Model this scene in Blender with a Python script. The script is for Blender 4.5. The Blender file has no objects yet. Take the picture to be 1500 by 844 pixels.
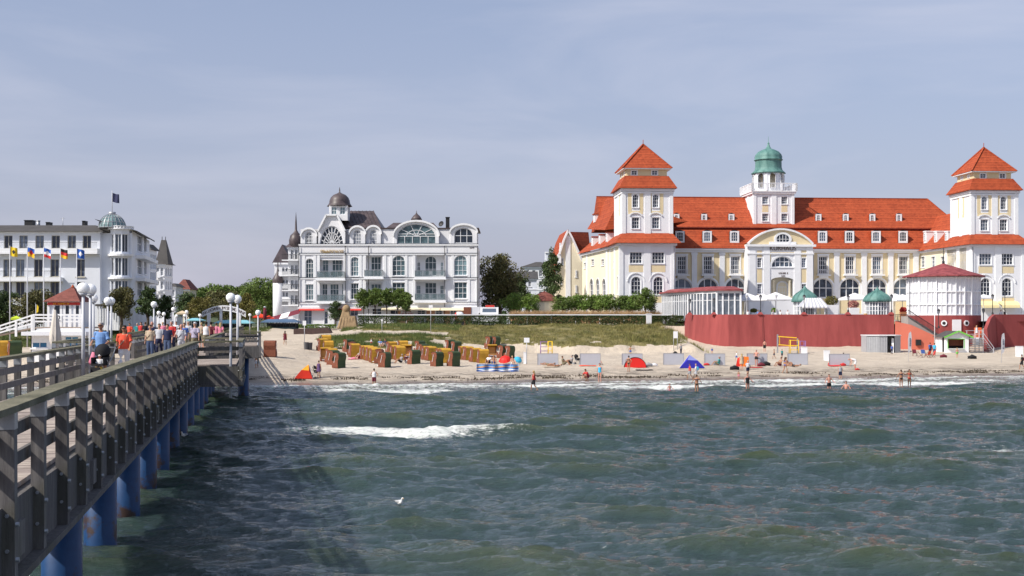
import bpy, bmesh, math, random
import numpy as np
from mathutils import Vector, Matrix
random.seed(7); np.random.seed(7)
R = math.radians
sc = bpy.context.scene
COL = sc.collection
# ------------------------------------------------------------------ camera, light, exposure
F = 1800.0            # focal length in pixels of the 1500 px wide photograph
HZ = 468.0            # row of the horizon in the photograph
EYE = 5.9             # eye height above the water
cam = bpy.data.cameras.new('camera'); co = bpy.data.objects.new('camera', cam); COL.objects.link(co)
co.location = (0, 0, EYE); co.rotation_euler = (R(90), 0, 0)
cam.sensor_width = 36; cam.lens = 36 * F / 1500; cam.shift_y = (HZ - 422) / 1500
cam.clip_start = 0.2; cam.clip_end = 9000
sc.camera = co
SUN_EL, SUN_FRONT = 43.0, 31.0           # the sun stands to the left, a little behind the camera
sd = Vector((-math.cos(R(SUN_FRONT)) * math.cos(R(SUN_EL)), -math.sin(R(SUN_FRONT)) * math.cos(R(SUN_EL)), math.sin(R(SUN_EL))))
sun = bpy.data.lights.new('sun', 'SUN'); so = bpy.data.objects.new('sun', sun); COL.objects.link(so)
sun.energy = 4.2; sun.angle = R(0.5); sun.color = (1.0, 0.94, 0.85)
so.rotation_euler = sd.to_track_quat('Z', 'Y').to_euler()
w = bpy.data.worlds.new('World'); sc.world = w; w.use_nodes = True
nt = w.node_tree; nt.nodes.clear()
wo = nt.nodes.new('ShaderNodeOutputWorld'); bg = nt.nodes.new('ShaderNodeBackground')
sk = nt.nodes.new('ShaderNodeTexSky'); sk.sky_type = 'NISHITA'; sk.sun_disc = False
sk.sun_elevation = R(SUN_EL); sk.sun_rotation = math.atan2(sd.x, sd.y)
sk.air_density = 1.0; sk.dust_density = 1.6; sk.ozone_density = 2.0
tc = nt.nodes.new('ShaderNodeTexCoord'); mp = nt.nodes.new('ShaderNodeMapping'); mp.inputs['Scale'].default_value = (1.0, 1.0, 5.0)
mp.inputs['Rotation'].default_value = (0, R(10), 0)
cn = nt.nodes.new('ShaderNodeTexNoise'); cn.inputs['Scale'].default_value = 2.6; cn.inputs['Detail'].default_value = 7; cn.inputs['Roughness'].default_value = .55
cn.inputs['Distortion'].default_value = .4
cr = nt.nodes.new('ShaderNodeValToRGB'); cr.color_ramp.elements[0].position = .44; cr.color_ramp.elements[1].position = .78
cr.color_ramp.elements[1].color = (.36, .36, .36, 1)
hs = nt.nodes.new('ShaderNodeHueSaturation'); hs.inputs['Saturation'].default_value = .96; hs.inputs['Value'].default_value = 1.28
mx = nt.nodes.new('ShaderNodeMix'); mx.data_type = 'RGBA'; mx.inputs[7].default_value = (7.0, 6.9, 7.7, 1)
veil = nt.nodes.new('ShaderNodeMix'); veil.data_type = 'RGBA'; veil.inputs[7].default_value = (3.8, 3.75, 5.1, 1)
sxyz = nt.nodes.new('ShaderNodeSeparateXYZ'); vr = nt.nodes.new('ShaderNodeMapRange'); vr.inputs[1].default_value = 0; vr.inputs[2].default_value = .42; vr.inputs[3].default_value = .80; vr.inputs[4].default_value = .12
L = nt.links.new
L(tc.outputs['Generated'], mp.inputs[0]); L(mp.outputs[0], cn.inputs['Vector']); L(cn.outputs[0], cr.inputs[0])
L(tc.outputs['Generated'], sxyz.inputs[0]); L(sxyz.outputs[2], vr.inputs[0]); L(vr.outputs[0], veil.inputs[0])
L(sk.outputs[0], hs.inputs['Color']); L(hs.outputs[0], veil.inputs[6]); L(veil.outputs[2], mx.inputs[6]); L(cr.outputs[0], mx.inputs[0])
L(mx.outputs[2], bg.inputs[0]); bg.inputs[1].default_value = .098
L(bg.outputs[0], wo.inputs[0])
sc.view_settings.view_transform = 'Standard'; sc.view_settings.look = 'None'; sc.view_settings.gamma = 1
sc.view_settings.use_curve_mapping = False
sc.view_settings.exposure = 0.25

# ------------------------------------------------------------------ materials
MATS = {}
def nodes_of(name):
 m = bpy.data.materials.new(name); m.use_nodes = True
 return m, m.node_tree, m.node_tree.nodes['Principled BSDF']
def N(t, typ, **kw):
 n = t.nodes.new(typ)
 for k, v in kw.items():
  if k in n.inputs: n.inputs[k].default_value = v
  else: setattr(n, k, v)
 return n
def mixc(t, f, a, b):
 m = t.nodes.new('ShaderNodeMix'); m.data_type = 'RGBA'
 for i, v in ((0, f), (6, a), (7, b)):
  if hasattr(v, 'is_output') or isinstance(v, bpy.types.NodeSocket): t.links.new(v, m.inputs[i])
  else: m.inputs[i].default_value = v if i == 0 else (*v[:3], 1)
 return m.outputs[2]
def ramp(t, src, a, b):
 r = t.nodes.new('ShaderNodeMapRange'); r.inputs[1].default_value = a; r.inputs[2].default_value = b
 t.links.new(src, r.inputs[0]); return r.outputs[0]
def mat(name, c, rough=.7, var=.14, scale=.6, bump=.0, bscale=30, metal=0, spec=.4, c2=None, rnd=0, island=False, streak=False):
 if name in MATS: return MATS[name]
 m, t, p = nodes_of(name)
 co_ = N(t, 'ShaderNodeTexCoord').outputs['Object']
 n = N(t, 'ShaderNodeTexNoise', Scale=scale, Detail=8.0, Roughness=.65)
 if streak:
  mpp = N(t, 'ShaderNodeMapping'); mpp.inputs['Scale'].default_value = (1, 1, .18); t.links.new(co_, mpp.inputs[0]); t.links.new(mpp.outputs[0], n.inputs['Vector'])
 else: t.links.new(co_, n.inputs['Vector'])
 lo = [x * (1 - var) for x in c]; hi = [min(1, x * (1 + var)) for x in c]
 if c2: hi = c2
 f = ramp(t, n.outputs[0], .3, .7)
 col = mixc(t, f, lo, hi)
 if rnd:
  src = N(t, 'ShaderNodeNewGeometry').outputs['Random Per Island'] if island else N(t, 'ShaderNodeObjectInfo').outputs['Random']
  r = ramp(t, src, 0, 1)
  vm = t.nodes.new('ShaderNodeHueSaturation'); mr = t.nodes.new('ShaderNodeMapRange')
  mr.inputs[3].default_value = 1 - rnd; mr.inputs[4].default_value = 1 + rnd; t.links.new(r, mr.inputs[0])
  t.links.new(mr.outputs[0], vm.inputs['Value']); t.links.new(col, vm.inputs['Color'])
  if island:
   mh = t.nodes.new('ShaderNodeMapRange'); mh.inputs[3].default_value = .485; mh.inputs[4].default_value = .515
   t.links.new(r, mh.inputs[0]); t.links.new(mh.outputs[0], vm.inputs['Hue'])
  col = vm.outputs[0]
 t.links.new(col, p.inputs['Base Color'])
 p.inputs['Roughness'].default_value = rough; p.inputs['Metallic'].default_value = metal; p.inputs['Specular IOR Level'].default_value = spec
 if bump:
  b = N(t, 'ShaderNodeTexNoise', Scale=bscale, Detail=5.0); t.links.new(co_, b.inputs['Vector'])
  bm_ = N(t, 'ShaderNodeBump', Strength=bump, Distance=.05); t.links.new(b.outputs[0], bm_.inputs['Height']); t.links.new(bm_.outputs[0], p.inputs['Normal'])
 MATS[name] = m; return m
def tilemat(name, c, c2, step=.33, band=1.0):
 m, t, p = nodes_of(name); co_ = N(t, 'ShaderNodeTexCoord').outputs['Object']
 sx = N(t, 'ShaderNodeSeparateXYZ'); t.links.new(co_, sx.inputs[0])
 n = N(t, 'ShaderNodeTexNoise', Scale=.35, Detail=9.0, Roughness=.7); t.links.new(co_, n.inputs['Vector'])
 col = mixc(t, ramp(t, n.outputs[0], .3, .7), c, c2)
 # courses of tiles: a saw-tooth in height, and every few courses a stronger line
 def frac(div):
  a = N(t, 'ShaderNodeMath', operation='DIVIDE'); t.links.new(sx.outputs[2], a.inputs[0]); a.inputs[1].default_value = div
  b = N(t, 'ShaderNodeMath', operation='FRACT'); t.links.new(a.outputs[0], b.inputs[0]); return b.outputs[0]
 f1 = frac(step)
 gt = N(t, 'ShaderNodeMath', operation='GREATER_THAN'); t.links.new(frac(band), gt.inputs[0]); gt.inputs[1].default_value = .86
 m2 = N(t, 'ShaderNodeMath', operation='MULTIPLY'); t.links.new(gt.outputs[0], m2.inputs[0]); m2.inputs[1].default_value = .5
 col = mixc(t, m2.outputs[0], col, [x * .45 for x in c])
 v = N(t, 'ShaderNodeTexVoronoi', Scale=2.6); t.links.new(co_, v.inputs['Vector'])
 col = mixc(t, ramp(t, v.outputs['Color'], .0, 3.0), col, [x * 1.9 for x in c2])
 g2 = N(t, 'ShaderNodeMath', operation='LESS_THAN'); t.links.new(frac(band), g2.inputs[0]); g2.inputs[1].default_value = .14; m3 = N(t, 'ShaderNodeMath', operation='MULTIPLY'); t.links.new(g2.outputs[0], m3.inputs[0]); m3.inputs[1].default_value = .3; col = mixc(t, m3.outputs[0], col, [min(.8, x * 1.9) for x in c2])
 t.links.new(col, p.inputs['Base Color']); p.inputs['Roughness'].default_value = .75; p.inputs['Specular IOR Level'].default_value = .25
 b = N(t, 'ShaderNodeBump', Strength=.7, Distance=.06); t.links.new(f1, b.inputs['Height']); t.links.new(b.outputs[0], p.inputs['Normal'])
 MATS[name] = m; return m
def glassmat(name, c, c2, rough=.08):
 m, t, p = nodes_of(name)
 oi = N(t, 'ShaderNodeObjectInfo').outputs['Random']; co_ = N(t, 'ShaderNodeTexCoord').outputs['Object']
 n = N(t, 'ShaderNodeTexNoise', Scale=1.3, Detail=2.0); t.links.new(co_, n.inputs['Vector'])
 a = N(t, 'ShaderNodeMath', operation='ADD'); t.links.new(oi, a.inputs[0]); t.links.new(n.outputs[0], a.inputs[1])
 t.links.new(mixc(t, ramp(t, a.outputs[0], .85, 1.5), c, c2), p.inputs['Base Color'])
 p.inputs['Roughness'].default_value = rough; p.inputs['IOR'].default_value = 1.5
 MATS[name] = m; return m

M = {}
M['white'] = mat('white_plaster', (.78, .785, .81), .8, .045, .5, .08, 3, streak=True)
M['white2'] = mat('bluish_white_plaster', (.74, .77, .83), .8, .05, .4, .06, 3, streak=True)
M['trim'] = mat('white_trim_paint', (.80, .81, .83), .6, .05, .8)
M['cream'] = mat('cream_plaster', (.72, .60, .38), .85, .08, .4, .06, 3, streak=True)
M['palecream'] = mat('pale_cream_plaster', (.80, .72, .54), .85, .06, .4, .06, 3, streak=True)
M['tile'] = tilemat('red_roof_tile', (.21, .034, .013), (.36, .072, .027))
M['tile2'] = tilemat('dull_red_tile', (.12, .036, .030), (.20, .070, .055), .3, .6)
M['maroontin'] = mat('weathered_maroon_roof', (.20, .03, .035), .6, .35, 1.2, c2=(.40, .10, .10))
M['darktin'] = mat('standing_seam_dark_roof', (.055, .042, .045), .45, .3, .9, c2=(.13, .10, .10))
M['greyslate'] = mat('dark_grey_roof', (.075, .07, .068), .8, .2, .8)
M['copper'] = mat('green_copper', (.055, .18, .165), .6, .3, .9, c2=(.17, .33, .295), streak=True)
M['glass'] = glassmat('window_glass', (.018, .026, .042), (.12, .16, .22))
M['glassteal'] = glassmat('teal_window_glass', (.03, .06, .075), (.20, .30, .33))
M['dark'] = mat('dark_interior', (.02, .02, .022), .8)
M['redwall'] = mat('red_plaster_wall', (.27, .050, .049), .85, .22, .5, .15, 2, c2=(.38, .082, .077), streak=True)
M['salmon'] = mat('salmon_plaster_wall', (.62, .17, .11), .85, .1, .3, .1, 2)
M['wood'] = mat('weathered_grey_timber', (.10, .095, .10), .85, .4, 1.6, .5, 24, c2=(.20, .185, .17), rnd=.18)
M['handrail'] = mat('algae_stained_handrail', (.10, .10, .055), .85, .3, 1.1, .5, 24, c2=(.24, .22, .15))
M['deck'] = mat('pale_deck_boards', (.33, .27, .235), .85, .2, 1.5, .2, 20, c2=(.46, .39, .34), rnd=.25, island=True)
M['galv'] = mat('galvanised_steel', (.42, .43, .45), .5, .15, 8, metal=.6)
M['bluepile'] = mat('blue_painted_pile', (.012, .07, .24), .5, .3, .5, .1, 6, c2=(.02, .13, .36))
M['rust'] = mat('rust', (.14, .05, .03), .9, .4, 4, .3, 20, c2=(.25, .12, .08))
M['lampwhite'] = mat('milky_globe', (.9, .9, .9), .25, .02)
p_ = M['lampwhite'].node_tree.nodes['Principled BSDF']; p_.inputs['Subsurface Weight'].default_value = 1; p_.inputs['Subsurface Radius'].default_value = (.3, .3, .3); p_.inputs['Subsurface Scale'].default_value = 1
M['pole'] = mat('pale_grey_pole', (.55, .56, .60), .45, .06)
M['black'] = mat('black_paint', (.02, .02, .022), .5, .2)
M['bark'] = mat('bark', (.10, .075, .055), .9, .3, 4, .4, 12)
M['canvas'] = mat('white_canvas', (.80, .79, .80), .85, .04, 1)
M['greycanvas'] = mat('grey_screen_cloth', (.44, .45, .50), .85, .06, 1)
M['wicker'] = mat('brown_wicker', (.20, .065, .035), .8, .35, 9, .4, 40)
M['yellow'] = mat('yellow_hood', (.56, .31, .035), .75, .2, 2)
M['green'] = mat('green_hood', (.045, .075, .03), .7, .2, 2)
M['stripe'] = mat('orange_seat_fabric', (.62, .34, .12), .8, .2, 6)
def col(name, c, rough=.75, **k): return mat(name, c, rough, **k)
def leafmat(name, c, c2, rough=.6):
 m = mat(name, c, rough, .2, .5, c2=c2, rnd=.45, island=True, spec=.3)
 p = m.node_tree.nodes['Principled BSDF']
 p.inputs['Subsurface Weight'].default_value = 0
 return m
M['leaf'] = leafmat('green_leaves', (.075, .13, .025), (.17, .23, .05))
M['leafdark'] = leafmat('dark_green_leaves', (.040, .07, .024), (.09, .13, .04))
M['leafbrown'] = leafmat('olive_brown_leaves', (.07, .08, .028), (.16, .14, .05))
M['leafbright'] = leafmat('bright_green_leaves', (.10, .18, .026), (.21, .30, .055))
M['leafautumn'] = leafmat('yellowing_leaves', (.09, .10, .02), (.20, .16, .04))
M['reed'] = leafmat('tan_ornamental_grass', (.42, .25, .12), (.60, .40, .22))

# ------------------------------------------------------------------ mesh builder
def tag(o, label=None, cat=None, group=None, kind=None):
 if label: o['label'] = label
 if cat: o['category'] = cat
 if group: o['group'] = group
 if kind: o['kind'] = kind
 return o
class MB:
 def __init__(s, T=None): s.v = []; s.f = []; s.m = []; s.cm = 0; s.T = T; s.sm = []
 def add(s, pts, faces, smooth=False):
  b = len(s.v)
  if s.T: pts = [s.T(*p) for p in pts]
  s.v += [tuple(p) for p in pts]
  for f in faces: s.f.append([b + i for i in f]); s.m.append(s.cm); s.sm.append(smooth)
  return s
 def box(s, x0, x1, y0, y1, z0, z1):
  return s.add([(x0, y0, z0), (x1, y0, z0), (x1, y1, z0), (x0, y1, z0), (x0, y0, z1), (x1, y0, z1), (x1, y1, z1), (x0, y1, z1)],
      [(0, 3, 2, 1), (4, 5, 6, 7), (0, 1, 5, 4), (1, 2, 6, 5), (2, 3, 7, 6), (3, 0, 4, 7)])
 def frust(s, b, t):   # b,t = (x0,x1,y0,y1,z)
  x0, x1, y0, y1, z = b; X0, X1, Y0, Y1, Z = t
  return s.add([(x0, y0, z), (x1, y0, z), (x1, y1, z), (x0, y1, z), (X0, Y0, Z), (X1, Y0, Z), (X1, Y1, Z), (X0, Y1, Z)],
      [(0, 3, 2, 1), (4, 5, 6, 7), (0, 1, 5, 4), (1, 2, 6, 5), (2, 3, 7, 6), (3, 0, 4, 7)])
 def poly(s, pts): return s.add(pts, [tuple(range(len(pts)))])
 def beam(s, a, b, wd, h=None, up=(0, 0, 1)):
  h = h or wd; a = Vector(a); b = Vector(b); d = (b - a).normalized(); up = Vector(up)
  if abs(d.dot(up)) > .99: up = Vector((0, 1, 0))
  x = d.cross(up).normalized() * wd / 2; y = x.cross(d).normalized() * h / 2
  P = [a - x - y, a + x - y, a + x + y, a - x + y, b - x - y, b + x - y, b + x + y, b - x + y]
  return s.add([tuple(p) for p in P], [(0, 3, 2, 1), (4, 5, 6, 7), (0, 1, 5, 4), (1, 2, 6, 5), (2, 3, 7, 6), (3, 0, 4, 7)])
 def tube(s, pts, r, n=8, cap=True, smooth=True):
  pts = [Vector(p) for p in pts]; rr = r if isinstance(r, (list, tuple)) else [r] * len(pts); V = []; Fs = []
  for i, p in enumerate(pts):
   d = (pts[min(i + 1, len(pts) - 1)] - pts[max(i - 1, 0)]).normalized()
   u = Vector((0, 0, 1)) if abs(d.z) < .9 else Vector((0, 1, 0))
   a = d.cross(u).normalized(); b = a.cross(d).normalized()
   rx, ry = rr[i] if isinstance(rr[i], (list, tuple)) else (rr[i], rr[i])
   for k in range(n):
    t = 2 * math.pi * k / n; V.append(tuple(p + a * math.cos(t) * rx + b * math.sin(t) * ry))
  for i in range(len(pts) - 1):
   for k in range(n): Fs.append((i * n + k, i * n + (k + 1) % n, (i + 1) * n + (k + 1) % n, (i + 1) * n + k))
  s.add(V, Fs, smooth)
  if cap:
   b0 = len(s.v) - len(V)
   for base, rev in ((b0, False), (b0 + (len(pts) - 1) * n, True)):
    f = [base + k for k in range(n)]; s.f.append(f if rev else f[::-1]); s.m.append(s.cm); s.sm.append(False)
  return s
 def cyl(s, x, y, z0, z1, r, n=12, r2=None): return s.tube([(x, y, z0), (x, y, z1)], [r, r if r2 is None else max(r2, .001)], n)
 def lathe(s, x, y, prof, n=16, smooth=True, a0=0, a1=2 * math.pi, sx=1, sy=1):
  full = abs(a1 - a0 - 2 * math.pi) < 1e-6; k = n if full else n + 1; V = []; Fs = []
  for (r, z) in prof:
   for i in range(k):
    t = a0 + (a1 - a0) * i / n; V.append((x + r * math.cos(t) * sx, y + r * math.sin(t) * sy, z))
  for j in range(len(prof) - 1):
   for i in range(n):
    i2 = (i + 1) % k if full else i + 1
    Fs.append((j * k + i, j * k + i2, (j + 1) * k + i2, (j + 1) * k + i))
  return s.add(V, Fs, smooth)
 def sphere(s, x, y, z, r, n=12, sx=1, sy=1, sz=1):
  pr = [(max(.0005, r * math.sin(math.pi * i / (n // 2 + 2))), z - r * sz * math.cos(math.pi * i / (n // 2 + 2))) for i in range(n // 2 + 3)]
  return s.lathe(x, y, pr, n, True, sx=sx, sy=sy)
 def prism(s, pts2, y0, y1, plane='xz'):
  n = len(pts2)
  if plane == 'xz': A = [(x, y0, z) for x, z in pts2]; B = [(x, y1, z) for x, z in pts2]
  elif plane == 'yz': A = [(y0, x, z) for x, z in pts2]; B = [(y1, x, z) for x, z in pts2]
  else: A = [(x, z, y0) for x, z in pts2]; B = [(x, z, y1) for x, z in pts2]
  return s.add(A + B, [tuple(range(n)), tuple(range(2 * n - 1, n - 1, -1))] + [(i, i + n, (i + 1) % n + n, (i + 1) % n) for i in range(n)])
 def build(s, name, material, parent=None, loc=None, rz=None, fixn=True):
  me = bpy.data.meshes.new(name); me.from_pydata(s.v, [], s.f)
  mats = material if isinstance(material, (list, tuple)) else [material]
  for m in mats: me.materials.append(M[m] if isinstance(m, str) else m)
  if len(mats) > 1: me.polygons.foreach_set('material_index', s.m)
  if any(s.sm): me.polygons.foreach_set('use_smooth', s.sm)
  if fixn and len(s.f) < 20000:
   bm = bmesh.new(); bm.from_mesh(me); bmesh.ops.recalc_face_normals(bm, faces=bm.faces); bm.to_mesh(me); bm.free()
  me.update()
  o = bpy.data.objects.new(name, me); COL.objects.link(o)
  if parent: o.parent = parent
  if loc: o.location = loc
  if rz is not None: o.rotation_euler = (0, 0, rz)
  return o
def empty(name, loc=(0, 0, 0), rz=0, label=None, cat=None, group=None):
 o = bpy.data.objects.new(name, None); COL.objects.link(o); o.location = loc; o.rotation_euler = (0, 0, rz); o.empty_display_size = .5
 return tag(o, label, cat, group)
def copy_tree(o, parent=None):
 c = o.copy(); COL.objects.link(c); c.parent = parent
 for ch in list(o.children): copy_tree(ch, c)
 return c
ORD = ['', 'first', 'second', 'third', 'fourth', 'fifth', 'sixth', 'seventh', 'eighth', 'ninth', 'tenth', 'eleventh', 'twelfth', 'thirteenth', 'fourteenth', 'fifteenth', 'sixteenth', 'seventeenth', 'eighteenth', 'nineteenth', 'twentieth']
def X(px, Y): return (px - 750) / F * Y
def Z(py, Y): return EYE - (py - HZ) / F * Y
def text_mesh(s, size, extrude=.02):
 cu = bpy.data.curves.new('t', 'FONT'); cu.body = s; cu.size = size; cu.extrude = extrude; cu.align_x = 'CENTER'; cu.align_y = 'CENTER'
 o = bpy.data.objects.new('t', cu); COL.objects.link(o); dg = bpy.context.evaluated_depsgraph_get(); dg.update()
 me = bpy.data.meshes.new_from_object(o.evaluated_get(dg)); COL.objects.unlink(o); bpy.data.objects.remove(o); me.materials.clear(); return me
def text(s, name, size, material, parent, loc, rz=0, extrude=.02, width=None, tilt=90):
 me = text_mesh(s, size, extrude); me.materials.append(M[material] if isinstance(material, str) else material)
 o = bpy.data.objects.new(name, me); COL.objects.link(o); o.parent = parent; o.location = loc; o.rotation_euler = (R(tilt), 0, rz)
 if width:
  xs = [v.co.x for v in me.vertices]; k = width / (max(xs) - min(xs)); o.scale = (k, 1, 1)
 return o

def strokes(name, parent, o, x0, x1, z0, z1, y, material, seed=1, vert=False):
 # lettering too small to read in the photograph: short upright and level strokes
 rn = random.Random(seed); m = MB(); h = z1 - z0; x = x0; w_ = h * .62
 while x + w_ < x1:
  for k in range(rn.choice((2, 2, 3))): a = x + w_ * .8 * rn.random() * .8; m.box(a, a + h * .16, y - .02, y, z0, z1)
  for k in range(rn.choice((1, 2))): b = z0 + h * rn.choice((0, .42, .84)); m.box(x, x + w_ * .75, y - .021, y - .001, b, b + h * .15)
  x += w_ * (1.15 if rn.random() < .85 else 1.9)
 ob = m.build(name, material, parent); ob.location = o
 if vert: ob.rotation_euler = (0, R(90), 0)
 return ob
# ------------------------------------------------------------------ walls with real openings
class Frame:
 def __init__(s, ox, oy, z0, deg=0):
  s.ox, s.oy, s.z0, s.a = ox, oy, z0, R(deg); s.ux, s.uy = math.cos(s.a), math.sin(s.a); s.vx, s.vy = -s.uy, s.ux
 def w(s, x, y, z=0): return (s.ox + x * s.ux + y * s.vx, s.oy + x * s.uy + y * s.vy, s.z0 + z)
 def lx(s, px, ly):
  t = (px - 750) / F; return (t * (s.oy + ly * s.vy) - s.ox - ly * s.vx) / (s.ux - t * s.uy)
 def lz(s, py, lx, ly): Y = s.w(lx, ly)[1]; return Z(py, Y) - s.z0
 def root(s, name, label, cat, group=None): return empty(name, (s.ox, s.oy, s.z0), s.a, label, cat, group)
class Wall:      # seen from outside A is left, B is right; u runs along, d goes inward
 def __init__(s, fr, A, B):
  s.fr = fr; s.A = A; s.B = B; dx, dy = B[0] - A[0], B[1] - A[1]; s.L = math.hypot(dx, dy); s.d = (dx / s.L, dy / s.L); s.n = (-s.d[1], s.d[0])
 def T(s, u, d, z): return (s.A[0] + s.d[0] * u + s.n[0] * d, s.A[1] + s.d[1] * u + s.n[1] * d, z)
 def u(s, px):
  fr = s.fr; t = (px - 750) / F
  ax, ay, _ = fr.w(*s.A); bx, by, _ = fr.w(*s.B); ex, ey = (bx - ax) / s.L, (by - ay) / s.L
  return (t * ay - ax) / (ex - t * ey)
 def z(s, py, u): p = s.T(u, 0, 0); return s.fr.lz(py, p[0], p[1])
 def op(s, px, wpx, pt, pb, arch=0, d=0):
  u0 = s.u(px - wpx / 2); u1 = s.u(px + wpx / 2); uc = (u0 + u1) / 2; wd = abs(u1 - u0)
  zt, zb = s.z(pt, uc), s.z(pb, uc); rise = arch * wd / 2
  return (uc, wd, zb, zt, min(rise, zt - zb))
def outline(op, inset=0, n=10):
 uc, wd, zb, zt, rise = op; h = wd / 2 - inset; zs = zt - rise; P = [(uc - h, zb + inset), (uc + h, zb + inset)]
 if rise < .02: return P + [(uc + h, zt - inset), (uc - h, zt - inset)]
 rr = max(.02, rise - inset)
 for i in range(n + 1): t = math.pi * i / n; P.append((uc + h * math.cos(t), zs + rr * math.sin(t)))
 return P
def facade(mb, W, u0, u1, z0, z1, ops, depth=.28, d0=0):
 T = lambda u, d, z: W.T(u, d + d0, z)
 us = sorted(set([u0, u1] + [o[0] - o[1] / 2 for o in ops] + [o[0] + o[1] / 2 for o in ops])); zs = sorted(set([z0, z1] + [o[2] for o in ops] + [o[3] for o in ops]))
 us = [u for u in us if u0 - 1e-6 <= u <= u1 + 1e-6]; zs = [z for z in zs if z0 - 1e-6 <= z <= z1 + 1e-6]
 for i in range(len(us) - 1):
  for j in range(len(zs) - 1):
   a, b, c, e = us[i], us[i + 1], zs[j], zs[j + 1]
   if b - a < 1e-5 or e - c < 1e-5: continue
   cu, cz = (a + b) / 2, (c + e) / 2
   if any(abs(cu - o[0]) < o[1] / 2 and o[2] < cz < o[3] for o in ops): continue
   mb.poly([T(a, 0, c), T(b, 0, c), T(b, 0, e), T(a, 0, e)])
 for o in ops:
  uc, wd, zb, zt, rise = o; P = outline(o)
  if rise >= .02:
   top = P[2:]; m = len(top) // 2
   mb.poly([T(uc + wd / 2, 0, zt)] + [T(u, 0, z) for u, z in top[:m + 1]][::-1])
   mb.poly([T(uc - wd / 2, 0, zt)] + [T(u, 0, z) for u, z in top[m:]][::-1])
  n = len(P)
  for i in range(n):
   a, b = P[i], P[(i + 1) % n]
   mb.poly([T(a[0], 0, a[1]), T(b[0], 0, b[1]), T(b[0], depth, b[1]), T(a[0], depth, a[1])])
def ring(mb, T, P, Q, d0, d1):
 n = len(P)
 for i in range(n):
  j = (i + 1) % n
  mb.poly([T(P[i][0], d0, P[i][1]), T(P[j][0], d0, P[j][1]), T(Q[j][0], d0, Q[j][1]), T(Q[i][0], d0, Q[i][1])])
  mb.poly([T(Q[i][0], d0, Q[i][1]), T(Q[j][0], d0, Q[j][1]), T(Q[j][0], d1, Q[j][1]), T(Q[i][0], d1, Q[i][1])])
  mb.poly([T(P[i][0], d0, P[i][1]), T(P[j][0], d0, P[j][1]), T(P[j][0], d1, P[j][1]), T(P[i][0], d1, P[i][1])])
def wbox(mb, W, u0, u1, d0, d1, z0, z1):
 P = [W.T(u0, d0, z0), W.T(u1, d0, z0), W.T(u1, d1, z0), W.T(u0, d1, z0), W.T(u0, d0, z1), W.T(u1, d0, z1), W.T(u1, d1, z1), W.T(u0, d1, z1)]
 mb.add(P, [(0, 3, 2, 1), (4, 5, 6, 7), (0, 1, 5, 4), (1, 2, 6, 5), (2, 3, 7, 6), (3, 0, 4, 7)])
def window(root, W, op, nv=2, nh=3, fw=.09, bw=.06, frame='trim', pane='glass', sill=True, surround=0, depth=.28, fan=0, d0=0, name='window'):
 uc, wd, zb, zt, rise = op; P = outline(op); Q = outline(op, fw); mb = MB()
 T = lambda u, d, z: W.T(u, d + d0, z)
 ring(mb, T, P, Q, depth - .14, depth)
 zs = zt - rise
 def ztop(u):
  if rise < .02: return zt - fw
  x = min(1, abs(u - uc) / (wd / 2)); return zs + rise * math.sqrt(max(0, 1 - x * x)) - fw * .5
 for k in range(1, nv):
  u = uc - wd / 2 + wd * k / nv
  if fan: wbox(mb, W, u - bw / 2, u + bw / 2, d0 + depth - .12, d0 + depth, zb, zs)
  else: wbox(mb, W, u - bw / 2, u + bw / 2, d0 + depth - .12, d0 + depth, zb, ztop(u))
 for k in range(1, nh):
  z = zb + (zt - zb) * k / nh; h = wd / 2
  if z > zs and rise > .02: h = wd / 2 * math.sqrt(max(0, 1 - ((z - zs) / rise) ** 2))
  wbox(mb, W, uc - h + .01, uc + h - .01, d0 + depth - .115, d0 + depth, z - bw / 2, z + bw / 2)
 if fan:
  wbox(mb, W, uc - wd / 2 + .01, uc + wd / 2 - .01, d0 + depth - .115, d0 + depth, zs - bw / 2, zs + bw / 2)
  for k in range(1, fan):
   t = math.pi * k / fan
   mb.beam(T(uc, depth - .06, zs), T(uc + wd / 2 * .96 * math.cos(t), depth - .06, zs + rise * .96 * math.sin(t)), bw, bw)
  for rr in ((.5,) if fan < 6 else (.33, .66)):
   pts = [T(uc + wd / 2 * rr * math.cos(math.pi * k / 12), depth - .06, zs + rise * rr * math.sin(math.pi * k / 12)) for k in range(13)]
   for a, b in zip(pts, pts[1:]): mb.beam(a, b, bw, bw)
 if surround:
  S = outline((uc, wd + 2 * surround, zb - surround * .5, zt + surround, (rise + surround) if rise > .02 else 0))
  P2 = outline((uc, wd, zb, zt, rise))
  if len(S) == len(P2): ring(mb, lambda u, d, z: W.T(u, d + d0, z), S, P2, -.07, 0)
 if sill: wbox(mb, W, uc - wd / 2 - .12, uc + wd / 2 + .12, d0 - .14, d0 + .05, zb - .14, zb + .005)
 f = mb.build(name, frame, root)
 mp_ = MB(); mp_.poly([T(u, depth - .04, z) for u, z in P]); mp_.build('pane', pane, f, fixn=False)
 return f

# ------------------------------------------------------------------ value noise
_rng = np.random.RandomState(11); _tab = _rng.rand(256, 256)
def vn(x, y):
 x = np.asarray(x, float); y = np.asarray(y, float); xi = np.floor(x).astype(int); yi = np.floor(y).astype(int); fx = x - xi; fy = y - yi
 fx = fx * fx * (3 - 2 * fx); fy = fy * fy * (3 - 2 * fy); g = lambda a, b: _tab[a & 255, b & 255]
 return (g(xi, yi) * (1 - fx) + g(xi + 1, yi) * fx) * (1 - fy) + (g(xi, yi + 1) * (1 - fx) + g(xi + 1, yi + 1) * fx) * fy
def fbm(x, y, o=4):
 s = 0; a = .5; t = 0
 for i in range(o): s = s + a * vn(np.asarray(x) * 2 ** i + 17 * i, np.asarray(y) * 2 ** i + 31 * i); t += a; a *= .5
 return s / t
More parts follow.
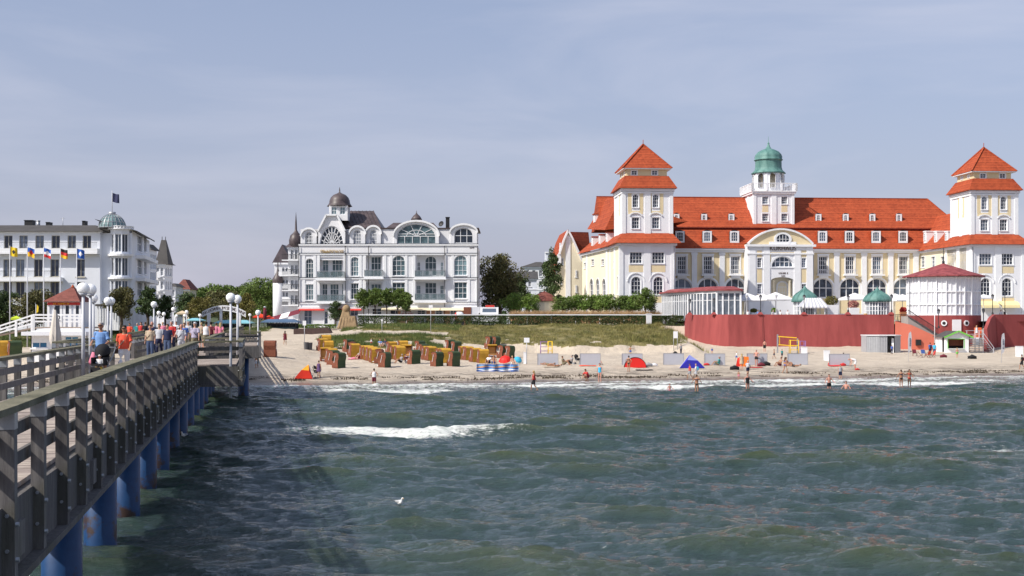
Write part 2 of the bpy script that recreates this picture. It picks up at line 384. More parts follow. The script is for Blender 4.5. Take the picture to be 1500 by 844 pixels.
# ------------------------------------------------------------------ terrain
def shore(x):
 x = np.asarray(x, float)
 return np.where(x < -18, 109 + (x + 18) * .08, 109 + (x + 18) * .27) + (fbm(x * .05, 3.3 + x * 0, 3) - .5) * 2.5
def sst(a, b, x): t = np.clip((x - a) / (b - a), 0, 1); return t * t * (3 - 2 * t)
def cliff(x): return 163 + (fbm(x * .12, x * 0 + 9.1, 4) - .5) * 7
def HT(x, y):
 x = np.asarray(x, float); y = np.asarray(y, float); s = y - shore(x)
 sand = np.interp(s, [-60, -20, 0, 6, 16, 30, 55, 200], [-3, -1.0, 0, .45, .9, 1.15, 1.4, 1.6])
 sand = sand + (fbm(x * .9, y * .9, 4) - .5) * .22 * sst(3, 12, s) + (fbm(x * .13, y * .13, 3) - .5) * .5 * sst(10, 30, s)
 yc = cliff(x)
 dA = np.interp(y - yc, [-3, 0, .8, 2.2, 9, 34, 300], [0, .15, 1.0, 1.45, 2.0, 3.6, 3.6]) + (fbm(x * .6, y * .6, 4) - .5) * .5 * sst(0, 1, y - yc)
 dB = np.interp(y, [140, 150, 158, 168, 176, 197, 400], [0, .3, 1.3, 2.5, 2.8, 3.6, 3.6]) + (fbm(x * .5, y * .5, 4) - .5) * .45 * sst(150, 160, y)
 dC = np.interp(y, [112, 150, 190, 200, 400], [0, 1.1, 3.0, 3.1, 3.1])
 wA = sst(-14, -4, x); wC = 1 - sst(-27, -21, x)
 d = dA * wA * (1 - wC) + dB * (1 - wA) * (1 - wC) + dC * wC
 right = sst(23.5, 26, x)
 dR = np.interp(y, [150, 172, 200, 400], [0, .1, 2.0, 2.2])
 d = d * (1 - right) + dR * right
 h = sand + d
 prom = np.where(x < -28, 4.4, 5.0) if True else 5
 k = sst(196, 199, y); h = h * (1 - k) + prom * k
 return h
def regions(x, y):
 n = fbm(x * .35, y * .35, 4); n2 = fbm(x * .08, y * .08, 3)
 yc = cliff(x)
 gA = (x > -9) & (x < 24.5 - (n - .5) * 6 + np.minimum(0, (y - 185)) * .1) & (y > yc + 1.2) & (n < .70 + .2 * sst(4, 12, y - yc))
 gB = (x <= -9) & (x > -25.5 + (n - .5) * 6 + (y < 190) * 0) & (((y > 156 + (n - .5) * 8) & (y < 168 + (n - .5) * 4)) | (y > 176 + (n - .5) * 5)) & (n < .66)
 gC = (x < -37 + (n - .5) * 4) & (y > 150) & (y < 199)
 return np.where(y > 198.6, 2, np.where(gA | gB | gC, 1, 0))
def sandmat():
 m, t, p = nodes_of('beach_sand'); co_ = N(t, 'ShaderNodeTexCoord').outputs['Object']
 n = N(t, 'ShaderNodeTexNoise', Scale=.35, Detail=10.0, Roughness=.7); t.links.new(co_, n.inputs['Vector'])
 c = mixc(t, ramp(t, n.outputs[0], .3, .7), (.46, .385, .30), (.62, .535, .43))
 sx = N(t, 'ShaderNodeSeparateXYZ'); t.links.new(co_, sx.inputs[0])
 a = N(t, 'ShaderNodeMath', operation='MULTIPLY_ADD'); t.links.new(n.outputs[0], a.inputs[0]); a.inputs[1].default_value = .5; t.links.new(sx.outputs[2], a.inputs[2])
 wet = N(t, 'ShaderNodeMapRange'); wet.inputs[1].default_value = .54; wet.inputs[2].default_value = .36; t.links.new(a.outputs[0], wet.inputs[0])
 c = mixc(t, wet.outputs[0], c, (.21, .165, .125))
 # a line of dark seaweed left by the tide
 mp_ = N(t, 'ShaderNodeMapping'); mp_.inputs['Scale'].default_value = (.35, 2.2, 1); t.links.new(co_, mp_.inputs[0])
 n3 = N(t, 'ShaderNodeTexNoise', Scale=1.4, Detail=6.0, Roughness=.75); t.links.new(mp_.outputs[0], n3.inputs['Vector'])
 zb = N(t, 'ShaderNodeMath', operation='SUBTRACT'); t.links.new(sx.outputs[2], zb.inputs[0]); zb.inputs[1].default_value = .47
 ab = N(t, 'ShaderNodeMath', operation='ABSOLUTE'); t.links.new(zb.outputs[0], ab.inputs[0])
 wr = N(t, 'ShaderNodeMapRange'); wr.inputs[1].default_value = .34; wr.inputs[2].default_value = .05; t.links.new(ab.outputs[0], wr.inputs[0])
 th = ramp(t, n3.outputs[0], .49, .56); mu = N(t, 'ShaderNodeMath', operation='MULTIPLY'); t.links.new(wr.outputs[0], mu.inputs[0]); t.links.new(th, mu.inputs[1])
 c = mixc(t, mu.outputs[0], c, (.055, .04, .03)); t.links.new(c, p.inputs['Base Color'])
 rr = N(t, 'ShaderNodeMapRange'); rr.inputs[3].default_value = .95; rr.inputs[4].default_value = .25; t.links.new(wet.outputs[0], rr.inputs[0]); t.links.new(rr.outputs[0], p.inputs['Roughness'])
 b = N(t, 'ShaderNodeTexNoise', Scale=1.6, Detail=7.0, Roughness=.7); t.links.new(co_, b.inputs['Vector'])
 bb = N(t, 'ShaderNodeBump', Strength=.8, Distance=.35); t.links.new(b.outputs[0], bb.inputs['Height']); t.links.new(bb.outputs[0], p.inputs['Normal'])
 return m
M['sand'] = sandmat()
M['turf'] = mat('dry_turf', (.12, .12, .035), .95, .35, .5, .9, 3, c2=(.29, .24, .10))
M['paving'] = mat('promenade_paving', (.34, .32, .30), .9, .12, .5, .1, 8)
M['farland'] = mat('far_ground', (.06, .08, .035), .95, .3, .02)
def terrain():
 xs = np.arange(-112, 112.01, .5); ys = np.arange(96, 262.01, .5); XX, YY = np.meshgrid(xs, ys); ZZ = HT(XX, YY)
 nx, ny = len(xs), len(ys); V = np.stack([XX, YY, ZZ], -1).reshape(-1, 3)
 i = np.arange((nx - 1) * (ny - 1)); r, c = i // (nx - 1), i % (nx - 1); a = r * nx + c
 Q = np.stack([a, a + 1, a + 1 + nx, a + nx], 1); cx = V[a, 0] + .25; cy = V[a, 1] + .25; reg = regions(cx, cy)
 for k, (nm, m) in enumerate((('sand_beach', 'sand'), ('dune_slope', 'turf'), ('promenade', 'paving'))):
  q = Q[reg == k]; used = np.unique(q); mp_ = -np.ones(len(V), int); mp_[used] = np.arange(len(used))
  me = bpy.data.meshes.new(nm); me.from_pydata(V[used].tolist(), [], mp_[q].tolist()); me.materials.append(M[m])
  me.polygons.foreach_set('use_smooth', [True] * len(me.polygons))
  o = bpy.data.objects.new(nm, me); COL.objects.link(o); tag(o, kind='structure')
 g = MB(); g.poly([(-5000, 261.5, 4.3), (5000, 261.5, 4.3), (5000, 7000, 4.3), (-5000, 7000, 4.3)])
 g.poly([(-5000, 130, 4.0), (-111.5, 130, 4.0), (-111.5, 261.5, 4.3), (-5000, 261.5, 4.3)]); g.poly([(111.5, 140, 4.0), (5000, 140, 4.0), (5000, 261.5, 4.3), (111.5, 261.5, 4.3)])
 tag(g.build('ground', 'farland'), kind='structure')
 s = MB(); s.poly([(-60, -400, -3.2), (-60, 3, -3.2), (60, 3, -3.2), (60, -400, -3.2)]); s.poly([(-5000, -5000, -3.2), (5000, -5000, -3.2), (5000, 200, -3.2), (-5000, 200, -3.2)])
 s2 = MB(); s2.poly([(-5000, -5000, -3.2), (5000, -5000, -3.2), (5000, 262, -3.2), (-5000, 262, -3.2)]); tag(s2.build('sea_bed', 'sand'), kind='structure')
terrain()
def gz(x, y): return float(HT(x, y))
def ground_at(px, py, y0=98, y1=196):
 y = y0
 while y < y1:
  if HZ + (EYE - gz(X(px, y), y)) * F / y <= py: break
  y += .25
 return (X(px, y), y, gz(X(px, y), y))
# ------------------------------------------------------------------ sea
def watermat():
 m, t, p = nodes_of('sea_water'); co_ = N(t, 'ShaderNodeTexCoord').outputs['Object']
 fa = N(t, 'ShaderNodeAttribute', attribute_name='foam').outputs['Fac']; sh = N(t, 'ShaderNodeAttribute', attribute_name='shallow').outputs['Fac']
 hh = N(t, 'ShaderNodeSeparateXYZ'); t.links.new(co_, hh.inputs[0])
 c = mixc(t, ramp(t, hh.outputs[2], .02, .42), (.029, .052, .046), (.046, .062, .027))  # crest translucency and some sky blue are put into the colour by height
 c = mixc(t, sh, c, (.16, .14, .105))
 mp_ = N(t, 'ShaderNodeMapping'); mp_.inputs['Scale'].default_value = (.75, 1.5, 1); t.links.new(co_, mp_.inputs[0])
 n = N(t, 'ShaderNodeTexNoise', Scale=2.8, Detail=9.0, Roughness=.8); t.links.new(mp_.outputs[0], n.inputs['Vector'])
 s = N(t, 'ShaderNodeMath', operation='MULTIPLY_ADD'); t.links.new(n.outputs[0], s.inputs[0]); s.inputs[1].default_value = 2.1; t.links.new(fa, s.inputs[2])
 f = N(t, 'ShaderNodeMapRange'); f.inputs[1].default_value = 1.32; f.inputs[2].default_value = 1.66; t.links.new(s.outputs[0], f.inputs[0])
 gtt = N(t, 'ShaderNodeMapRange'); gtt.inputs[1].default_value = .02; gtt.inputs[2].default_value = .15; t.links.new(fa, gtt.inputs[0])
 ff = N(t, 'ShaderNodeMath', operation='MULTIPLY'); t.links.new(f.outputs[0], ff.inputs[0]); t.links.new(gtt.outputs[0], ff.inputs[1])
 c = mixc(t, ff.outputs[0], c, (.70, .72, .69)); t.links.new(c, p.inputs['Base Color'])
 r = N(t, 'ShaderNodeMapRange'); r.inputs[3].default_value = .045; r.inputs[4].default_value = .8; t.links.new(ff.outputs[0], r.inputs[0]); t.links.new(r.outputs[0], p.inputs['Roughness'])
 p.inputs['IOR'].default_value = 1.333; p.inputs['Specular IOR Level'].default_value = .95
 p.inputs['Subsurface Weight'].default_value = .8; p.subsurface_method = 'BURLEY'; p.inputs['Subsurface Radius'].default_value = (.6, .9, .6); p.inputs['Subsurface Scale'].default_value = 1.0
 b1 = N(t, 'ShaderNodeTexNoise', Scale=1.9, Detail=7.0, Roughness=.66, Distortion=.5); mp2 = N(t, 'ShaderNodeMapping'); mp2.inputs['Scale'].default_value = (.6, 1.7, 1); t.links.new(co_, mp2.inputs[0]); t.links.new(mp2.outputs[0], b1.inputs['Vector'])
 b2 = N(t, 'ShaderNodeTexNoise', Scale=8, Detail=4.0, Roughness=.6, Distortion=.4); t.links.new(mp2.outputs[0], b2.inputs['Vector']); ab_ = N(t, 'ShaderNodeMath', operation='MULTIPLY_ADD'); t.links.new(b2.outputs[0], ab_.inputs[0]); ab_.inputs[1].default_value = .22; t.links.new(b1.outputs[0], ab_.inputs[2]); b1 = ab_
 bp = N(t, 'ShaderNodeBump', Strength=1.0, Distance=.165); t.links.new(b1.outputs[0], bp.inputs['Height']); t.links.new(bp.outputs[0], p.inputs['Normal'])
 return m
M['water'] = watermat()
def sea():
 n = 640; Lx = 96.0; d = Lx / n; rng = np.random.RandomState(5)
 k1 = 2 * np.pi * np.fft.fftfreq(n, d); KX, KY = np.meshgrid(k1, k1); K = np.hypot(KX, KY); K[0, 0] = 1e-6
 V = 4.7; Lp = V * V / 9.81; th = (KX * .22 + KY * .975) / K
 P = np.exp(-1 / (K * Lp) ** 2) / K ** 3.5 * (np.abs(th) ** 4 * .96 + .04) * np.exp(-(K * .055) ** 2); P[0, 0] = 0; P[K < .28] *= .15
 h = (rng.randn(n, n) + 1j * rng.randn(n, n)) * np.sqrt(P)
 z = np.real(np.fft.ifft2(h)); sg = .15 / z.std(); z *= sg
 dx = np.real(np.fft.ifft2(h * -1j * KX / K)) * sg; dy = np.real(np.fft.ifft2(h * -1j * KY / K)) * sg
 lam = 1.15
 J = (1 - lam * np.gradient(dx, d, axis=1)) * (1 - lam * np.gradient(dy, d, axis=0)) * 1.0
 J2 = (1 + lam * np.gradient(dx, d, axis=1)) * (1 + lam * np.gradient(dy, d, axis=0))
 # the sign that gathers the surface at the crests
 sgn = -1 if np.corrcoef(J.ravel(), z.ravel())[0, 1] < 0 else 1
 JJ = J if sgn == -1 else J2
 ix = np.arange(int(-72 / d), int(84 / d)); iy = np.arange(int(6 / d), int(136 / d)); IX, IY = np.meshgrid(ix, iy)
 XX = IX * d; YY = IY * d; a, b = IY % n, IX % n; S = YY - shore(XX)
 amp = np.clip(-S / 26 + .12, .12, 1.0)
 wob = (fbm(XX * .06, YY * 0 + 4.4, 3) - .5) * 6; wob2 = (fbm(XX * .11, YY * 0 + 8.8, 3) - .5) * 3.5
 br = .46 * np.exp(-((S + 13 + wob) / 1.3) ** 2) * sst(.40, .62, fbm(XX * .07, XX * 0 + 1.7, 3)) + .30 * np.exp(-((S + 7 + wob2) / .9) ** 2) * sst(.35, .6, fbm(XX * .09, XX * 0 + 5.7, 3))
 Zs = z[a, b] * amp + br
 # the breaking crest out on the bar
 cA = 66 + (fbm(XX * .15, XX * 0 + 2.2, 3) - .5) * 2.5; mA = sst(-15, -11, XX) * (1 - sst(-2, 4, XX))
 Zs += .30 * np.exp(-((YY - cA + 1.2) / 1.1) ** 2) * mA
 foam = .58 * np.exp(-((YY - cA - .3) / 2.2) ** 2) * mA + .50 * np.exp(-((YY - cA + 2.6) / 1.5) ** 2) * sst(-10, -7.5, XX) * (1 - sst(-4, -1, XX))
 foam += .55 * np.exp(-(((XX - 22.8) / 1.3) ** 2 + ((YY - 55) / 2.4) ** 2)) + .36 * np.exp(-(((XX - 12.2) / 1.0) ** 2 + ((YY - 61.5) / .7) ** 2))
 fl = fbm(XX * .10, YY * .16, 4)
 foam += .50 * np.exp(-((S + 11.0 + wob) / 2.0) ** 2) * sst(.28, .46, fl) + .44 * np.exp(-((S + 6.0 + wob2) / 1.7) ** 2) * sst(.30, .5, fbm(XX * .13 + 9, YY * .13, 4)) + .30 * np.exp(-((S + .9) / .8) ** 2) + .22 * sst(-15, -9, S)
 foam += .5 * sst(.06, -.30, JJ[a, b] * 1.0) * (amp > .5)
 foam += .33 * sst(.10, .02, JJ[a, b]) * sst(.6, .75, fbm(XX * .05, YY * .05, 3))
 sha = sst(-16, -1.0, S) * .85
 Zs += foam * .42 * (fbm(XX * 2.1, YY * 2.1, 3) - .38)
 # calm the outer edge so that it meets the outer sheet
 PX = XX + sgn * lam * dx[a, b] * amp; PY = YY + sgn * lam * dy[a, b] * amp
 ny, nx = XX.shape; Vv = np.stack([PX, PY, Zs], -1).reshape(-1, 3).astype(np.float32)
 i = np.arange((nx - 1) * (ny - 1)); r, c = i // (nx - 1), i % (nx - 1); q = r * nx + c
 Q = np.stack([q, q + 1, q + 1 + nx, q + nx], 1); Q = Q[(S.ravel()[q] < 6)]
 me = bpy.data.meshes.new('sea'); me.vertices.add(len(Vv)); me.vertices.foreach_set('co', Vv.ravel()); me.loops.add(Q.size); me.loops.foreach_set('vertex_index', Q.ravel().astype(np.int32))
 me.polygons.add(len(Q)); me.polygons.foreach_set('loop_start', np.arange(0, Q.size, 4, dtype=np.int32)); me.polygons.foreach_set('use_smooth', np.ones(len(Q), bool)); me.update(calc_edges=True)
 at = me.attributes.new('foam', 'FLOAT', 'POINT'); at.data.foreach_set('value', foam.ravel().astype(np.float32))
 at = me.attributes.new('shallow', 'FLOAT', 'POINT'); at.data.foreach_set('value', sha.ravel().astype(np.float32))
 me.materials.append(M['water']); o = bpy.data.objects.new('sea', me); COL.objects.link(o); tag(o, kind='structure')
 g = MB(); x0, x1, y0, y1 = -71.5, 83, 6.5, 135.5
 for (p0, p1, q0, q1) in ((-5000, 5000, -5000, y0), (-5000, x0, y0, 120), (x1, 5000, y0, 140)): g.poly([(p0, q0, -.02), (p1, q0, -.02), (p1, q1, -.02), (p0, q1, -.02)])
 tag(g.build('open_sea', 'water'), kind='structure')
 return Vv.reshape(ny, nx, 3), d
SEA, SD = sea()
def sea_z(x, y):
 dd = (SEA[:, :, 0] - x) ** 2 + (SEA[:, :, 1] - y) ** 2; return float(SEA[:, :, 2].ravel()[dd.argmin()])
def sea_at(px, py):
 Y = F * EYE / (py - HZ)
 for _ in range(3): Y = F * (EYE - sea_z(X(px, Y), Y)) / (py - HZ)
 return X(px, Y), Y, sea_z(X(px, Y), Y)
# ------------------------------------------------------------------ pier
PF = Frame(0, 0, 4.0, math.degrees(math.atan(.204)))
def pier():
 rt = PF.root('pier', 'long timber pier on blue steel piles running from the lower left corner to the beach', 'pier')
 rnd = random.Random(3)
 d = MB(); s = -4.0
 while s < 186:
  s2 = s + .145
  L0, R0 = -5.92, -2.78
  if 53 < s < 62: R0 = -1.05; L0 = -8.1
  if 91 < s < 103: R0 = -.3; L0 = -9.0
  if s < 3: R0 = 1.8
  d.box(L0, R0, s, s2 - .012, -.06, rnd.uniform(-.004, .004)); s = s2
 d.build('deck', 'deck', rt)
 paths = [[(-2.7, 3), (-2.7, 52.9), (-.95, 52.9), (-.95, 62), (-2.7, 62), (-2.7, 91), (-.2, 91), (-.2, 103), (-2.7, 103), (-2.7, 185)],
    [(-6.0, 3), (-6.0, 52.9), (-8.2, 52.9), (-8.2, 62), (-6.0, 62), (-6.0, 91), (-9.1, 91), (-9.1, 103), (-6.0, 103), (-6.0, 185)]]
 posts = []; plates = MB(); bolts = MB(); nb = 0
 for pi, path in enumerate(paths):
  hr = MB(); rb = MB(); fb = MB(); side = 1 if pi == 0 else -1
  for a, b in zip(path, path[1:]):
   Ls = math.dist(a, b); n = max(1, round(Ls / 1.8)); ux, uy = (b[0] - a[0]) / Ls, (b[1] - a[1]) / Ls
   nx, ny = (uy, -ux) if pi == 0 else (-uy, ux)     # outward
   seg = max(1, round(Ls / 3.6)); zz = [rnd.uniform(-.015, .015) for _ in range(seg + 1)]
   for k in range(seg):
    p = (a[0] + ux * Ls * k / seg + nx * .04, a[1] + uy * Ls * k / seg + ny * .04, .965 + zz[k]); q = (a[0] + ux * Ls * (k + 1) / seg + nx * .04, a[1] + uy * Ls * (k + 1) / seg + ny * .04, .965 + zz[k + 1])
    hr.beam(p, q, .27, .075)
    for hz in (.32, .66):
     rb.beam((p[0] - nx * .09, p[1] - ny * .09, hz + zz[k]), (q[0] - nx * .09, q[1] - ny * .09, hz + zz[k + 1]), .05, .15)
   fb.beam((a[0] - nx * .02, a[1] - ny * .02, -.46), (b[0] - nx * .02, b[1] - ny * .02, -.46), .14, .78); fb.beam((a[0] + nx * .10, a[1] + ny * .10, -.87), (b[0] + nx * .10, b[1] + ny * .10, -.87), .20, .09)
   for k in range(n + (0 if path[-1] != b else 1)):
    x, y = a[0] + ux * Ls * k / n, a[1] + uy * Ls * k / n
    posts.append((y, x + nx * .10, y + ny * .10, math.atan2(uy, ux), side, pi))
    sd_ = 1
  hr.build('handrail', 'handrail', rt); rb.build('rail_board', 'wood', rt); fb.build('edge_beam', 'wood', rt)
 posts.sort(key=lambda p: p[0] + (4 if p[5] else 0))
 pm = None; rest = MB()
 for i, (_, x, y, a, side, pi) in enumerate(posts):
  if i < 92:
   if pm is None:
    pm = MB(); pm.box(-.085, .085, -.075, .075, -.86, .925); o = pm.build('post', 'wood', rt); base = o; q = MB(); q.prism([(-.09, -.081), (.09, -.081), (.09, .081), (.083, .081), (.083, -.075), (-.083, -.075), (-.083, .081), (-.09, .081)], .75, .92, 'xy'); subs = [q.build('bracket_plate', 'galv', o)]
    for bz in (-.25, -.62): q = MB(); q.tube([(-.03, -.11, bz), (-.03, .11, bz)], .026, 6); subs.append(q.build('bolt', 'galv', o)); q = MB(); q.tube([(-.10, .0, bz + .1), (.10, 0, bz + .1)], .022, 6); subs.append(q.build('bolt', 'galv', o))
   else:
    o = base.copy(); COL.objects.link(o)
    for q in subs[:5 if i < 60 else 1]: c = q.copy(); COL.objects.link(c); c.parent = o
   o.parent = rt; o.location = (x, y, 0); o.rotation_euler = (rnd.uniform(-.01, .01), rnd.uniform(-.01, .01), a)
  else: rest.box(x - .08, x + .08, y - .08, y + .08, -.86, .925)
 tag(rest.build('far_posts', 'wood', rt), kind='stuff')
 bm_ = MB()
 for xx in (-5.5, -4.9, -4.3, -3.7, -3.1): bm_.beam((xx, -4, -.22), (xx, 186, -.22), .14, .3)
 k = 0; s = 7.8 + 6.2 * 0
 piles = []
 s = 2.0
 while s < 150:
  bm_.beam((-6.1, s, -.52), (-2.6, s, -.52), .45, .38)
  for off in (-4.05, -5.5): piles.append((off + (-.0), s))
  s += 6.2
 piles += [(-1.35, 97), (-7.6, 57.5), (-8.3, 97)]
 bm_.build('under_beam', 'wood', rt)
 pp = MB(); pp.cyl(0, 0, -7.5, -.78, .41, 20); band = MB()
 rs = MB(); rs.cyl(0, 0, -1.0, -.80, .43, 20)
 first = None
 for (x, y) in piles:
  o = pp.build('pile', 'bluepile', rt) if first is None else first.copy()
  if first is None:
   first = o; r0 = rs.build('rust_collar', 'rust', o); m1 = None
  else:
   COL.objects.link(o); r1 = r0.copy(); COL.objects.link(r1); r1.parent = o
  o.parent = rt; o.location = (x, y, 0); o.rotation_euler = (0, 0, rnd.uniform(0, 6))
 return rt
def pile_paint():
 m, t, p = nodes_of('blue_pile_paint'); co_ = N(t, 'ShaderNodeTexCoord').outputs['Object']; oi = N(t, 'ShaderNodeObjectInfo').outputs['Random']
 n = N(t, 'ShaderNodeTexNoise', Scale=1.3, Detail=7.0, Roughness=.65); n.noise_dimensions = '4D'; t.links.new(co_, n.inputs['Vector'])
 mu = N(t, 'ShaderNodeMath', operation='MULTIPLY'); t.links.new(oi, mu.inputs[0]); mu.inputs[1].default_value = 40; t.links.new(mu.outputs[0], n.inputs['W'])
 n2 = N(t, 'ShaderNodeTexNoise', Scale=6, Detail=5.0); t.links.new(co_, n2.inputs['Vector'])
 sx = N(t, 'ShaderNodeSeparateXYZ'); t.links.new(co_, sx.inputs[0]); zr = N(t, 'ShaderNodeMapRange'); zr.inputs[1].default_value = -2.2; zr.inputs[2].default_value = -3.9; zr.inputs[3].default_value = 0; zr.inputs[4].default_value = .20; t.links.new(sx.outputs[2], zr.inputs[0]); ad = N(t, 'ShaderNodeMath', operation='ADD'); t.links.new(zr.outputs[0], ad.inputs[0]); t.links.new(n.outputs[0], ad.inputs[1])
 c = mixc(t, n2.outputs[0], (.004, .034, .12), (.008, .062, .185)); c = mixc(t, ramp(t, ad.outputs[0], .67, .74), c, (.035, .017, .013))
 t.links.new(c, p.inputs['Base Color']); p.inputs['Roughness'].default_value = .5
 return m
M['bluepile'] = pile_paint()
def woodmat():
 m, t, p = nodes_of('pier_timber'); co_ = N(t, 'ShaderNodeTexCoord').outputs['Object']; oi = N(t, 'ShaderNodeObjectInfo').outputs['Random']
 mp_ = N(t, 'ShaderNodeMapping'); mp_.inputs['Scale'].default_value = (9, 9, 1.0); t.links.new(co_, mp_.inputs[0])
 n = N(t, 'ShaderNodeTexNoise', Scale=1.6, Detail=8.0, Roughness=.7); n.noise_dimensions = '4D'; t.links.new(mp_.outputs[0], n.inputs['Vector'])
 mu = N(t, 'ShaderNodeMath', operation='MULTIPLY'); t.links.new(oi, mu.inputs[0]); mu.inputs[1].default_value = 30; t.links.new(mu.outputs[0], n.inputs['W'])
 c = mixc(t, ramp(t, n.outputs[0], .3, .7), (.07, .065, .067), (.21, .195, .185))
 n2 = N(t, 'ShaderNodeTexNoise', Scale=.8, Detail=4.0); t.links.new(co_, n2.inputs['Vector']); c = mixc(t, ramp(t, n2.outputs[0], .5, .75), c, (.09, .085, .05))
 hv = N(t, 'ShaderNodeHueSaturation'); mr = N(t, 'ShaderNodeMapRange'); mr.inputs[3].default_value = .7; mr.inputs[4].default_value = 1.3; t.links.new(oi, mr.inputs[0]); t.links.new(mr.outputs[0], hv.inputs['Value']); t.links.new(c, hv.inputs['Color'])
 t.links.new(hv.outputs[0], p.inputs['Base Color']); p.inputs['Roughness'].default_value = .85
 b = N(t, 'ShaderNodeBump', Strength=.5, Distance=.02); t.links.new(n.outputs[0], b.inputs['Height']); t.links.new(b.outputs[0], p.inputs['Normal'])
 return m
M['wood'] = woodmat()
pier()
def lamp(px, py, r_px=None, Y=None, label='', zb=None, grp='globe lamps along the pier', cat='lamp'):
 Y = Y or .97 * F / (HZ - py); x = X(px, Y); zg = Z(py, Y); zb = 4.0 if zb is None else zb
 rt = empty('globe_lamp', (x, Y, zb), 0, label, cat, grp)
 p = MB(); p.tube([(0, 0, 0), (0, 0, zg - zb - .18)], [.062, .048], 12); p.build('pole', 'pole', rt)
 c = MB(); c.cyl(0, 0, zg - zb - .22, zg - zb - .13, .10, 12, .15); c.build('collar', 'pole', rt)
 g = MB(); g.sphere(0, 0, zg - zb, .2, 18); g.build('globe', 'lampwhite', rt)
 return rt
LL = 'white globe lamp on a grey pole at the pier rail, '
lamp(122, 423, label='largest white globe lamp on a thick grey pole, left of the man with the pushchair')
lamp(132.5, 424.5, Y=41, label='white globe lamp half hidden just behind the largest one')
lamp(137, 437, label='white globe lamp on a grey pole directly above the man with the pushchair')
lamp(158, 441, Y=62, label='left globe of the close pair of lamps above the woman in orange')
lamp(163, 441, Y=65, label='right globe of the close pair of lamps above the woman in orange')
lamp(225.5, 446, label='white globe lamp above the woman with the beige shirt, biggest over the crowd')
lamp(232.5, 458.5, Y=125, label='small globe lamp, left one of the pair in the middle of the crowd')
lamp(240, 460, Y=130, label='small globe lamp, right one of the pair in the middle of the crowd')
lamp(254, 453, label='globe lamp standing behind the man in the red shirt')
lamp(258.5, 463, Y=150, label='tiny globe lamp in front of the beige parasol')
lamp(270.5, 462.5, Y=155, label='tiny half hidden globe lamp right of the beige parasol')
lamp(273.3, 457, Y=140, label='globe lamp between the beige parasol and the welcome arch')
lamp(293, 462, Y=145, label='globe lamp at the left foot of the welcome arch')
lamp(338, 436, Y=51.6, zb=1.7 + .9, label='tall globe lamp bolted to the outer corner of the pier bay')
lamp(348, 438, Y=60, label='globe lamp just behind the tall one at the pier bay')
lamp(378, 458, Y=92, zb=2.6, label='globe lamp at the right corner of the far pier bay')
lamp(366, 461.5, Y=160, label='small globe lamp in front of the round yellowing tree')

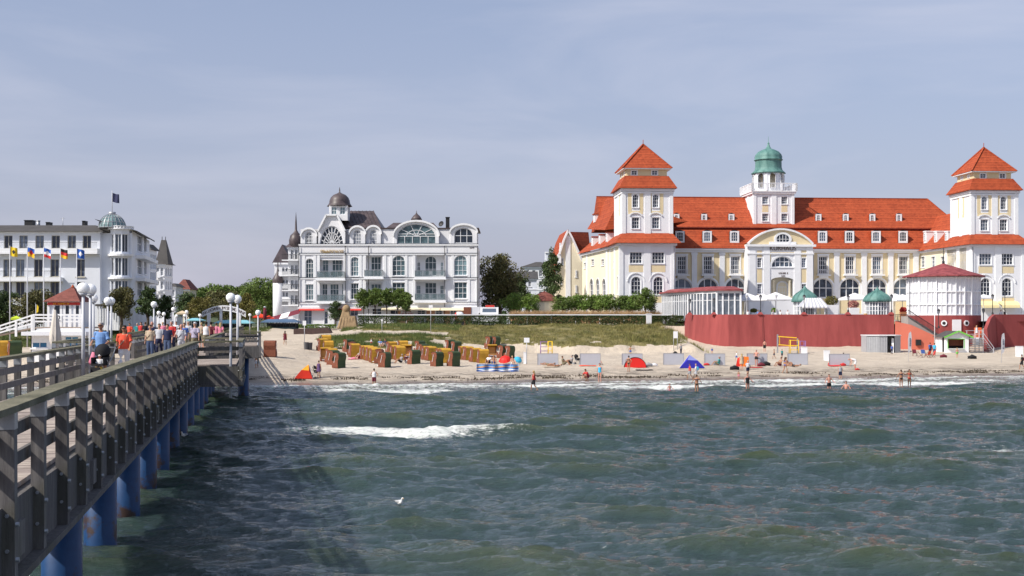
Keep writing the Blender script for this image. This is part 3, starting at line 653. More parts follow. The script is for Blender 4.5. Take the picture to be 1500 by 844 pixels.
# ------------------------------------------------------------------ spa hotel with two red-roofed towers
TZ = 6.05      # level of the terrace behind the red sea wall
def kurhaus():
 fr = Frame(X(912, 213), 213, 5.0, 4.0); rt = fr.root('grand_hotel', 'long cream and white spa hotel with two red pyramid-roofed towers and a green copper cupola', 'hotel')
 lx, lz = fr.lx, fr.lz
 W0 = MB(); C0 = MB(); TR = MB(); PC = MB()   # white walls, cream walls, trim, pale cream walls
 def tower(pxL, pxR, apexY, e1, b1, e2t, e2b, e3, r3, colx, lowL, lowR, skirtL, skirtR, mirror):
  W0 = MB(); C0 = MB(); TR = MB(); x0, x1 = lx(pxL, 0), lx(pxR, 0); D = x1 - x0; zt = lambda p: lz(p, (x0 + x1) / 2, 0)
  zE = zt(e2b); zR = zt(r3)
  # upper shaft
  Wf = Wall(fr, (x0, 0), (x1, 0)); Wl = Wall(fr, (x0, D), (x0, 0)); Wr = Wall(fr, (x1, 0), (x1, D)); Wb = Wall(fr, (x1, D), (x0, D))
  ops = []; kinds = []
  for cx in colx:
   ops.append(Wf.op(cx, 8.8, e2b + 8.5, e2b + 28, .95)); kinds.append('a'); ops.append(Wf.op(cx, 11, e2b + 42.5, e2b + 59, 0)); kinds.append('r')
  facade(W0, Wf, 0, Wf.L, zR - 1, zE, ops)
  for o, k in zip(ops, kinds):
   window(rt, Wf, o, 3, 4 if k == 'a' else 3, surround=.16, bw=.05)
   uc, wd, zb, z1, rise = o
   if k == 'r':    # hood moulding
    pts = [Wf.T(uc + 1.05 * math.cos(t), -.12, z1 + .25 + .55 * math.sin(t)) for t in [math.pi * i / 8 for i in range(9)]]
    for a, b in zip(pts, pts[1:]): TR.beam(a, b, .16, .2)
  for W in (Wl, Wr):
   oo = [(W.L * f, .95, z, z + 2.2, .45) for f in (.5,) for z in (lz(e2b + 28, x0, 0), lz(e2b + 58, x0, 0))]
   facade(W0, W, 0, W.L, zR - 1, zE, oo)
   for o in oo: window(rt, W, o, 2, 3, surround=.15)
  wbox(W0, Wb, 0, Wb.L, 0, .2, zR - 1, zE)
  # cream panels framed by pilasters
  for W, us in ((Wf, [Wf.u(c) for c in colx]), (Wl, [Wl.L * .5])):
   for u in us:
    for (za, zb_) in ((lz(e2b + 33, x0, 0), lz(e2b + 5, x0, 0)),):
     for sgn in (-1, 1): wbox(C0, W, u + sgn * 1.02 - .32, u + sgn * 1.02 + .32, -.025, .01, za, zb_)
     wbox(C0, W, u - 1.3, u + 1.3, -.02, .01, za - .55, za)
  for W in (Wf, Wl, Wr):
   for u in (0.0, W.L / 2, W.L):
    wbox(TR, W, max(-.1, u - .55), min(W.L + .1, u + .55), -.12, .02, zR - .8, zE - .3)
   wbox(TR, W, -.35, W.L + .35, -.3, .05, zE - .5, zE - .05); wbox(TR, W, -.15, W.L + .15, -.18, .03, zE - .9, zE - .62)
  # roofs of the shaft
  T = MB(); ov = .75; zT = zt(e2t); ins = 1.0
  T.frust((x0 - ov, x1 + ov, -ov, D + ov, zE), (x0 + ins * .55, x1 - ins * .55, ins * .55, D - ins * .55, zT + .1)); T.build('lower_tower_roof', 'tile', rt)
  a, b = x0 + ins * .8, x1 - ins * .8; zb1 = zt(e1)
  Wf2 = Wall(fr, (a, a - x0), (b, a - x0)); Wl2 = Wall(fr, (a, D - (a - x0)), (a, a - x0))
  for W in (Wf2, Wl2):
   oo = [W.op(c, 8.5, e1 + 3.8, e1 + 10.8) for c in ([colx[0] - 2, colx[1] - 1.5])] if W is Wf2 else [(W.L * .3, .8, zT + .45, zb1 - .45, 0), (W.L * .7, .8, zT + .45, zb1 - .45, 0)]
   facade(C0, W, 0, W.L, zT - .2, zb1, oo, .15)
   for o in oo: window(rt, W, o, 2, 2, depth=.15, surround=.12, sill=False)
  wbox(C0, Wall(fr, (b, a - x0), (b, D - (a - x0))), .01, D - 2 * (a - x0), 0, .1, zT - .2, zb1)
  T = MB(); o2 = .75; m = (x0 + x1) / 2; zA = zt(apexY)
  T.add([(a - o2, a - x0 - o2, zb1), (b + o2, a - x0 - o2, zb1), (b + o2, D - (a - x0) + o2, zb1), (a - o2, D - (a - x0) + o2, zb1), (m, D / 2, zA)], [(0, 1, 4), (1, 2, 4), (2, 3, 4), (3, 0, 4), (3, 2, 1, 0)])
  T.build('pyramid_roof', 'tile', rt)
  TR.box(a - o2 + .08, b + o2 - .08, a - x0 - o2 + .08, D - (a - x0) + o2 - .08, zb1 - .18, zb1 - .01)
  rl = MB()
  for (cx_, cy_) in ((a - o2, a - x0 - o2), (b + o2, a - x0 - o2), (a - o2, D - (a - x0) + o2), (b + o2, D - (a - x0) + o2)): rl.beam((cx_, cy_, zb1 + .05), (m, D / 2, zA + .1), .28, .2)
  rl.cyl(m, D / 2, zA - .1, zA + .9, .06, 6); rl.build('hip_ridge', 'tile', rt)
  # lower block and its skirt roof
  X0, X1 = lx(lowL, -1.2), lx(lowR, -1.2); zS = lz(e3, X0, -1.2); zG = -.6
  Wf = Wall(fr, (X0, -1.2), (X1, -1.2)); Wl = Wall(fr, (X0, D + 1.2), (X0, -1.2)); Wr = Wall(fr, (X1, -1.2), (X1, D + 1.2))
  lc = [colx[0] + (.6 if not mirror else 1.5), colx[1] + (3.7 if not mirror else 5)]
  ops = [Wf.op(c, 18, e3 + 13.5, e3 + 30) for c in lc] + [Wf.op(c, 14.2, e3 + 49.5, e3 + 75.5, 1.0) for c in lc]
  facade(W0, Wf, 0, Wf.L, zG, zS, ops)
  for i, o in enumerate(ops): window(rt, Wf, o, 4 if i < 2 else 3, 3 if i < 2 else 4, surround=.22 if i >= 2 else .12)
  for o in ops[:2]:
   wbox(C0, Wf, o[0] - 1.25, o[0] + 1.25, -.02, .01, o[2] - 1.5, o[2] - .3)
  for o in ops[2:]:
   wbox(C0, Wf, o[0] - 1.3, o[0] + 1.3, -.02, .01, o[2] - 1.4, o[2] - .35)
   pts = [Wf.T(o[0] + 1.5 * math.cos(t), -.06, o[3] - .85 + 1.5 * math.sin(t)) for t in [math.pi * i / 10 for i in range(11)]]
   for a_, b_ in zip(pts, pts[1:]): TR.beam(a_, b_, .22, .16)
  for W in (Wl, Wr):
   oo = [(W.L * .8, .9, Wf.z(e3 + 75, 0), Wf.z(e3 + 48, 0), .45), (W.L * .4, .8, Wf.z(e3 + 34, 0), Wf.z(e3 + 24, 0), 0)]
   facade(W0 if mirror else PC, W, 0, W.L, zG, zS, oo)
   for o in oo: window(rt, W, o, 2, 4, surround=.12)
  for W in (Wf, Wl, Wr):
   for u in (.0, W.L / 2, W.L): wbox(TR, W, max(-.1, u - .6), min(W.L + .1, u + .6), -.13, .02, zG, zS - .4)
   wbox(TR, W, -.4, W.L + .4, -.35, .05, zS - .45, zS - .04)
  T = MB(); ov = 1.0
  T.frust((X0 - ov, X1 + ov, -1.2 - ov, D + 1.2 + ov, zS), (x0 - .02, x1 + .02, -.02, D + .02, zR)); T.build('skirt_roof', 'tile', rt)
  W0.build('tower_wall', 'white', rt); C0.build('cream_panel', 'cream', rt); TR.build('tower_trim', 'trim', rt)
  return x0, x1, D, X0, X1, zS, zR
 L_ = tower(912, 985, 207, 246, 258, 258, 276, 356, 341.5, (931, 960.5), 908, 988, 0, 0, False)
 R_ = tower(1423, 1490.5, 212, 250.5, 262, 262, 279, 358, 343, (1442, 1470), 1423.5, 1501, 0, 0, True)
 # ---- main range
 ym = 21.0; xa, xb = L_[1] - 1, R_[3] + .3
 Wm = Wall(fr, (xa, ym), (xb, ym)); zc = Wm.z(364, 20); zg = 0
 wins = [998.8, 1037, 1077, 1205.8, 1245, 1284.6, 1323.5]; ops = []
 for c in wins: ops.append(Wm.op(c, 13, 375.5, 401.5)); ops.append(Wm.op(c, 29, 408, 436, .92))
 po0, po1 = Wm.u(1095), Wm.u(1190)
 for (u0, u1) in ((0, po0), (po1, Wm.L)): facade(C0, Wm, u0, u1, zg, zc - .8, [o for o in ops if u0 < o[0] < u1], .35)
 bal = MB()
 for i, o in enumerate(ops):
  window(rt, Wm, o, 4 if i % 2 == 0 else 3, 4 if i % 2 == 0 else 2, surround=.25 if i % 2 == 0 else .35, depth=.35, fw=.14, bw=.07 if i % 2 == 0 else .14)
  if i % 2 == 0:
   uc, wd, zb, zt, _ = o; wbox(TR, Wm, uc - 1.35, uc + 1.35, -.75, 0, zb - .35, zb - .12); wbox(TR, Wm, uc - .9, uc + .9, -.45, 0, zb - .75, zb - .36)
   wbox(TR, Wm, uc - 1.2, uc + 1.2, -.18, 0, zt + .25, zt + .48)
   for k in range(13): t = -1.25 + 2.5 * k / 12; wbox(bal, Wm, uc + t - .02, uc + t + .02, -.7, -.66, zb - .12, zb + .75)
   wbox(bal, Wm, uc - 1.3, uc + 1.3, -.72, -.64, zb + .72, zb + .8)
 bal.build('balcony_railing', 'pole', rt)
 for c in (1017, 1057.5, 1096.5, 1187.5, 1225.5, 1265.5, 1304.5, 1341.5):
  u = Wm.u(c); wbox(TR, Wm, u - .5, u + .5, -.2, .02, zg, zc - .8)
  wbox(TR, Wm, u - .62, u + .62, -.26, .02, zc - 1.3, zc - .85)
 wbox(TR, Wm, 0, Wm.L, -.35, .3, zc - .8, zc - .35); wbox(TR, Wm, 0, Wm.L, -.75, .3, zc - .35, zc - .03)
 # roof
 zl = fr.lz(335, 30, ym + 3.2); zl2 = fr.lz(333.2, 30, ym + 2.6); zr = fr.lz(290, 30, ym + 10)
 xe = fr.lx(1358, ym + 10); x9 = xb + 3
 T = MB(); T.add([(xa - 3, ym - .9, zc), (x9 + 2, ym - .9, zc), (x9 + 2, ym + 3.0, zl), (xa - 3, ym + 3.0, zl)], [(0, 1, 2, 3)])
 T.add([(xa - 3, ym - .9, zc), (x9 + 2, ym - .9, zc), (x9 + 2, ym - .75, zc - .1), (xa - 3, ym - .75, zc - .1)], [(0, 1, 2, 3)]); T.build('mansard_roof', 'tile', rt)
 g = MB(); g.box(xa - 3, x9 + 1, ym + 2.5, ym + 3.0, zl + .0, zl + .14); g.build('roof_ledge', 'maroontin', rt)
 T = MB(); yb = ym + 17.5
 x91 = x9 + 6
 T.add([(xa - 8, ym + 2.4, zl + .15), (x91, ym + 2.4, zl + .15), (xe, ym + 10, zr), (xa - 8, ym + 10, zr), (xa - 8, yb, zl), (x91, yb, zl)],
   [(0, 1, 2, 3), (3, 2, 5, 4), (1, 5, 2), (0, 3, 4)]); T.build('main_roof', 'tile', rt)
 rg = MB(); rg.beam((xa - 8, ym + 10, zr + .05), (xe, ym + 10, zr + .05), .3, .2); rg.beam((xe, ym + 10, zr + .05), (x91, ym + 2.4, zl + .2), .28, .2); rg.build('ridge', 'tile', rt)
 def slope_z(y, lower): return zc + (zl - zc) * (y - ym + .9) / 3.9 if lower else zl + .15 + (zr - zl) * (y - ym - 2.4) / 7.6
 def dormer(c, wpx, pt, pb, ly, depth, roofm='tile', W=None):
  u0, u1 = lx(c - wpx / 2, ly), lx(c + wpx / 2, ly); zb, zt = lz(pb, u0, ly), lz(pt, u0, ly); h = (u1 - u0) / 2; xc = (u0 + u1) / 2
  Wd = Wall(fr, (u0, ly), (u1, ly)); op = (h, 2 * h - .5, zb + .3, zt - .18, .3); wall = MB()
  P = [(u0, zb)] + [(u1, zb)] + [(xc + h * math.cos(t), zt - .3 + .3 * math.sin(t)) for t in [math.pi * i / 6 for i in range(7)]]
  f = MB(); facade(f, Wd, 0, 2 * h, zb, zt, [op], .16)
  f.box(u0, u0 + .05, ly, ly + .12, zb, zt); o = f.build('dormer', 'trim', rt)
  window(o, Wd, op, 3 if wpx > 10 else 2, 3, depth=.16, sill=False, fw=.08, bw=.05)
  r = MB(); Q = [(u0 - .12, zb)] + [(u0 - .12, zt - .12), (xc - h * .5, zt + .16), (xc, zt + .22), (xc + h * .5, zt + .16), (u1 + .12, zt - .12), (u1 + .12, zb)]
  r.add([(x, ly + .04, z) for x, z in Q] + [(x, ly + depth, z) for x, z in Q], [(i, i + 1, i + 8, i + 7) for i in range(6)]); r.build('dormer_roof', 'tile', o)
 for c in (996, 1036, 1076, 1205, 1244.5, 1283.5, 1323): dormer(c, 13.5, 338.5, 356, ym + .15, 3)
 for c in (991, 1031.5, 1071.5, 1199, 1239, 1278, 1317): dormer(c, 8.5, 313.5, 327.5, ym + 4.2, 3.5)
 # ---- portico
 yp = ym - 3.2; Wp = Wall(fr, (lx(1096, yp), yp), (lx(1190.5, yp), yp)); Lp = Wp.L; zp = Wp.z(358, 3); PW = MB()
 big = Wp.op(1146.5, 33, 375.5, 391.5, 1.0); door = Wp.op(1146, 33, 406, 437, .3); so_ = [Wp.op(c, 6.5, a, b) for c in (1112.5, 1177.5) for a, b in ((378, 392), (416, 430))]
 facade(PW, Wp, 0, Lp, 0, zp, [big, door] + so_, .5)
 wbox(PW, Wall(fr, (Wp.A[0], ym), Wp.A), 0, 3.19, 0, .2, 0, zp); wbox(PW, Wall(fr, Wp.B, (Wp.B[0], ym)), .01, 3.2, 0, .2, 0, zp)
 PW.build('portico_wall', 'white', rt)
 window(rt, Wp, big, 5, 2, surround=.4, depth=.5, fw=.16, bw=.12)
 for o in so_: window(rt, Wp, o, 2, 4, surround=.08)
 dm = MB(); wbox(dm, Wp, door[0] - door[1] / 2 - .3, door[0] + door[1] / 2 + .3, 1.7, 1.75, 0, door[3] + .3); dw = dm.build('entrance_back_wall', 'palecream', rt)
 Wd2 = Wall(fr, (Wp.A[0], yp + 1.6), (Wp.B[0], yp + 1.6)); window(rt, Wd2, Wd2.op(1146, 15, 413, 437, .9), 4, 3, depth=.2, surround=.2, fw=.12, fan=4, name='entrance_door')
 for s_ in (-1, 1):
  c_ = MB(); p_ = Wp.T(door[0] + s_ * door[1] * .36, .55, 0); c_.lathe(p_[0], p_[1], [(.3, 0), (.3, .2), (.24, .3), (.2, door[3] - .9), (.3, door[3] - .75), (.3, door[3] - .62)], 14); c_.build('column', 'palecream', rt)
 for c, wd in ((1112.5, 6.5), (1177.5, 6.5)):
  for a, b in ((367, 377), (394, 414), (431, 440)):
   u = Wp.u(c); wbox(C0, Wp, u - .47, u + .47, -.02, .01, Wp.z(b, u), Wp.z(a, u))
 for c in (1102, 1123, 1168, 1186): u = Wp.u(c); wbox(TR, Wp, u - .62, u + .62, -.14, .01, 0, zp - .5)
 wbox(TR, Wp, -.5, Lp + .5, -.5, .3, zp - .45, zp - .02); wbox(TR, Wp, -.2, Lp + .2, -.22, .3, zp - 1.9, zp - 1.6)
 # segment pediment
 zap = Wp.z(336.5, 3); hr_ = zap - zp; Rr = (Lp / 2) ** 2 / (2 * hr_) + hr_ / 2; ang = math.asin(Lp / 2 / Rr); arc = [(Lp / 2 + Rr * math.sin(-ang + 2 * ang * i / 20), zp + hr_ - Rr + Rr * math.cos(-ang + 2 * ang * i / 20)) for i in range(21)]
 pd = MB(); pd.prism([(Wp.A[0] + u, z) for u, z in arc], yp + .02, yp + 5.5); pd.build('pediment', 'cream', rt)
 for a, b in zip(arc, arc[1:]): TR.beam(Wp.T(a[0], .1, a[1] + .1), Wp.T(b[0], .1, b[1] + .1), .95, .32)
 tr = MB()
 tr.add([Wp.T(a[0], dd, a[1] + .27) for a in arc for dd in (-.35, 6)], [(2 * i, 2 * i + 2, 2 * i + 3, 2 * i + 1) for i in range(20)]); tr.build('pediment_roof', 'tile', rt)
 ov = MB(); oc = Wp.u(1146.5); oz = Wp.z(350.5, oc)
 P = [(oc + 1.25 * math.cos(2 * math.pi * i / 20), oz + .95 * math.sin(2 * math.pi * i / 20)) for i in range(20)]; Q = [(oc + 1.7 * math.cos(2 * math.pi * i / 20), oz + 1.3 * math.sin(2 * math.pi * i / 20)) for i in range(20)]
 ring(ov, Wp.T, Q, P, -.16, .05)
 for dx_ in (-.6, 0, .6): wbox(ov, Wp, oc + dx_ - .04, oc + dx_ + .04, -.08, .02, oz - .85, oz + .85)
 wbox(ov, Wp, oc - 1.2, oc + 1.2, -.08, .02, oz - .04, oz + .04); oo_ = ov.build('oval_window', 'trim', rt); pn = MB(); pn.poly([Wp.T(u, -.02, z) for u, z in P]); pn.build('pane', 'glass', oo_, fixn=False)
 wbox(TR, Wp, oc - 2.6, oc + 2.6, -.12, .02, zp, zp + .5)
 p_ = Wp.T(oc, -.16, Wp.z(364.2, oc)); text('KURHAUS', 'sign_letters', 1.15, 'letter', rt, p_, 0, .05, Wp.u(1166.5) - Wp.u(1128))
 oX = Wp.A[0]; oY = Wp.A[1] - .03
 for n_, (c0, c1, p0, p1) in enumerate(((1140.5, 1155, 401.6, 399), (1144.5, 1151.5, 405.3, 403.2))): strokes('small_sign_letters', rt, (oX, 0, 0), Wp.u(c0), Wp.u(c1), Wp.z(p0, oc), Wp.z(p1, oc), oY, 'letter', 5 + n_)
 for c0, c1, p0, p1 in ((1127.5, 1166, 372.6, 369.5), (1127.5, 1129.5, 391, 372.6), (1164, 1166, 391, 372.6)): wbox(C0, Wp, Wp.u(c0), Wp.u(c1), -.02, .01, Wp.z(p0, oc), Wp.z(p1, oc))
 # ---- central tower and cupola
 yt = ym + 3.4; t0, t1 = lx(1104, yt), lx(1163, yt); Dt = t1 - t0; zb_, zt_ = lz(330, t0, yt), lz(281, t0, yt); Wt = Wall(fr, (t0, yt), (t1, yt)); wt = MB()
 oo = [Wt.op(c, 9, a, b) for c in (1121, 1149) for a, b in ((288, 299), (313, 324))]
 facade(wt, Wt, 0, Dt, zb_ - 1, zt_, oo); Wtl = Wall(fr, (t0, yt + Dt), (t0, yt)); ol = [(Dt * .5, .8, zt_ - 2.6, zt_ - 1.3, 0)]; facade(wt, Wtl, 0, Dt, zb_ - 1, zt_, ol); wbox(wt, Wall(fr, (t1, yt), (t1, yt + Dt)), .01, Dt, 0, .2, zb_ - 1, zt_)
 wt.build('central_tower_wall', 'white', rt)
 for o in oo: window(rt, Wt, o, 3, 3, surround=.1)
 window(rt, Wtl, ol[0], 2, 2)
 for c in (1121, 1149): u = Wt.u(c); wbox(C0, Wt, u - .6, u + .6, -.02, .01, Wt.z(311, u), Wt.z(301, u))
 for W_ in (Wt, Wtl):
  for u in (.0, Dt / 2, Dt): wbox(TR, W_, max(-.06, u - .5), min(Dt + .06, u + .5), -.13, .02, zb_ - 1, zt_ - .3)
  wbox(TR, W_, -.3, Dt + .3, -.35, .1, zt_ - .35, zt_)
 pl = MB(); pl.box(t0 - .5, t1 + .5, yt - .5, yt + Dt + .5, zt_ + .003, zt_ + .22); pl.build('platform', 'trim', rt)
 br = MB(); zq = lz(268.5, t0, yt)
 for (a, b) in (((t0 - .4, yt - .4), (t1 + .4, yt - .4)), ((t0 - .4, yt + Dt + .4), (t0 - .4, yt - .4)), ((t1 + .4, yt - .4), (t1 + .4, yt + Dt + .4))):
  br.beam((*a, zq), (*b, zq), .16, .12); n = 30
  for i in range(n + 1):
   p = (a[0] + (b[0] - a[0]) * i / n, a[1] + (b[1] - a[1]) * i / n); wdt = .3 if i % 10 == 0 else .07
   br.box(p[0] - wdt / 2, p[0] + wdt / 2, p[1] - wdt / 2, p[1] + wdt / 2, zt_ + .22, zq)
 br.build('balustrade', 'trim', rt)
 cx, cy = (t0 + t1) / 2 + .05, yt + Dt / 2; rl = (lx(1150, yt + 1) - lx(1105, yt + 1)) / 2; z0_, z1_ = zt_ + .2, lz(251, t0, yt + 2)
 ln = MB(); A8 = [math.pi / 8 + math.pi / 4 * i for i in range(8)]
 for i in range(8):
  a, b = A8[i], A8[(i + 1) % 8]; pa = (cx + rl * math.cos(a), cy + rl * math.sin(a)); pb = (cx + rl * math.cos(b), cy + rl * math.sin(b)); Wo = Wall(fr, pb, pa) if False else Wall(fr, pa, pb)
  o = (Wo.L / 2, Wo.L * .5, z0_ + .8, z1_ - .4, Wo.L * .25); facade(ln, Wo, 0, Wo.L, z0_, z1_, [o], -.3)
 ln.build('lantern', 'white', rt); dk = MB(); dk.cyl(cx, cy, z0_, z1_, rl * .5, 8); dk.build('lantern_core', 'palecream', rt)
 k = (lx(1150.5, yt + 2) - lx(1100.5, yt + 2)) / 2; zz = lambda p: lz(p, t0, yt + 3)
 dm = MB(); dm.lathe(cx, cy, [(k * .9, zz(254.5)), (k, zz(253.5)), (k * .92, zz(251.5)), (k * .80, zz(248.5)), (k * .76, zz(245)), (k * .75, zz(236)), (k * .76, zz(234.5)), (k * .82, zz(234)), (k * .82, zz(233)), (k * .77, zz(232.4)), (k * .79, zz(229)), (k * .74, zz(225.5)), (k * .60, zz(221.5)), (k * .36, zz(218.5)), (k * .16, zz(216.5)), (k * .09, zz(213)), (k * .05, zz(210)), (.05, zz(206)), (.03, zz(199)), (.001, zz(198.5))], 24); dm.build('copper_dome', 'copper', rt)
 fb = MB(); fb.sphere(cx, cy, zz(209), .22, 10); fb.build('finial_ball', 'copper', rt)
 # ---- inner wall of the right wing (faces left), its roof and dormers
 xi = R_[3]; Wi = Wall(fr, (xi, ym - .1), (xi, R_[2] + 1)); Wi = Wall(fr, (xi, ym), (xi, 1.0))
 oo = [Wi.op(c, 5.5, 376, 392) for c in (1352, 1367, 1381)] + [Wi.op(c, 7, 408, 432, 1) for c in (1352, 1366, 1381)]
 zS = R_[5]; facade(PC, Wi, 0, Wi.L, 0, zS, oo)
 for o in oo: window(rt, Wi, o, 2, 3, surround=.12)
 wbox(TR, Wi, 0, Wi.L, -.5, 0, zS - .4, zS - .03)
 T = MB(); zt3 = lz(308.5, fr.lx(1374, 14), 14);
 yA = R_[2] - .3; T.add([(xi - .9, ym + 4, zS), (xi - .9, yA, zS), (xi + 5.5, yA, zt3), (xi + 5.5, ym + 8, zt3), (xi + 12, yA, zS), (xi + 12, ym + 4, zS)], [(0, 1, 2, 3), (3, 2, 4, 5), (1, 2, 4)]); T.build('wing_roof', 'tile', rt)
 for c in (1355, 1370.5, 1386.5):
  Wi2 = Wall(fr, (xi + .3, ym), (xi + .3, 0)); u = Wi2.u(c); y_ = Wi2.T(u, 0, 0)[1]; zb2, zt2 = Wi2.z(354, u), Wi2.z(338.5, u)
  d = MB(); d.box(xi + .3, xi + 4.2, y_ - .65, y_ + .65, zb2 - .3, zt2 - .2); d.box(xi + .2, xi + 3.6, y_ - .75, y_ + .75, zt2 - .2, zt2); do = d.build('dormer', 'trim', rt); W_ = Wall(fr, (xi + .27, y_ + .65), (xi + .27, y_ - .65)); window(do, W_, (.65, .8, zb2 + .2, zt2 - .4, .2), 2, 3, depth=.02, sill=False)
 # ---- left wing running back from the left tower
 xw = lx(907, 2); xl0 = (L_[3], L_[2] + 1.2); xl1 = (lx(853, 34), 34.0); Wn = Wall(fr, xl1, xl0)
 oo = [Wn.op(c, 5.6, 408, 434, 1) for c in (866.7, 875.7, 885)] + [Wn.op(c, 4.2, 380, 389) for c in (868.3, 883)] + [Wn.op(857, 3, 385, 393)]
 facade(PC, Wn, 0, Wn.L, 0, L_[5], oo)
 for o in oo: window(rt, Wn, o, 2, 3, surround=.14)
 u_ = Wn.u(887.5);
 for c in (889, 860): u_ = Wn.u(c); wbox(TR, Wn, u_ - .5, u_ + .5, -.1, .02, 0, L_[5] - .3)
 wbox(TR, Wn, -.4, Wn.L, -.45, 0, L_[5] - .45, L_[5] - .03)
 T = MB(); zS = L_[5]; yA, yB = L_[2], 36
 e0 = (xl0[0] - .9, xl0[1]); e1 = (xl1[0] - .9, xl1[1] + 1); zm = lz(338, 0, 20); zr2 = lz(290, 0, 22)
 a_ = (e0[0] + 4.2, e0[1]); b_ = (e1[0] + 4.2, e1[1])
 T.add([(*e1, zS), (*e0, zS), (*a_, zm), (*b_, zm)], [(0, 1, 2, 3)]); T.build('wing_lower_roof', 'tile', rt)
 T = MB(); A4 = (lx(886, 13), 13, lz(337, 0, 13)); B4 = (lx(860, 34), 34, lz(336, 0, 34)); P4 = (lx(889, 27), 27, lz(290, 0, 27)); Q4 = (lx(908, 14), 14, lz(290, 0, 14)); C4 = (B4[0] + 16, 36, B4[2])
 T.add([A4, B4, P4, Q4, C4, (C4[0], 13, B4[2])], [(1, 0, 3, 2), (4, 1, 2), (3, 5, 4, 2), (0, 5, 3)]); T.build('wing_upper_roof', 'tile', rt)
 for f_, ph in ((.18, 337), (.42, 340), (.68, 343)):
  px_, py_ = e0[0] + (e1[0] - e0[0]) * f_ + 1.3, e0[1] + (e1[1] - e0[1]) * f_; zb2 = zS + .7; d = MB(); d.box(px_, px_ + 4.5, py_ - .8, py_ + .8, zb2, zb2 + 2.1); rf = MB(); rf.box(px_ - .15, px_ + 5, py_ - .9, py_ + .9, zb2 + 2.1, zb2 + 2.3); rf.build('dormer_roof', 'tile', rt)
  do = d.build('dormer', 'trim', rt); W_ = Wall(fr, (px_ - .03, py_ + .8), (px_ - .03, py_ - .8)); window(do, W_, (.8, .95, zb2 + .5, zb2 + 2.1, .3), 2, 3, depth=.02, sill=False)
 d = MB(); px_, py_ = lx(870, 29), 29; z_ = lz(326, px_, 29); d.box(px_, px_ + 4, py_ - .9, py_ + .9, z_, z_ + 1.5); do = d.build('dormer', 'trim', rt); d = MB(); d.box(px_ - .2, px_ + 4.2, py_ - 1.05, py_ + 1.05, z_ + 1.5, z_ + 1.7); d.build('dormer_roof', 'tile', do)
 C0.build('cream_wall', 'cream', rt); PC.build('side_wall', 'palecream', rt); TR.build('white_trim', 'trim', rt)
 dp = MB()
 for c in (1095.5, 1191): u = Wm.u(c); dp.tube([Wm.T(u, -.3, 0), Wm.T(u, -.3, zc - 1)], .07, 6)
 for W_, u in ((Wall(fr, (L_[3], -1.2), (L_[4], -1.2)), L_[4] - L_[3] - .1), (Wall(fr, (R_[3], -1.2), (R_[4], -1.2)), .1)): dp.tube([W_.T(u, -.2, 0), W_.T(u, -.2, L_[5] - .5)], .07, 6)
 dp.build('drainpipe', 'galv', rt)
 # yellow awnings at the right tower
 for c in (1451, 1481.5):
  a = MB(); xx0, xx1 = lx(c - 13, -3), lx(c + 13, -3); za, zb3 = lz(443, xx0, -3), lz(451, xx0, -3)
  pr = [(-1.2, za + .25), (-1.9, za + .2), (-2.6, za - .1), (-2.95, za - .5), (-3.0, zb3), (-2.94, zb3), (-2.9, za - .5), (-1.2, za)]; a.prism(pr, xx0, xx1, 'yz'); a.build('yellow_awning', 'awnyellow', rt)
 return fr, rt
M['letter'] = mat('dark_bronze_letters', (.12, .08, .06), .5); M['goldletter'] = mat('gold_letters', (.50, .33, .10), .4, metal=.3)
M['awnyellow'] = mat('pale_yellow_awning', (.80, .68, .36), .8, .05); M['awncream'] = mat('cream_awning', (.78, .68, .48), .8, .05)
M['rib'] = mat('grey_white_lattice', (.72, .73, .77), .7, .05)
KF, KR = kurhaus()

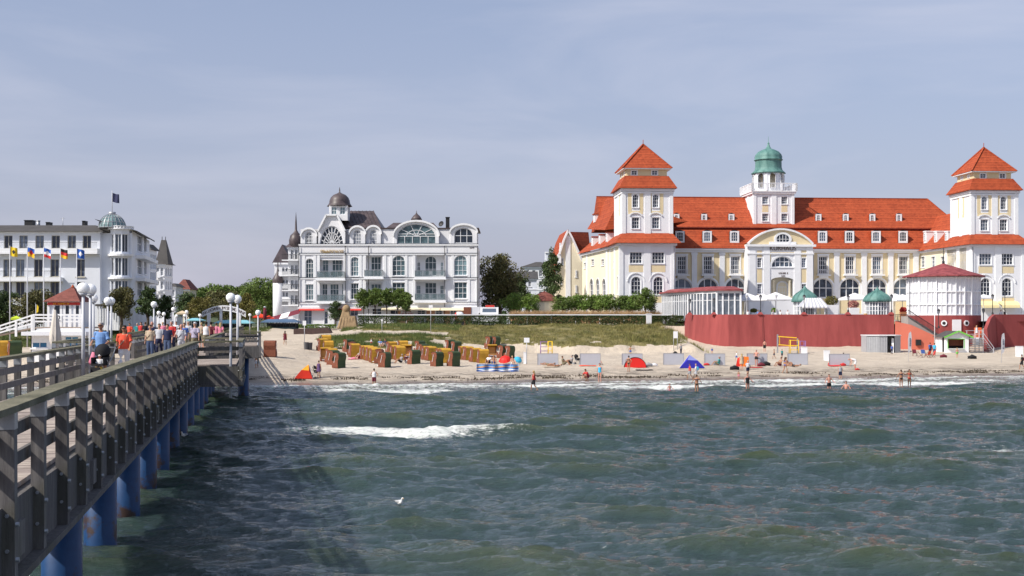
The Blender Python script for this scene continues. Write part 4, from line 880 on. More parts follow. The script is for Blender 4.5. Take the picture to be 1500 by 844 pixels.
# ------------------------------------------------------------------ white seaside villa hotel in the middle
def villa():
 fr = Frame(X(438.5, 205), 205, 5.0, 0); rt = fr.root('white_villa_hotel', 'white four storey villa hotel with fan window gable, dark domed turret and gold lettering', 'hotel')
 Lf = fr.lx(699.5, 0); Wf = Wall(fr, (0, 0), (Lf, 0)); u = Wf.u; WL = MB(); TR = MB(); BK = MB(); DK = MB()
 zp = Wf.z(360, 0); zg = -.6; zc = Wf.z(357.7, 0)
 A = lambda c, w_, t, b, a=0: Wf.op(c, w_, t, b, a)
 arch = [A(453.5, 11.5, 379, 407, .8), A(519.7, 11.5, 376.5, 404.6, .8), A(584, 19, 374.5, 404, .95), A(674.7, 19, 374, 403.5, .95)]
 rect = [A(453.5, 11.5, 416.5, 440), A(519.7, 11.5, 415, 438.5), A(584, 19, 414, 437), A(674.7, 19, 413.5, 437.5)]
 recess = [A(485.5, 37, 377, 407), A(485.5, 37, 415, 441), A(548, 24, 375, 405), A(548, 24, 414, 441), A(630.5, 41.5, 374, 405.5), A(630.5, 41.5, 412.5, 439.5)]
 grd = [A(451, 12, 453, 475), A(482, 14, 456, 475), A(519, 12, 451, 463), A(552, 14, 451, 462), A(579, 15, 454, 466), A(617, 12, 452, 463), A(643, 10, 452, 463), A(664, 9, 454, 463)]
 facade(WL, Wf, 0, Lf, zg, zp, arch + rect + recess + grd, .3)
 for o in arch: window(rt, Wf, o, 3, 4, surround=.22, pane='glassteal')
 for o in rect: window(rt, Wf, o, 3, 3, surround=.16, pane='glassteal')
 for o in grd: window(rt, Wf, o, 2, 2, surround=.05)
 WL.build('front_wall', 'white', rt)
 # loggias: back wall, window doors, glass balustrade
 ins = [[(477, 9, 378, 406), (494, 15, 378, 406)], [(476, 8, 416, 440), (490, 13, 416, 440), (503, 5, 416, 440)], [(551, 15, 376, 405)], [(551, 15, 416, 437)], [(613.5, 5, 384, 404), (631, 17, 375, 404), (647.5, 5, 384, 404)], [(613.5, 6, 418, 437), (631, 17, 414, 438), (647.5, 6, 418, 437)]]
 for o, ws in zip(recess, ins):
  uc, wd, zb, zt, _ = o; m = MB(); D = 1.6; Wr = Wall(fr, (0, D), (Lf, D)); oo = [Wr.op(c, w_, t, b, .9 if (c == 631 and t == 375) else 0) for c, w_, t, b in ws]
  oo = [(a, b, max(c, zb + .02), min(d, zt - .05), e) for a, b, c, d, e in oo]
  facade(m, Wr, uc - wd / 2, uc + wd / 2, zb, zt, oo, .12)
  for s_, uu in ((1, uc - wd / 2), (-1, uc + wd / 2)): m.poly([Wf.T(uu, .3, zb), Wf.T(uu, D, zb), Wf.T(uu, D, zt), Wf.T(uu, .3, zt)])
  m.poly([Wf.T(uc - wd / 2, .3, zt), Wf.T(uc + wd / 2, .3, zt), Wf.T(uc + wd / 2, D, zt), Wf.T(uc - wd / 2, D, zt)])
  lo = m.build('loggia', 'white', rt)
  for q in oo: window(lo, Wr, q, 3 if q[1] > 1.3 else 2, 3, depth=.12, pane='glassteal', sill=False)
  f = MB(); wbox(f, Wf, uc - wd / 2 - .25, uc + wd / 2 + .25, -.9, 1.6, zb - .35, zb - .01); wbox(f, Wf, uc - wd / 2 - .35, uc + wd / 2 + .35, -1.0, .1, zb - .5, zb - .36); f.build('balcony_slab', 'trim', lo)
  g = MB(); wbox(g, Wf, uc - wd / 2 - .15, uc + wd / 2 + .15, -.86, -.84, zb, zb + 1.0); wbox(g, Wf, uc - wd / 2 - .15, uc - wd / 2 - .13, -.84, 0, zb, zb + 1.0); wbox(g, Wf, uc + wd / 2 + .13, uc + wd / 2 + .15, -.84, 0, zb, zb + 1.0); g.build('glass_balustrade', 'balglass', lo)
  r = MB(); wbox(r, Wf, uc - wd / 2 - .2, uc + wd / 2 + .2, -.89, -.82, zb + 1.0, zb + 1.05)
  for k in range(5): uu = uc - wd / 2 - .15 + (wd + .3) * k / 4; wbox(r, Wf, uu - .02, uu + .02, -.88, -.84, zb, zb + 1.0)
  r.build('rail', 'galv', lo)
 rn = random.Random(4)
 for o in (recess[0], recess[4], recess[5]):
  uc, wd, zb, zt, _ = o
  for k in range(3):
   uu = uc - wd * .3 + wd * .3 * k; c = MB(); wbox(c, Wf, uu - .25, uu + .25, .2, .25 + .4, zb + .4, zb + .46); wbox(c, Wf, uu - .25, uu + .25, .62, .68, zb + .4, zb + 1.0)
   for a_ in (-.22, .2):
    for b_ in (.22, .6): wbox(c, Wf, uu + a_, uu + a_ + .04, b_, b_ + .04, zb, zb + .4)
   tag(c.build('balcony_chair', 'black' if o is recess[0] else 'pole', None, (fr.ox, fr.oy, fr.z0)), ['left', 'middle', 'right'][k] + (' dark garden chair on the balcony under the gold lettering' if o is recess[0] else ' pale garden chair on the upper right loggia of the white villa' if o is recess[4] else ' pale garden chair on the lower right loggia of the white villa'), 'chair', 'balcony chairs of the white villa')
 # bands, thin dark lines, pilaster strips
 for py in (372, 407.8, 443.8):
  wbox(TR, Wf, -.1, Lf + .1, -.16, 0, Wf.z(py, 0) - .16, Wf.z(py, 0) + .1); wbox(BK, Wf, -.14, Lf + .14, -.22, -.0, Wf.z(py, 0) + .103, Wf.z(py, 0) + .16)
 wbox(TR, Wf, -.2, Lf + .2, -.45, 0, Wf.z(452.6, 0), Wf.z(450, 0)); wbox(TR, Wf, -.12, Lf + .12, -.18, .4, zp - .0, zp + .28); wbox(BK, Wf, -.16, Lf + .16, -.22, .4, zp + .283, zp + .34)
 for c in (438.8, 445, 461, 466.5, 505, 511.5, 528, 534, 564, 573, 595, 606.5, 652.5, 663, 686.5, 699): uu = u(c); wbox(TR, Wf, max(uu - .22, 0), min(uu + .22, Lf), -.1, 0, Wf.z(442.5, 0), Wf.z(374, 0))
 for c in (438, 506, 540, 651.5, 699.5): uu = u(c); BK.tube([Wf.T(uu, -.25, zg), Wf.T(uu, -.25, zp)], .055, 6)
 # side walls
 for A_, B_ in (((0, 14), (0, 0)), ((Lf, 0), (Lf, 14))):
  Ws = Wall(fr, A_, B_); oo = [(Ws.L * f, 1.2, z, z + 2, 0) for f in (.25, .6, .85) for z in (Wf.z(440, 0), Wf.z(404, 0))]; s_ = MB(); facade(s_, Ws, 0, Ws.L, zg, zp, oo); s_.build('side_wall', 'white', rt)
  for o in oo: window(rt, Ws, o, 2, 3)
 b = MB(); b.box(0, Lf, 13.8, 14, zg, zp); b.box(.1, Lf - .1, .3, 13.9, zp - .1, zp + .05); b.build('flat_roof', 'greyslate', rt)
 # attic: arched dormer bays (vaulted)
 def bay(c, w_, pt, pb, rise, d, wn, nv=4, nh=3, fan=0, roof='darktin', pane='glass', back=6, ins=1.3):
  u0, u1 = Wf.u(c - w_ / 2), Wf.u(c + w_ / 2); W_ = Wall(fr, (u0, d), (u1, d)); L2 = W_.L; z0, z1 = W_.z(pb, 0), W_.z(pt, 0); R_ = (z1 - z0) * rise
  m = MB(); pts = [(L2 / 2 + L2 / 2 * math.cos(t), z1 - R_ + R_ * math.sin(t)) for t in [math.pi * i / 16 for i in range(17)]]
  op = (L2 / 2, L2 - 2 * ins * .5, z0 + .12, z1 - ins * .45, min(R_ * .85, (L2 - ins) / 2))
  P = outline(op, 0, 16); Q = [(L2, z0), ] ; full = [(0, z0), (L2, z0)] + pts
  if len(P) == len(full):
   ring(m, W_.T, full, P, 0, .28)
   for i in range(len(P)): a, b_ = P[i], P[(i + 1) % len(P)]; m.poly([W_.T(a[0], 0, a[1]), W_.T(b_[0], 0, b_[1]), W_.T(b_[0], .28, b_[1]), W_.T(a[0], .28, a[1])])
  for uu in (0, L2): m.poly([W_.T(uu, 0, z0), W_.T(uu, back, z0), W_.T(uu, back, z1 - R_), W_.T(uu, 0, z1 - R_)])
  o = m.build('dormer_bay', 'white', rt); window(o, W_, op, nv, nh, surround=0, sill=False, pane=pane, fw=.12, bw=.09, fan=fan)
  r = MB(); pp = [(L2 / 2 + (L2 / 2 + .2) * math.cos(t), z1 - R_ + (R_ + .2) * math.sin(t)) for t in [math.pi * i / 16 for i in range(17)]]
  V = [];
  for (a, b_) in pp: V += [W_.T(a, -.3, b_), W_.T(a, back, b_)]
  V2 = []
  for (a, b_) in pts: V2 += [W_.T(a, -.3, b_ + .0), W_.T(a, back, b_)]
  r.add(V, [(2 * i, 2 * i + 1, 2 * i + 3, 2 * i + 2) for i in range(16)]); r.build('vault_roof', roof, o)
  e = MB(); n = len(pp)
  for i in range(16): e.add([W_.T(pp[i][0], -.3, pp[i][1]), W_.T(pp[i + 1][0], -.3, pp[i + 1][1]), W_.T(pts[i + 1][0], -.3, pts[i + 1][1] - .12), W_.T(pts[i][0], -.3, pts[i][1] - .12), W_.T(pts[i][0], 0, pts[i][1] - .12), W_.T(pts[i + 1][0], 0, pts[i + 1][1] - .12)], [(0, 1, 2, 3), (3, 2, 5, 4)])
  e.build('arch_moulding', 'trim', o)
  return o
 bay(451.8, 22.5, 335, 361, .42, .5, 3, 5, 4)
 bay(523, 23, 332, 358.5, .42, .5, 3, 5, 4)
 bay(546, 22, 331.5, 358.5, .42, .9, 3, 5, 4)
 bay(609.5, 66, 324, 358.5, .62, .5, 3, 5, 2, fan=5, pane='glassteal', ins=1.0)
 bay(679, 39, 329, 357.5, .40, .6, 3, 3, 2, back=8)
 w2 = MB(); Wb = Wall(fr, (0, 1.2), (Lf, 1.2)); wbox(w2, Wb, 0, Lf, 0, .3, zp, Wf.z(335, 0)); w2.build('attic_wall', 'white', rt)
 fl = MB(); fl.box(Wf.u(556), Lf + .2, 1.0, 13, Wf.z(334.5, 0), Wf.z(333, 0)); fl.build('attic_roof', 'darktin', rt)
 ah = MB(); ah.frust((Wf.u(563), Wf.u(640), 3, 12, Wf.z(332, 0)), (Wf.u(572), Wf.u(632), 5, 10, Wf.z(323, 0))); ah.build('hipped_roof', 'darktin', rt)
 # fan window gable
 d = .15; Wg = Wall(fr, (Wf.u(466), d), (Wf.u(505.5), d)); Lg = Wg.L; zb, zk, za = Wg.z(361, 0), Wg.z(339, 0), Wg.z(316, 0); ou = [(0, zb), (Lg, zb), (Lg, zk), (Lg * .70, za), (Lg * .30, za), (0, zk)]
 fh = Wg.z(331, 0) - zb - .15; op = (Lg / 2, Lg * .90, zb + .15, zb + .15 + fh, fh)
 g = MB(); P = outline(op, 0, 16)
 # wall round the fan: fill between the half round and the gable outline
 def gable_z(uu): return np.interp(uu, [0, Lg * .30, Lg * .70, Lg], [zk, za, za, zk])
 arcp = P[2:]
 for i in range(16):
  a, b_ = arcp[i], arcp[i + 1]; g.poly([Wg.T(b_[0], 0, b_[1]), Wg.T(a[0], 0, a[1]), Wg.T(a[0], 0, gable_z(a[0])), Wg.T(b_[0], 0, gable_z(b_[0]))]); g.poly([Wg.T(a[0], 0, a[1]), Wg.T(b_[0], 0, b_[1]), Wg.T(b_[0], .28, b_[1]), Wg.T(a[0], .28, a[1])])
 lo_, hi_ = P[0][0], P[1][0]
 g.poly([Wg.T(0, 0, zb), Wg.T(lo_, 0, zb), Wg.T(lo_, 0, gable_z(lo_)), Wg.T(0, 0, zk)]); g.poly([Wg.T(hi_, 0, zb), Wg.T(Lg, 0, zb), Wg.T(Lg, 0, zk), Wg.T(hi_, 0, gable_z(hi_))]); wbox(g, Wg, 0, Lg, 0, .28, zb - 2.3, zb + .15)
 go = g.build('gable', 'white', rt); window(go, Wg, op, 1, 1, fan=10, surround=0, sill=False, fw=.14, bw=.13)
 e = MB();
 for a, b_ in ((ou[5], ou[4]), (ou[4], ou[3]), (ou[3], ou[2])): e.beam(Wg.T(a[0], -.2, a[1] + .1), Wg.T(b_[0], -.2, b_[1] + .1), .5, .28)
 e.build('gable_moulding', 'trim', go)
 text('STRANDSCHLOSS', 'gold_lettering', 1.0, 'goldletter', rt, Wf.T(u(486.3), -.12, Wf.z(369.6, 0)), 0, .04, u(503) - u(469))
 # steep dark roof behind the gable and its turret
 T = MB(); x0, x1 = u(470), u(541); zr = Wf.z(307.5, 0) + .35; ze = Wf.z(333, 0); m0 = Wg.A[0]
 T.add([(m0 - .2, 0, zk + .1), (m0 + Lg * .3, 0, za + .15), (m0 + Lg * .7, 0, za + .15), (m0 + Lg + .2, 0, zk + .1), (m0 + Lg * .3, 6, za + .15), (m0 + Lg * .7, 6, za + .15)], [(0, 1, 4), (1, 2, 5, 4), (2, 3, 5)])
 xr = u(541); T.add([(m0 + Lg * .5, 1.2, za - .6), (u(558), 1.2, ze), (xr, 6, zr), (m0 + Lg * .5, 6, zr), (u(558), 11, ze), (m0 - .2, 11, ze), (m0 - .2, 1.2, ze), (m0 + Lg * .95, 1.2, ze)], [(6, 7, 1, 2, 3), (1, 4, 2), (4, 5, 3, 2), (5, 6, 3)])
 T.build('steep_roof', 'darktin', rt)
 sm = MB()
 for k in range(11):
  f = k / 10; a = (m0 + Lg * .95 + (u(557) - m0 - Lg * .95) * f, 1.2, ze + .06); b_ = (m0 + Lg * .5 + (xr - m0 - Lg * .5) * f, 6, zr + .06); sm.beam(a, b_, .06, .08)
 sm.build('roof_seam', 'darktin', rt)
 cx, cy = u(494.3), 2.6; zb, zt = Wf.z(318, 0), Wf.z(300.5, 0); rr = 1.55; q = MB()
 for i in range(4):
  C4 = [(cx - rr, cy - rr), (cx + rr, cy - rr), (cx + rr, cy + rr), (cx - rr, cy + rr)]; W_ = Wall(fr, C4[i], C4[(i + 1) % 4]); oo = [(W_.L * .27, .9, zb + .5, zt - .2, 0), (W_.L * .73, .9, zb + .5, zt - .2, 0)]; facade(q, W_, 0, W_.L, zb - .5, zt, oo, .2)
 tq = q.build('turret', 'trim', rt)
 for i in range(4):
  W_ = Wall(fr, C4[i], C4[(i + 1) % 4])
  for o in [(W_.L * .27, .9, zb + .5, zt - .2, 0), (W_.L * .73, .9, zb + .5, zt - .2, 0)]: window(tq, W_, o, 2, 2, depth=.2, pane='glassteal', sill=False)
 z = lambda p: Wf.z(p, 0); dm = MB(); dm.lathe(cx, cy, [(1.9, z(300.6)), (2.15, z(300.4)), (2.0, z(299)), (1.78, z(296)), (1.72, z(292)), (1.5, z(287.5)), (1.05, z(283.5)), (.4, z(281)), (.12, z(279.5)), (.10, z(276)), (.03, z(272)), (.001, z(271))], 20); dm.build('dome', 'darktin', tq)
 dm = MB(); cx2 = u(608); dm.lathe(cx2, 3, [(.75, z(323)), (.75, z(321)), (.95, z(320)), (.8, z(317)), (.55, z(314)), (.2, z(311.5)), (.06, z(309)), (.03, z(306.5)), (.001, z(306))], 14); dm.build('small_dome', 'darktin', rt)
 ch = MB(); ch.box(u(651), u(656.5), 4, 4.6, z(333), z(316)); ch.box(u(650.5), u(657), 3.9, 4.7, z(316), z(315)); ch.build('chimney', 'black', rt)
 sd_ = MB(); sd_.lathe(0, 0, [(.001, 0), (.35, .05), (.5, .14)], 14); so2 = sd_.build('satellite_dish', 'black', rt); so2.location = (u(645), 3.5, z(326)); so2.rotation_euler = (R(70), 0, R(-30))
 # awnings and shop fronts
 for c0, c1, mt, nm in ((439, 476, 'awnred', 'red_awning'), (496, 530, 'awnred', 'red_awning'), (560, 602, 'awncream', 'cream_awning'), (602, 645, 'awncream', 'cream_awning'), (646, 690, 'awncream', 'cream_awning')):
  a = MB(); dd = .9 if mt == 'awnred' else 2.2; a.prism([(-.02, z(450.5)), (-dd, z(454.5)), (-dd, z(455.3)), (-dd + .05, z(455.3)), (-.02, z(451.2))], u(c0), u(c1), 'yz'); a.build(nm, mt, rt)
 sh = MB(); wbox(sh, Wf, u(583), u(690), -.06, 0, zg, z(455));
 sh2 = MB()
 for a, b_ in ((583, 606), (625, 637), (650, 659), (669, 690)): wbox(sh2, Wf, u(a), u(b_), -.08, 0, zg, z(454))
 sh2.build('shop_front', 'apricot', rt)
 wbox(TR, Wf, u(587), u(606), -.12, -.09, z(463), z(454)); strokes('shop_sign', rt, (0, 0, 0), u(591), u(603), z(457.3), z(455.2), -.13, 'awnred', 2); strokes('shop_sign', rt, (0, 0, 0), u(588.5), u(605.5), z(460.3), z(458.4), -.13, 'awnred', 4); strokes('wall_mark', rt, (0, 0, 0), u(688), u(696), z(364), z(362), -.02, 'letter', 6)
 sg = MB(); wbox(sg, Wf, u(480.5), u(490), -.4, -.34, z(475), z(456)); sgo = sg.build('shop_banner', 'trim', rt)
 TR.build('white_moulding', 'trim', rt); BK.build('dark_flashing', 'black', rt)
M['balglass'] = mat('tinted_balustrade_glass', (.16, .22, .24), .08, .05); M['balglass'].node_tree.nodes['Principled BSDF'].inputs['Alpha'].default_value = .45
M['awnred'] = mat('red_awning_cloth', (.55, .05, .04), .8, .1); M['apricot'] = mat('apricot_plaster', (.66, .36, .22), .85, .08); M['mauve'] = mat('mauve_dark_roof', (.09, .07, .08), .6, .3)
villa()
# ------------------------------------------------------------------ white hotel on the left with glass dome
M['glassblue2'] = glassmat('curtained_blue_glass', (.02, .03, .06), (.22, .27, .36))
def left_hotel():
 Y0 = 172; fr = Frame(X(-60, Y0), Y0, 4.4, 0); rt = fr.root('white_dome_hotel', 'bluish white flat-fronted hotel with round glass dome and flag behind the flagpoles', 'hotel')
 Wf = Wall(fr, (0, 0), (fr.lx(146.5, 0), 0)); u = Wf.u; z = lambda p: Wf.z(p, 0); WL = MB(); TR = MB()
 ops = [Wf.op(c, 12.5, 345, 364) for c in (-11, 12, 34.3, 58, 81.5, 105, 127.2)] + [Wf.op(c, 12.5, 380, 405.5) for c in (-12, 11, 29.5, 56, 80, 118)] + [Wf.op(c, 12.5, 413, 438) for c in (-12, 11, 29.5, 56, 80, 118)]
 facade(WL, Wf, 0, Wf.L, 0, z(341), ops, .35)
 for o in ops: window(rt, Wf, o, 2, 1, frame='frameyellow', fw=.07, pane='glassblue2')
 # balconies
 for p0, p1, c0, c1 in ((364.5, 370, -60, 146), (406.5, 410, -60, 93)):
  wbox(TR, Wf, u(c0), u(c1), -1.0, 0, z(p1), z(p0)); wbox(TR, Wf, u(c0), u(c1), -1.05, 0, z(p1) - .25, z(p1) - .01)
  b = MB(); n = int((u(c1) - u(c0)) / .16)
  for k in range(n): uu = u(c0) + .16 * k; wbox(b, Wf, uu, uu + .02, -.95, -.92, z(p0), z(p0) + .85)
  wbox(b, Wf, u(c0), u(c1), -.97, -.91, z(p0) + .85, z(p0) + .9); b.build('balcony_railing', 'black', rt)
 wbox(TR, Wf, 0, Wf.L + .3, -.35, .2, z(341), z(339.5)); wbox(TR, Wf, 0, Wf.L, -.12, 0, z(375.5), z(374))
 T = MB(); T.frust((-.5, Wf.L + .7, -.7, 14, z(339.5)), (-.5, u(128), 3.2, 11, z(327.5))); T.build('roof', 'greyslate', rt)
 for c, w_, p in ((21, 13, 319), (50, 6, 322), (104, 4.5, 320)): q = MB(); q.box(u(c) - w_ * .045, u(c) + w_ * .045, 5, 6.2, z(330), z(p)); q.box(u(c) - w_ * .05, u(c) + w_ * .05, 4.9, 6.3, z(p), z(p - .8)); q.build('chimney', 'black', rt)
 q = MB(); q.cyl(u(36), 5, z(330), z(320), .25, 10); q.cyl(u(36), 5, z(320), z(319), .3, 10); q.build('vent_pipe', 'galv', rt)
 q = MB(); q.cyl(u(73), 5, z(330), z(314), .04, 6); q.beam((u(73) - .3, 5, z(316)), (u(73) + .3, 5, z(316)), .04); q.build('antenna', 'galv', rt)
 # recess, round corner tower
 W2 = Wall(fr, (Wf.L, 0), (Wf.L, .7)); wbox(WL, W2, .01, .7, 0, .3, 0, z(341))
 W3 = Wall(fr, (Wf.L, .7), (fr.lx(193, .7), .7)); wbox(WL, W3, .004, W3.L, 0, .3, 0, z(341) - .004)
 cx, cy = fr.lx(176.5, .8), 1.0; rr = (fr.lx(191, 1) - fr.lx(161.5, 1)) / 2; n = 8
 tw = MB(); WW = []
 for i in range(n):
  a, b = math.pi + math.pi / 8 + math.pi * 2 * i / n * 1.0 - math.pi / 4, math.pi + math.pi / 8 + math.pi * 2 * (i + 1) / n - math.pi / 4
  pa, pb = (cx + rr * math.cos(a), cy + rr * math.sin(a)), (cx + rr * math.cos(b), cy + rr * math.sin(b)); W_ = Wall(fr, pa, pb)
  oo = [(W_.L / 2, W_.L * .84, z(b2), z(a2), 0) for a2, b2 in ((343, 369.5), (377.5, 404), (411, 436))] if math.sin((a + b) / 2) < .3 else []
  facade(tw, W_, 0, W_.L, 0, z(336), oo, .25); WW.append((W_, oo))
 two = tw.build('corner_tower', 'white2', rt)
 for W_, oo in WW:
  for o in oo: window(two, W_, o, 2, 1, frame='trim', fw=.08, sill=False)
 for p0, p1 in ((336, 334), (375, 372), (409, 406.5)): TR.lathe(cx, cy, [(rr - .2, z(p0)), (rr + .35, z(p0)), (rr + .35, z(p1)), (rr - .2, z(p1))], 24, False)
 b = MB();
 for k in range(24): t = math.pi * 2 * k / 24; b.box(cx + (rr + .2) * math.cos(t) - .12, cx + (rr + .2) * math.cos(t) + .12, cy + (rr + .2) * math.sin(t) - .12, cy + (rr + .2) * math.sin(t) + .12, z(334), z(332))
 b.lathe(cx, cy, [(rr, z(332)), (rr + .35, z(332)), (rr + .35, z(331)), (rr, z(331)), (rr, z(332))], 24, False); b.build('parapet', 'trim', rt)
 rd = (fr.lx(189, 1) - fr.lx(150, 1)) / 2 * .98; cxd = fr.lx(169.7, 2.6); zb, zt = z(333), z(312.5); H = zt - zb
 pr = [(rd * math.cos(t), zb + H * math.sin(t)) for t in [math.pi / 2 * i / 8 for i in range(9)]]; pr[-1] = (.05, zt)
 g = MB(); g.lathe(cxd, cy, pr, 24, False); gd = g.build('glass_dome', 'domeglass', rt)
 rb = MB()
 for k in range(20):
  t = math.pi * 2 * k / 20; P = [(cxd + (r + .03) * math.cos(t), cy + (r + .03) * math.sin(t), zz) for r, zz in pr]
  for a, b_ in zip(P, P[1:]): rb.beam(a, b_, .07)
 for j in (0, 2, 4, 6):
  r, zz = pr[j]
  for k in range(24): a, b_ = 2 * math.pi * k / 24, 2 * math.pi * (k + 1) / 24; rb.beam((cxd + r * math.cos(a), cy + r * math.sin(a), zz), (cxd + r * math.cos(b_), cy + r * math.sin(b_), zz), .08)
 rb.build('dome_rib', 'galv', gd); cy_ = MB(); cy_.cyl(cxd, cy, zt - .15, zt + .25, .5, 12); cy_.build('dome_cap', 'galv', gd)
 # receding right wing
 Wr = Wall(fr, (fr.lx(193, .7), .7), (fr.lx(219, 22), 22)); ow = [Wr.op(c, w_, a, b) for c, w_ in ((205, 7), (213, 3.5)) for a, b in ((345, 369), (380, 402), (413, 434))]
 zw = z(338); facade(WL, Wr, 0, Wr.L, 0, zw, ow)
 for o in ow: window(rt, Wr, o, 2, 2)
 for p in (371, 405): wbox(TR, Wr, 4, Wr.L, -1.3, 0, z(p) - .5, z(p));
 T = MB(); T.add([Wr.T(-.5, -.8, zw), Wr.T(Wr.L, -.8, zw), Wr.T(Wr.L, 5, zw + 1.6), Wr.T(-.5, 5, zw + 1.6), Wr.T(-.5, -.8, zw - .2), Wr.T(Wr.L, -.8, zw - .2)], [(0, 1, 2, 3), (0, 1, 5, 4)]); T.build('wing_roof', 'greyslate', rt)
 # ground floor glazed veranda right of the tower
 v = MB(); xx0, xx1 = fr.lx(140, -3), fr.lx(176, -3); v.box(xx0, xx1, -3.2, 0, z(448) - .1, z(448) + .2); v.build('veranda_roof', 'greyslate', rt); v = MB()
 for k in range(9): x_ = xx0 + .3 + (xx1 - xx0 - .6) * k / 8; v.box(x_ - .07, x_ + .07, -3.0, -2.85, 0, z(448) - .1)
 v.box(xx0 + .2, xx1 - .2, -2.98, -2.86, 0, .7); v.build('veranda_frame', 'trim', rt)
 WL.build('front_wall', 'white2', rt); TR.build('white_moulding', 'trim', rt)
 fp = empty('roof_flag', (fr.ox + cxd, fr.oy + cy, fr.z0 + zt + .2), 0, 'dark blue flag flying on the pole above the glass dome', 'flag')
 q = MB(); q.cyl(0, 0, 0, z(280) - zt, .05, 6); q.build('flagpole', 'pole', fp)
 flagcloth(fp, z(281.5) - zt - .2, 1.05, 1.25, [(0, 1, 'flagnavy')], 0)
M['frameyellow'] = mat('ochre_window_frame', (.50, .47, .40), .6); M['domeglass'] = glassmat('greenish_dome_glass', (.10, .17, .18), (.30, .42, .42), .12)
for n_, c_ in (('flagnavy', (.03, .035, .09)), ('flagyellow', (.75, .52, .02)), ('flagblue', (.02, .10, .42)), ('flagred', (.55, .03, .03)), ('flagwhite', (.8, .8, .82)), ('flagblack', (.02, .02, .02)), ('flaggold', (.80, .45, .02))): M[n_] = mat(n_, c_, .8, .05)
def flagcloth(parent, ztop, wd, ht, bands, seed, emblem=None):
 mts = []; m = MB(); rn = random.Random(seed); ph = rn.uniform(0, 6); nx, nz = 12, 12
 for (a, b, mt) in bands:
  if mt not in mts: mts.append(mt)
 def P(i, j):
  f = i / nx; g = j / nz; return (.03 + f * wd * .92, .12 * math.sin(f * 7 + ph + g) * f ** .5, ztop - g * ht - f * .22 * ht - .05 * math.sin(f * 6 + ph) * f)
 for i in range(nx):
  for j in range(nz):
   mt = next(b[2] for b in bands if b[0] <= (j + .5) / nz < b[1] + 1e-9)
   if emblem and ((i + .5) / nx - .5) ** 2 / .05 + ((j + .5) / nz - .5) ** 2 / .06 < 1: mt = emblem
   if mt not in mts: mts.append(mt)
   m.cm = mts.index(mt); m.add([P(i, j), P(i + 1, j), P(i + 1, j + 1), P(i, j + 1)], [(0, 1, 2, 3)], True)
 # one continuous cloth
 o = m.build('cloth', mts, parent, fixn=False)
 bm = bmesh.new(); bm.from_mesh(o.data); bmesh.ops.remove_doubles(bm, verts=bm.verts, dist=.001); bm.to_mesh(o.data); bm.free(); return o
left_hotel()
for px, top, bands, emb, lb in ((14.5, 360, [(0, 1, 'flagyellow')], 'flagblack', 'flagpole with a yellow flag, leftmost of the row'), (40, 361, [(0, .5, 'flagblue'), (.5, 1, 'flaggold')], 'flagred', 'flagpole with a blue and gold flag bearing a red figure'),
      (64, 362, [(0, .38, 'flagblue'), (.38, .66, 'flagwhite'), (.66, 1, 'flagred')], 'flagwhite', 'flagpole with a blue white and red striped flag'), (88.5, 363, [(0, .34, 'flagblack'), (.34, .67, 'flagred'), (.67, 1, 'flaggold')], None, 'flagpole with a black red and gold striped flag'),
      (112.5, 363, [(0, 1, 'flagblue')], 'flagwhite', 'flagpole with a blue flag with white emblem, rightmost of the row')):
 Y = 150; x = X(px, Y); z0 = gz(x, Y); rt = empty('flagpole', (x, Y, z0), 0, lb, 'flagpole', 'flagpoles in front of the left hotel'); q = MB(); h = Z(top, Y) - z0; q.tube([(0, 0, -.3), (0, 0, h)], [.09, .05], 8); q.build('pole', 'pole', rt); flagcloth(rt, h - .1, .95, 1.1, bands, px, emb)

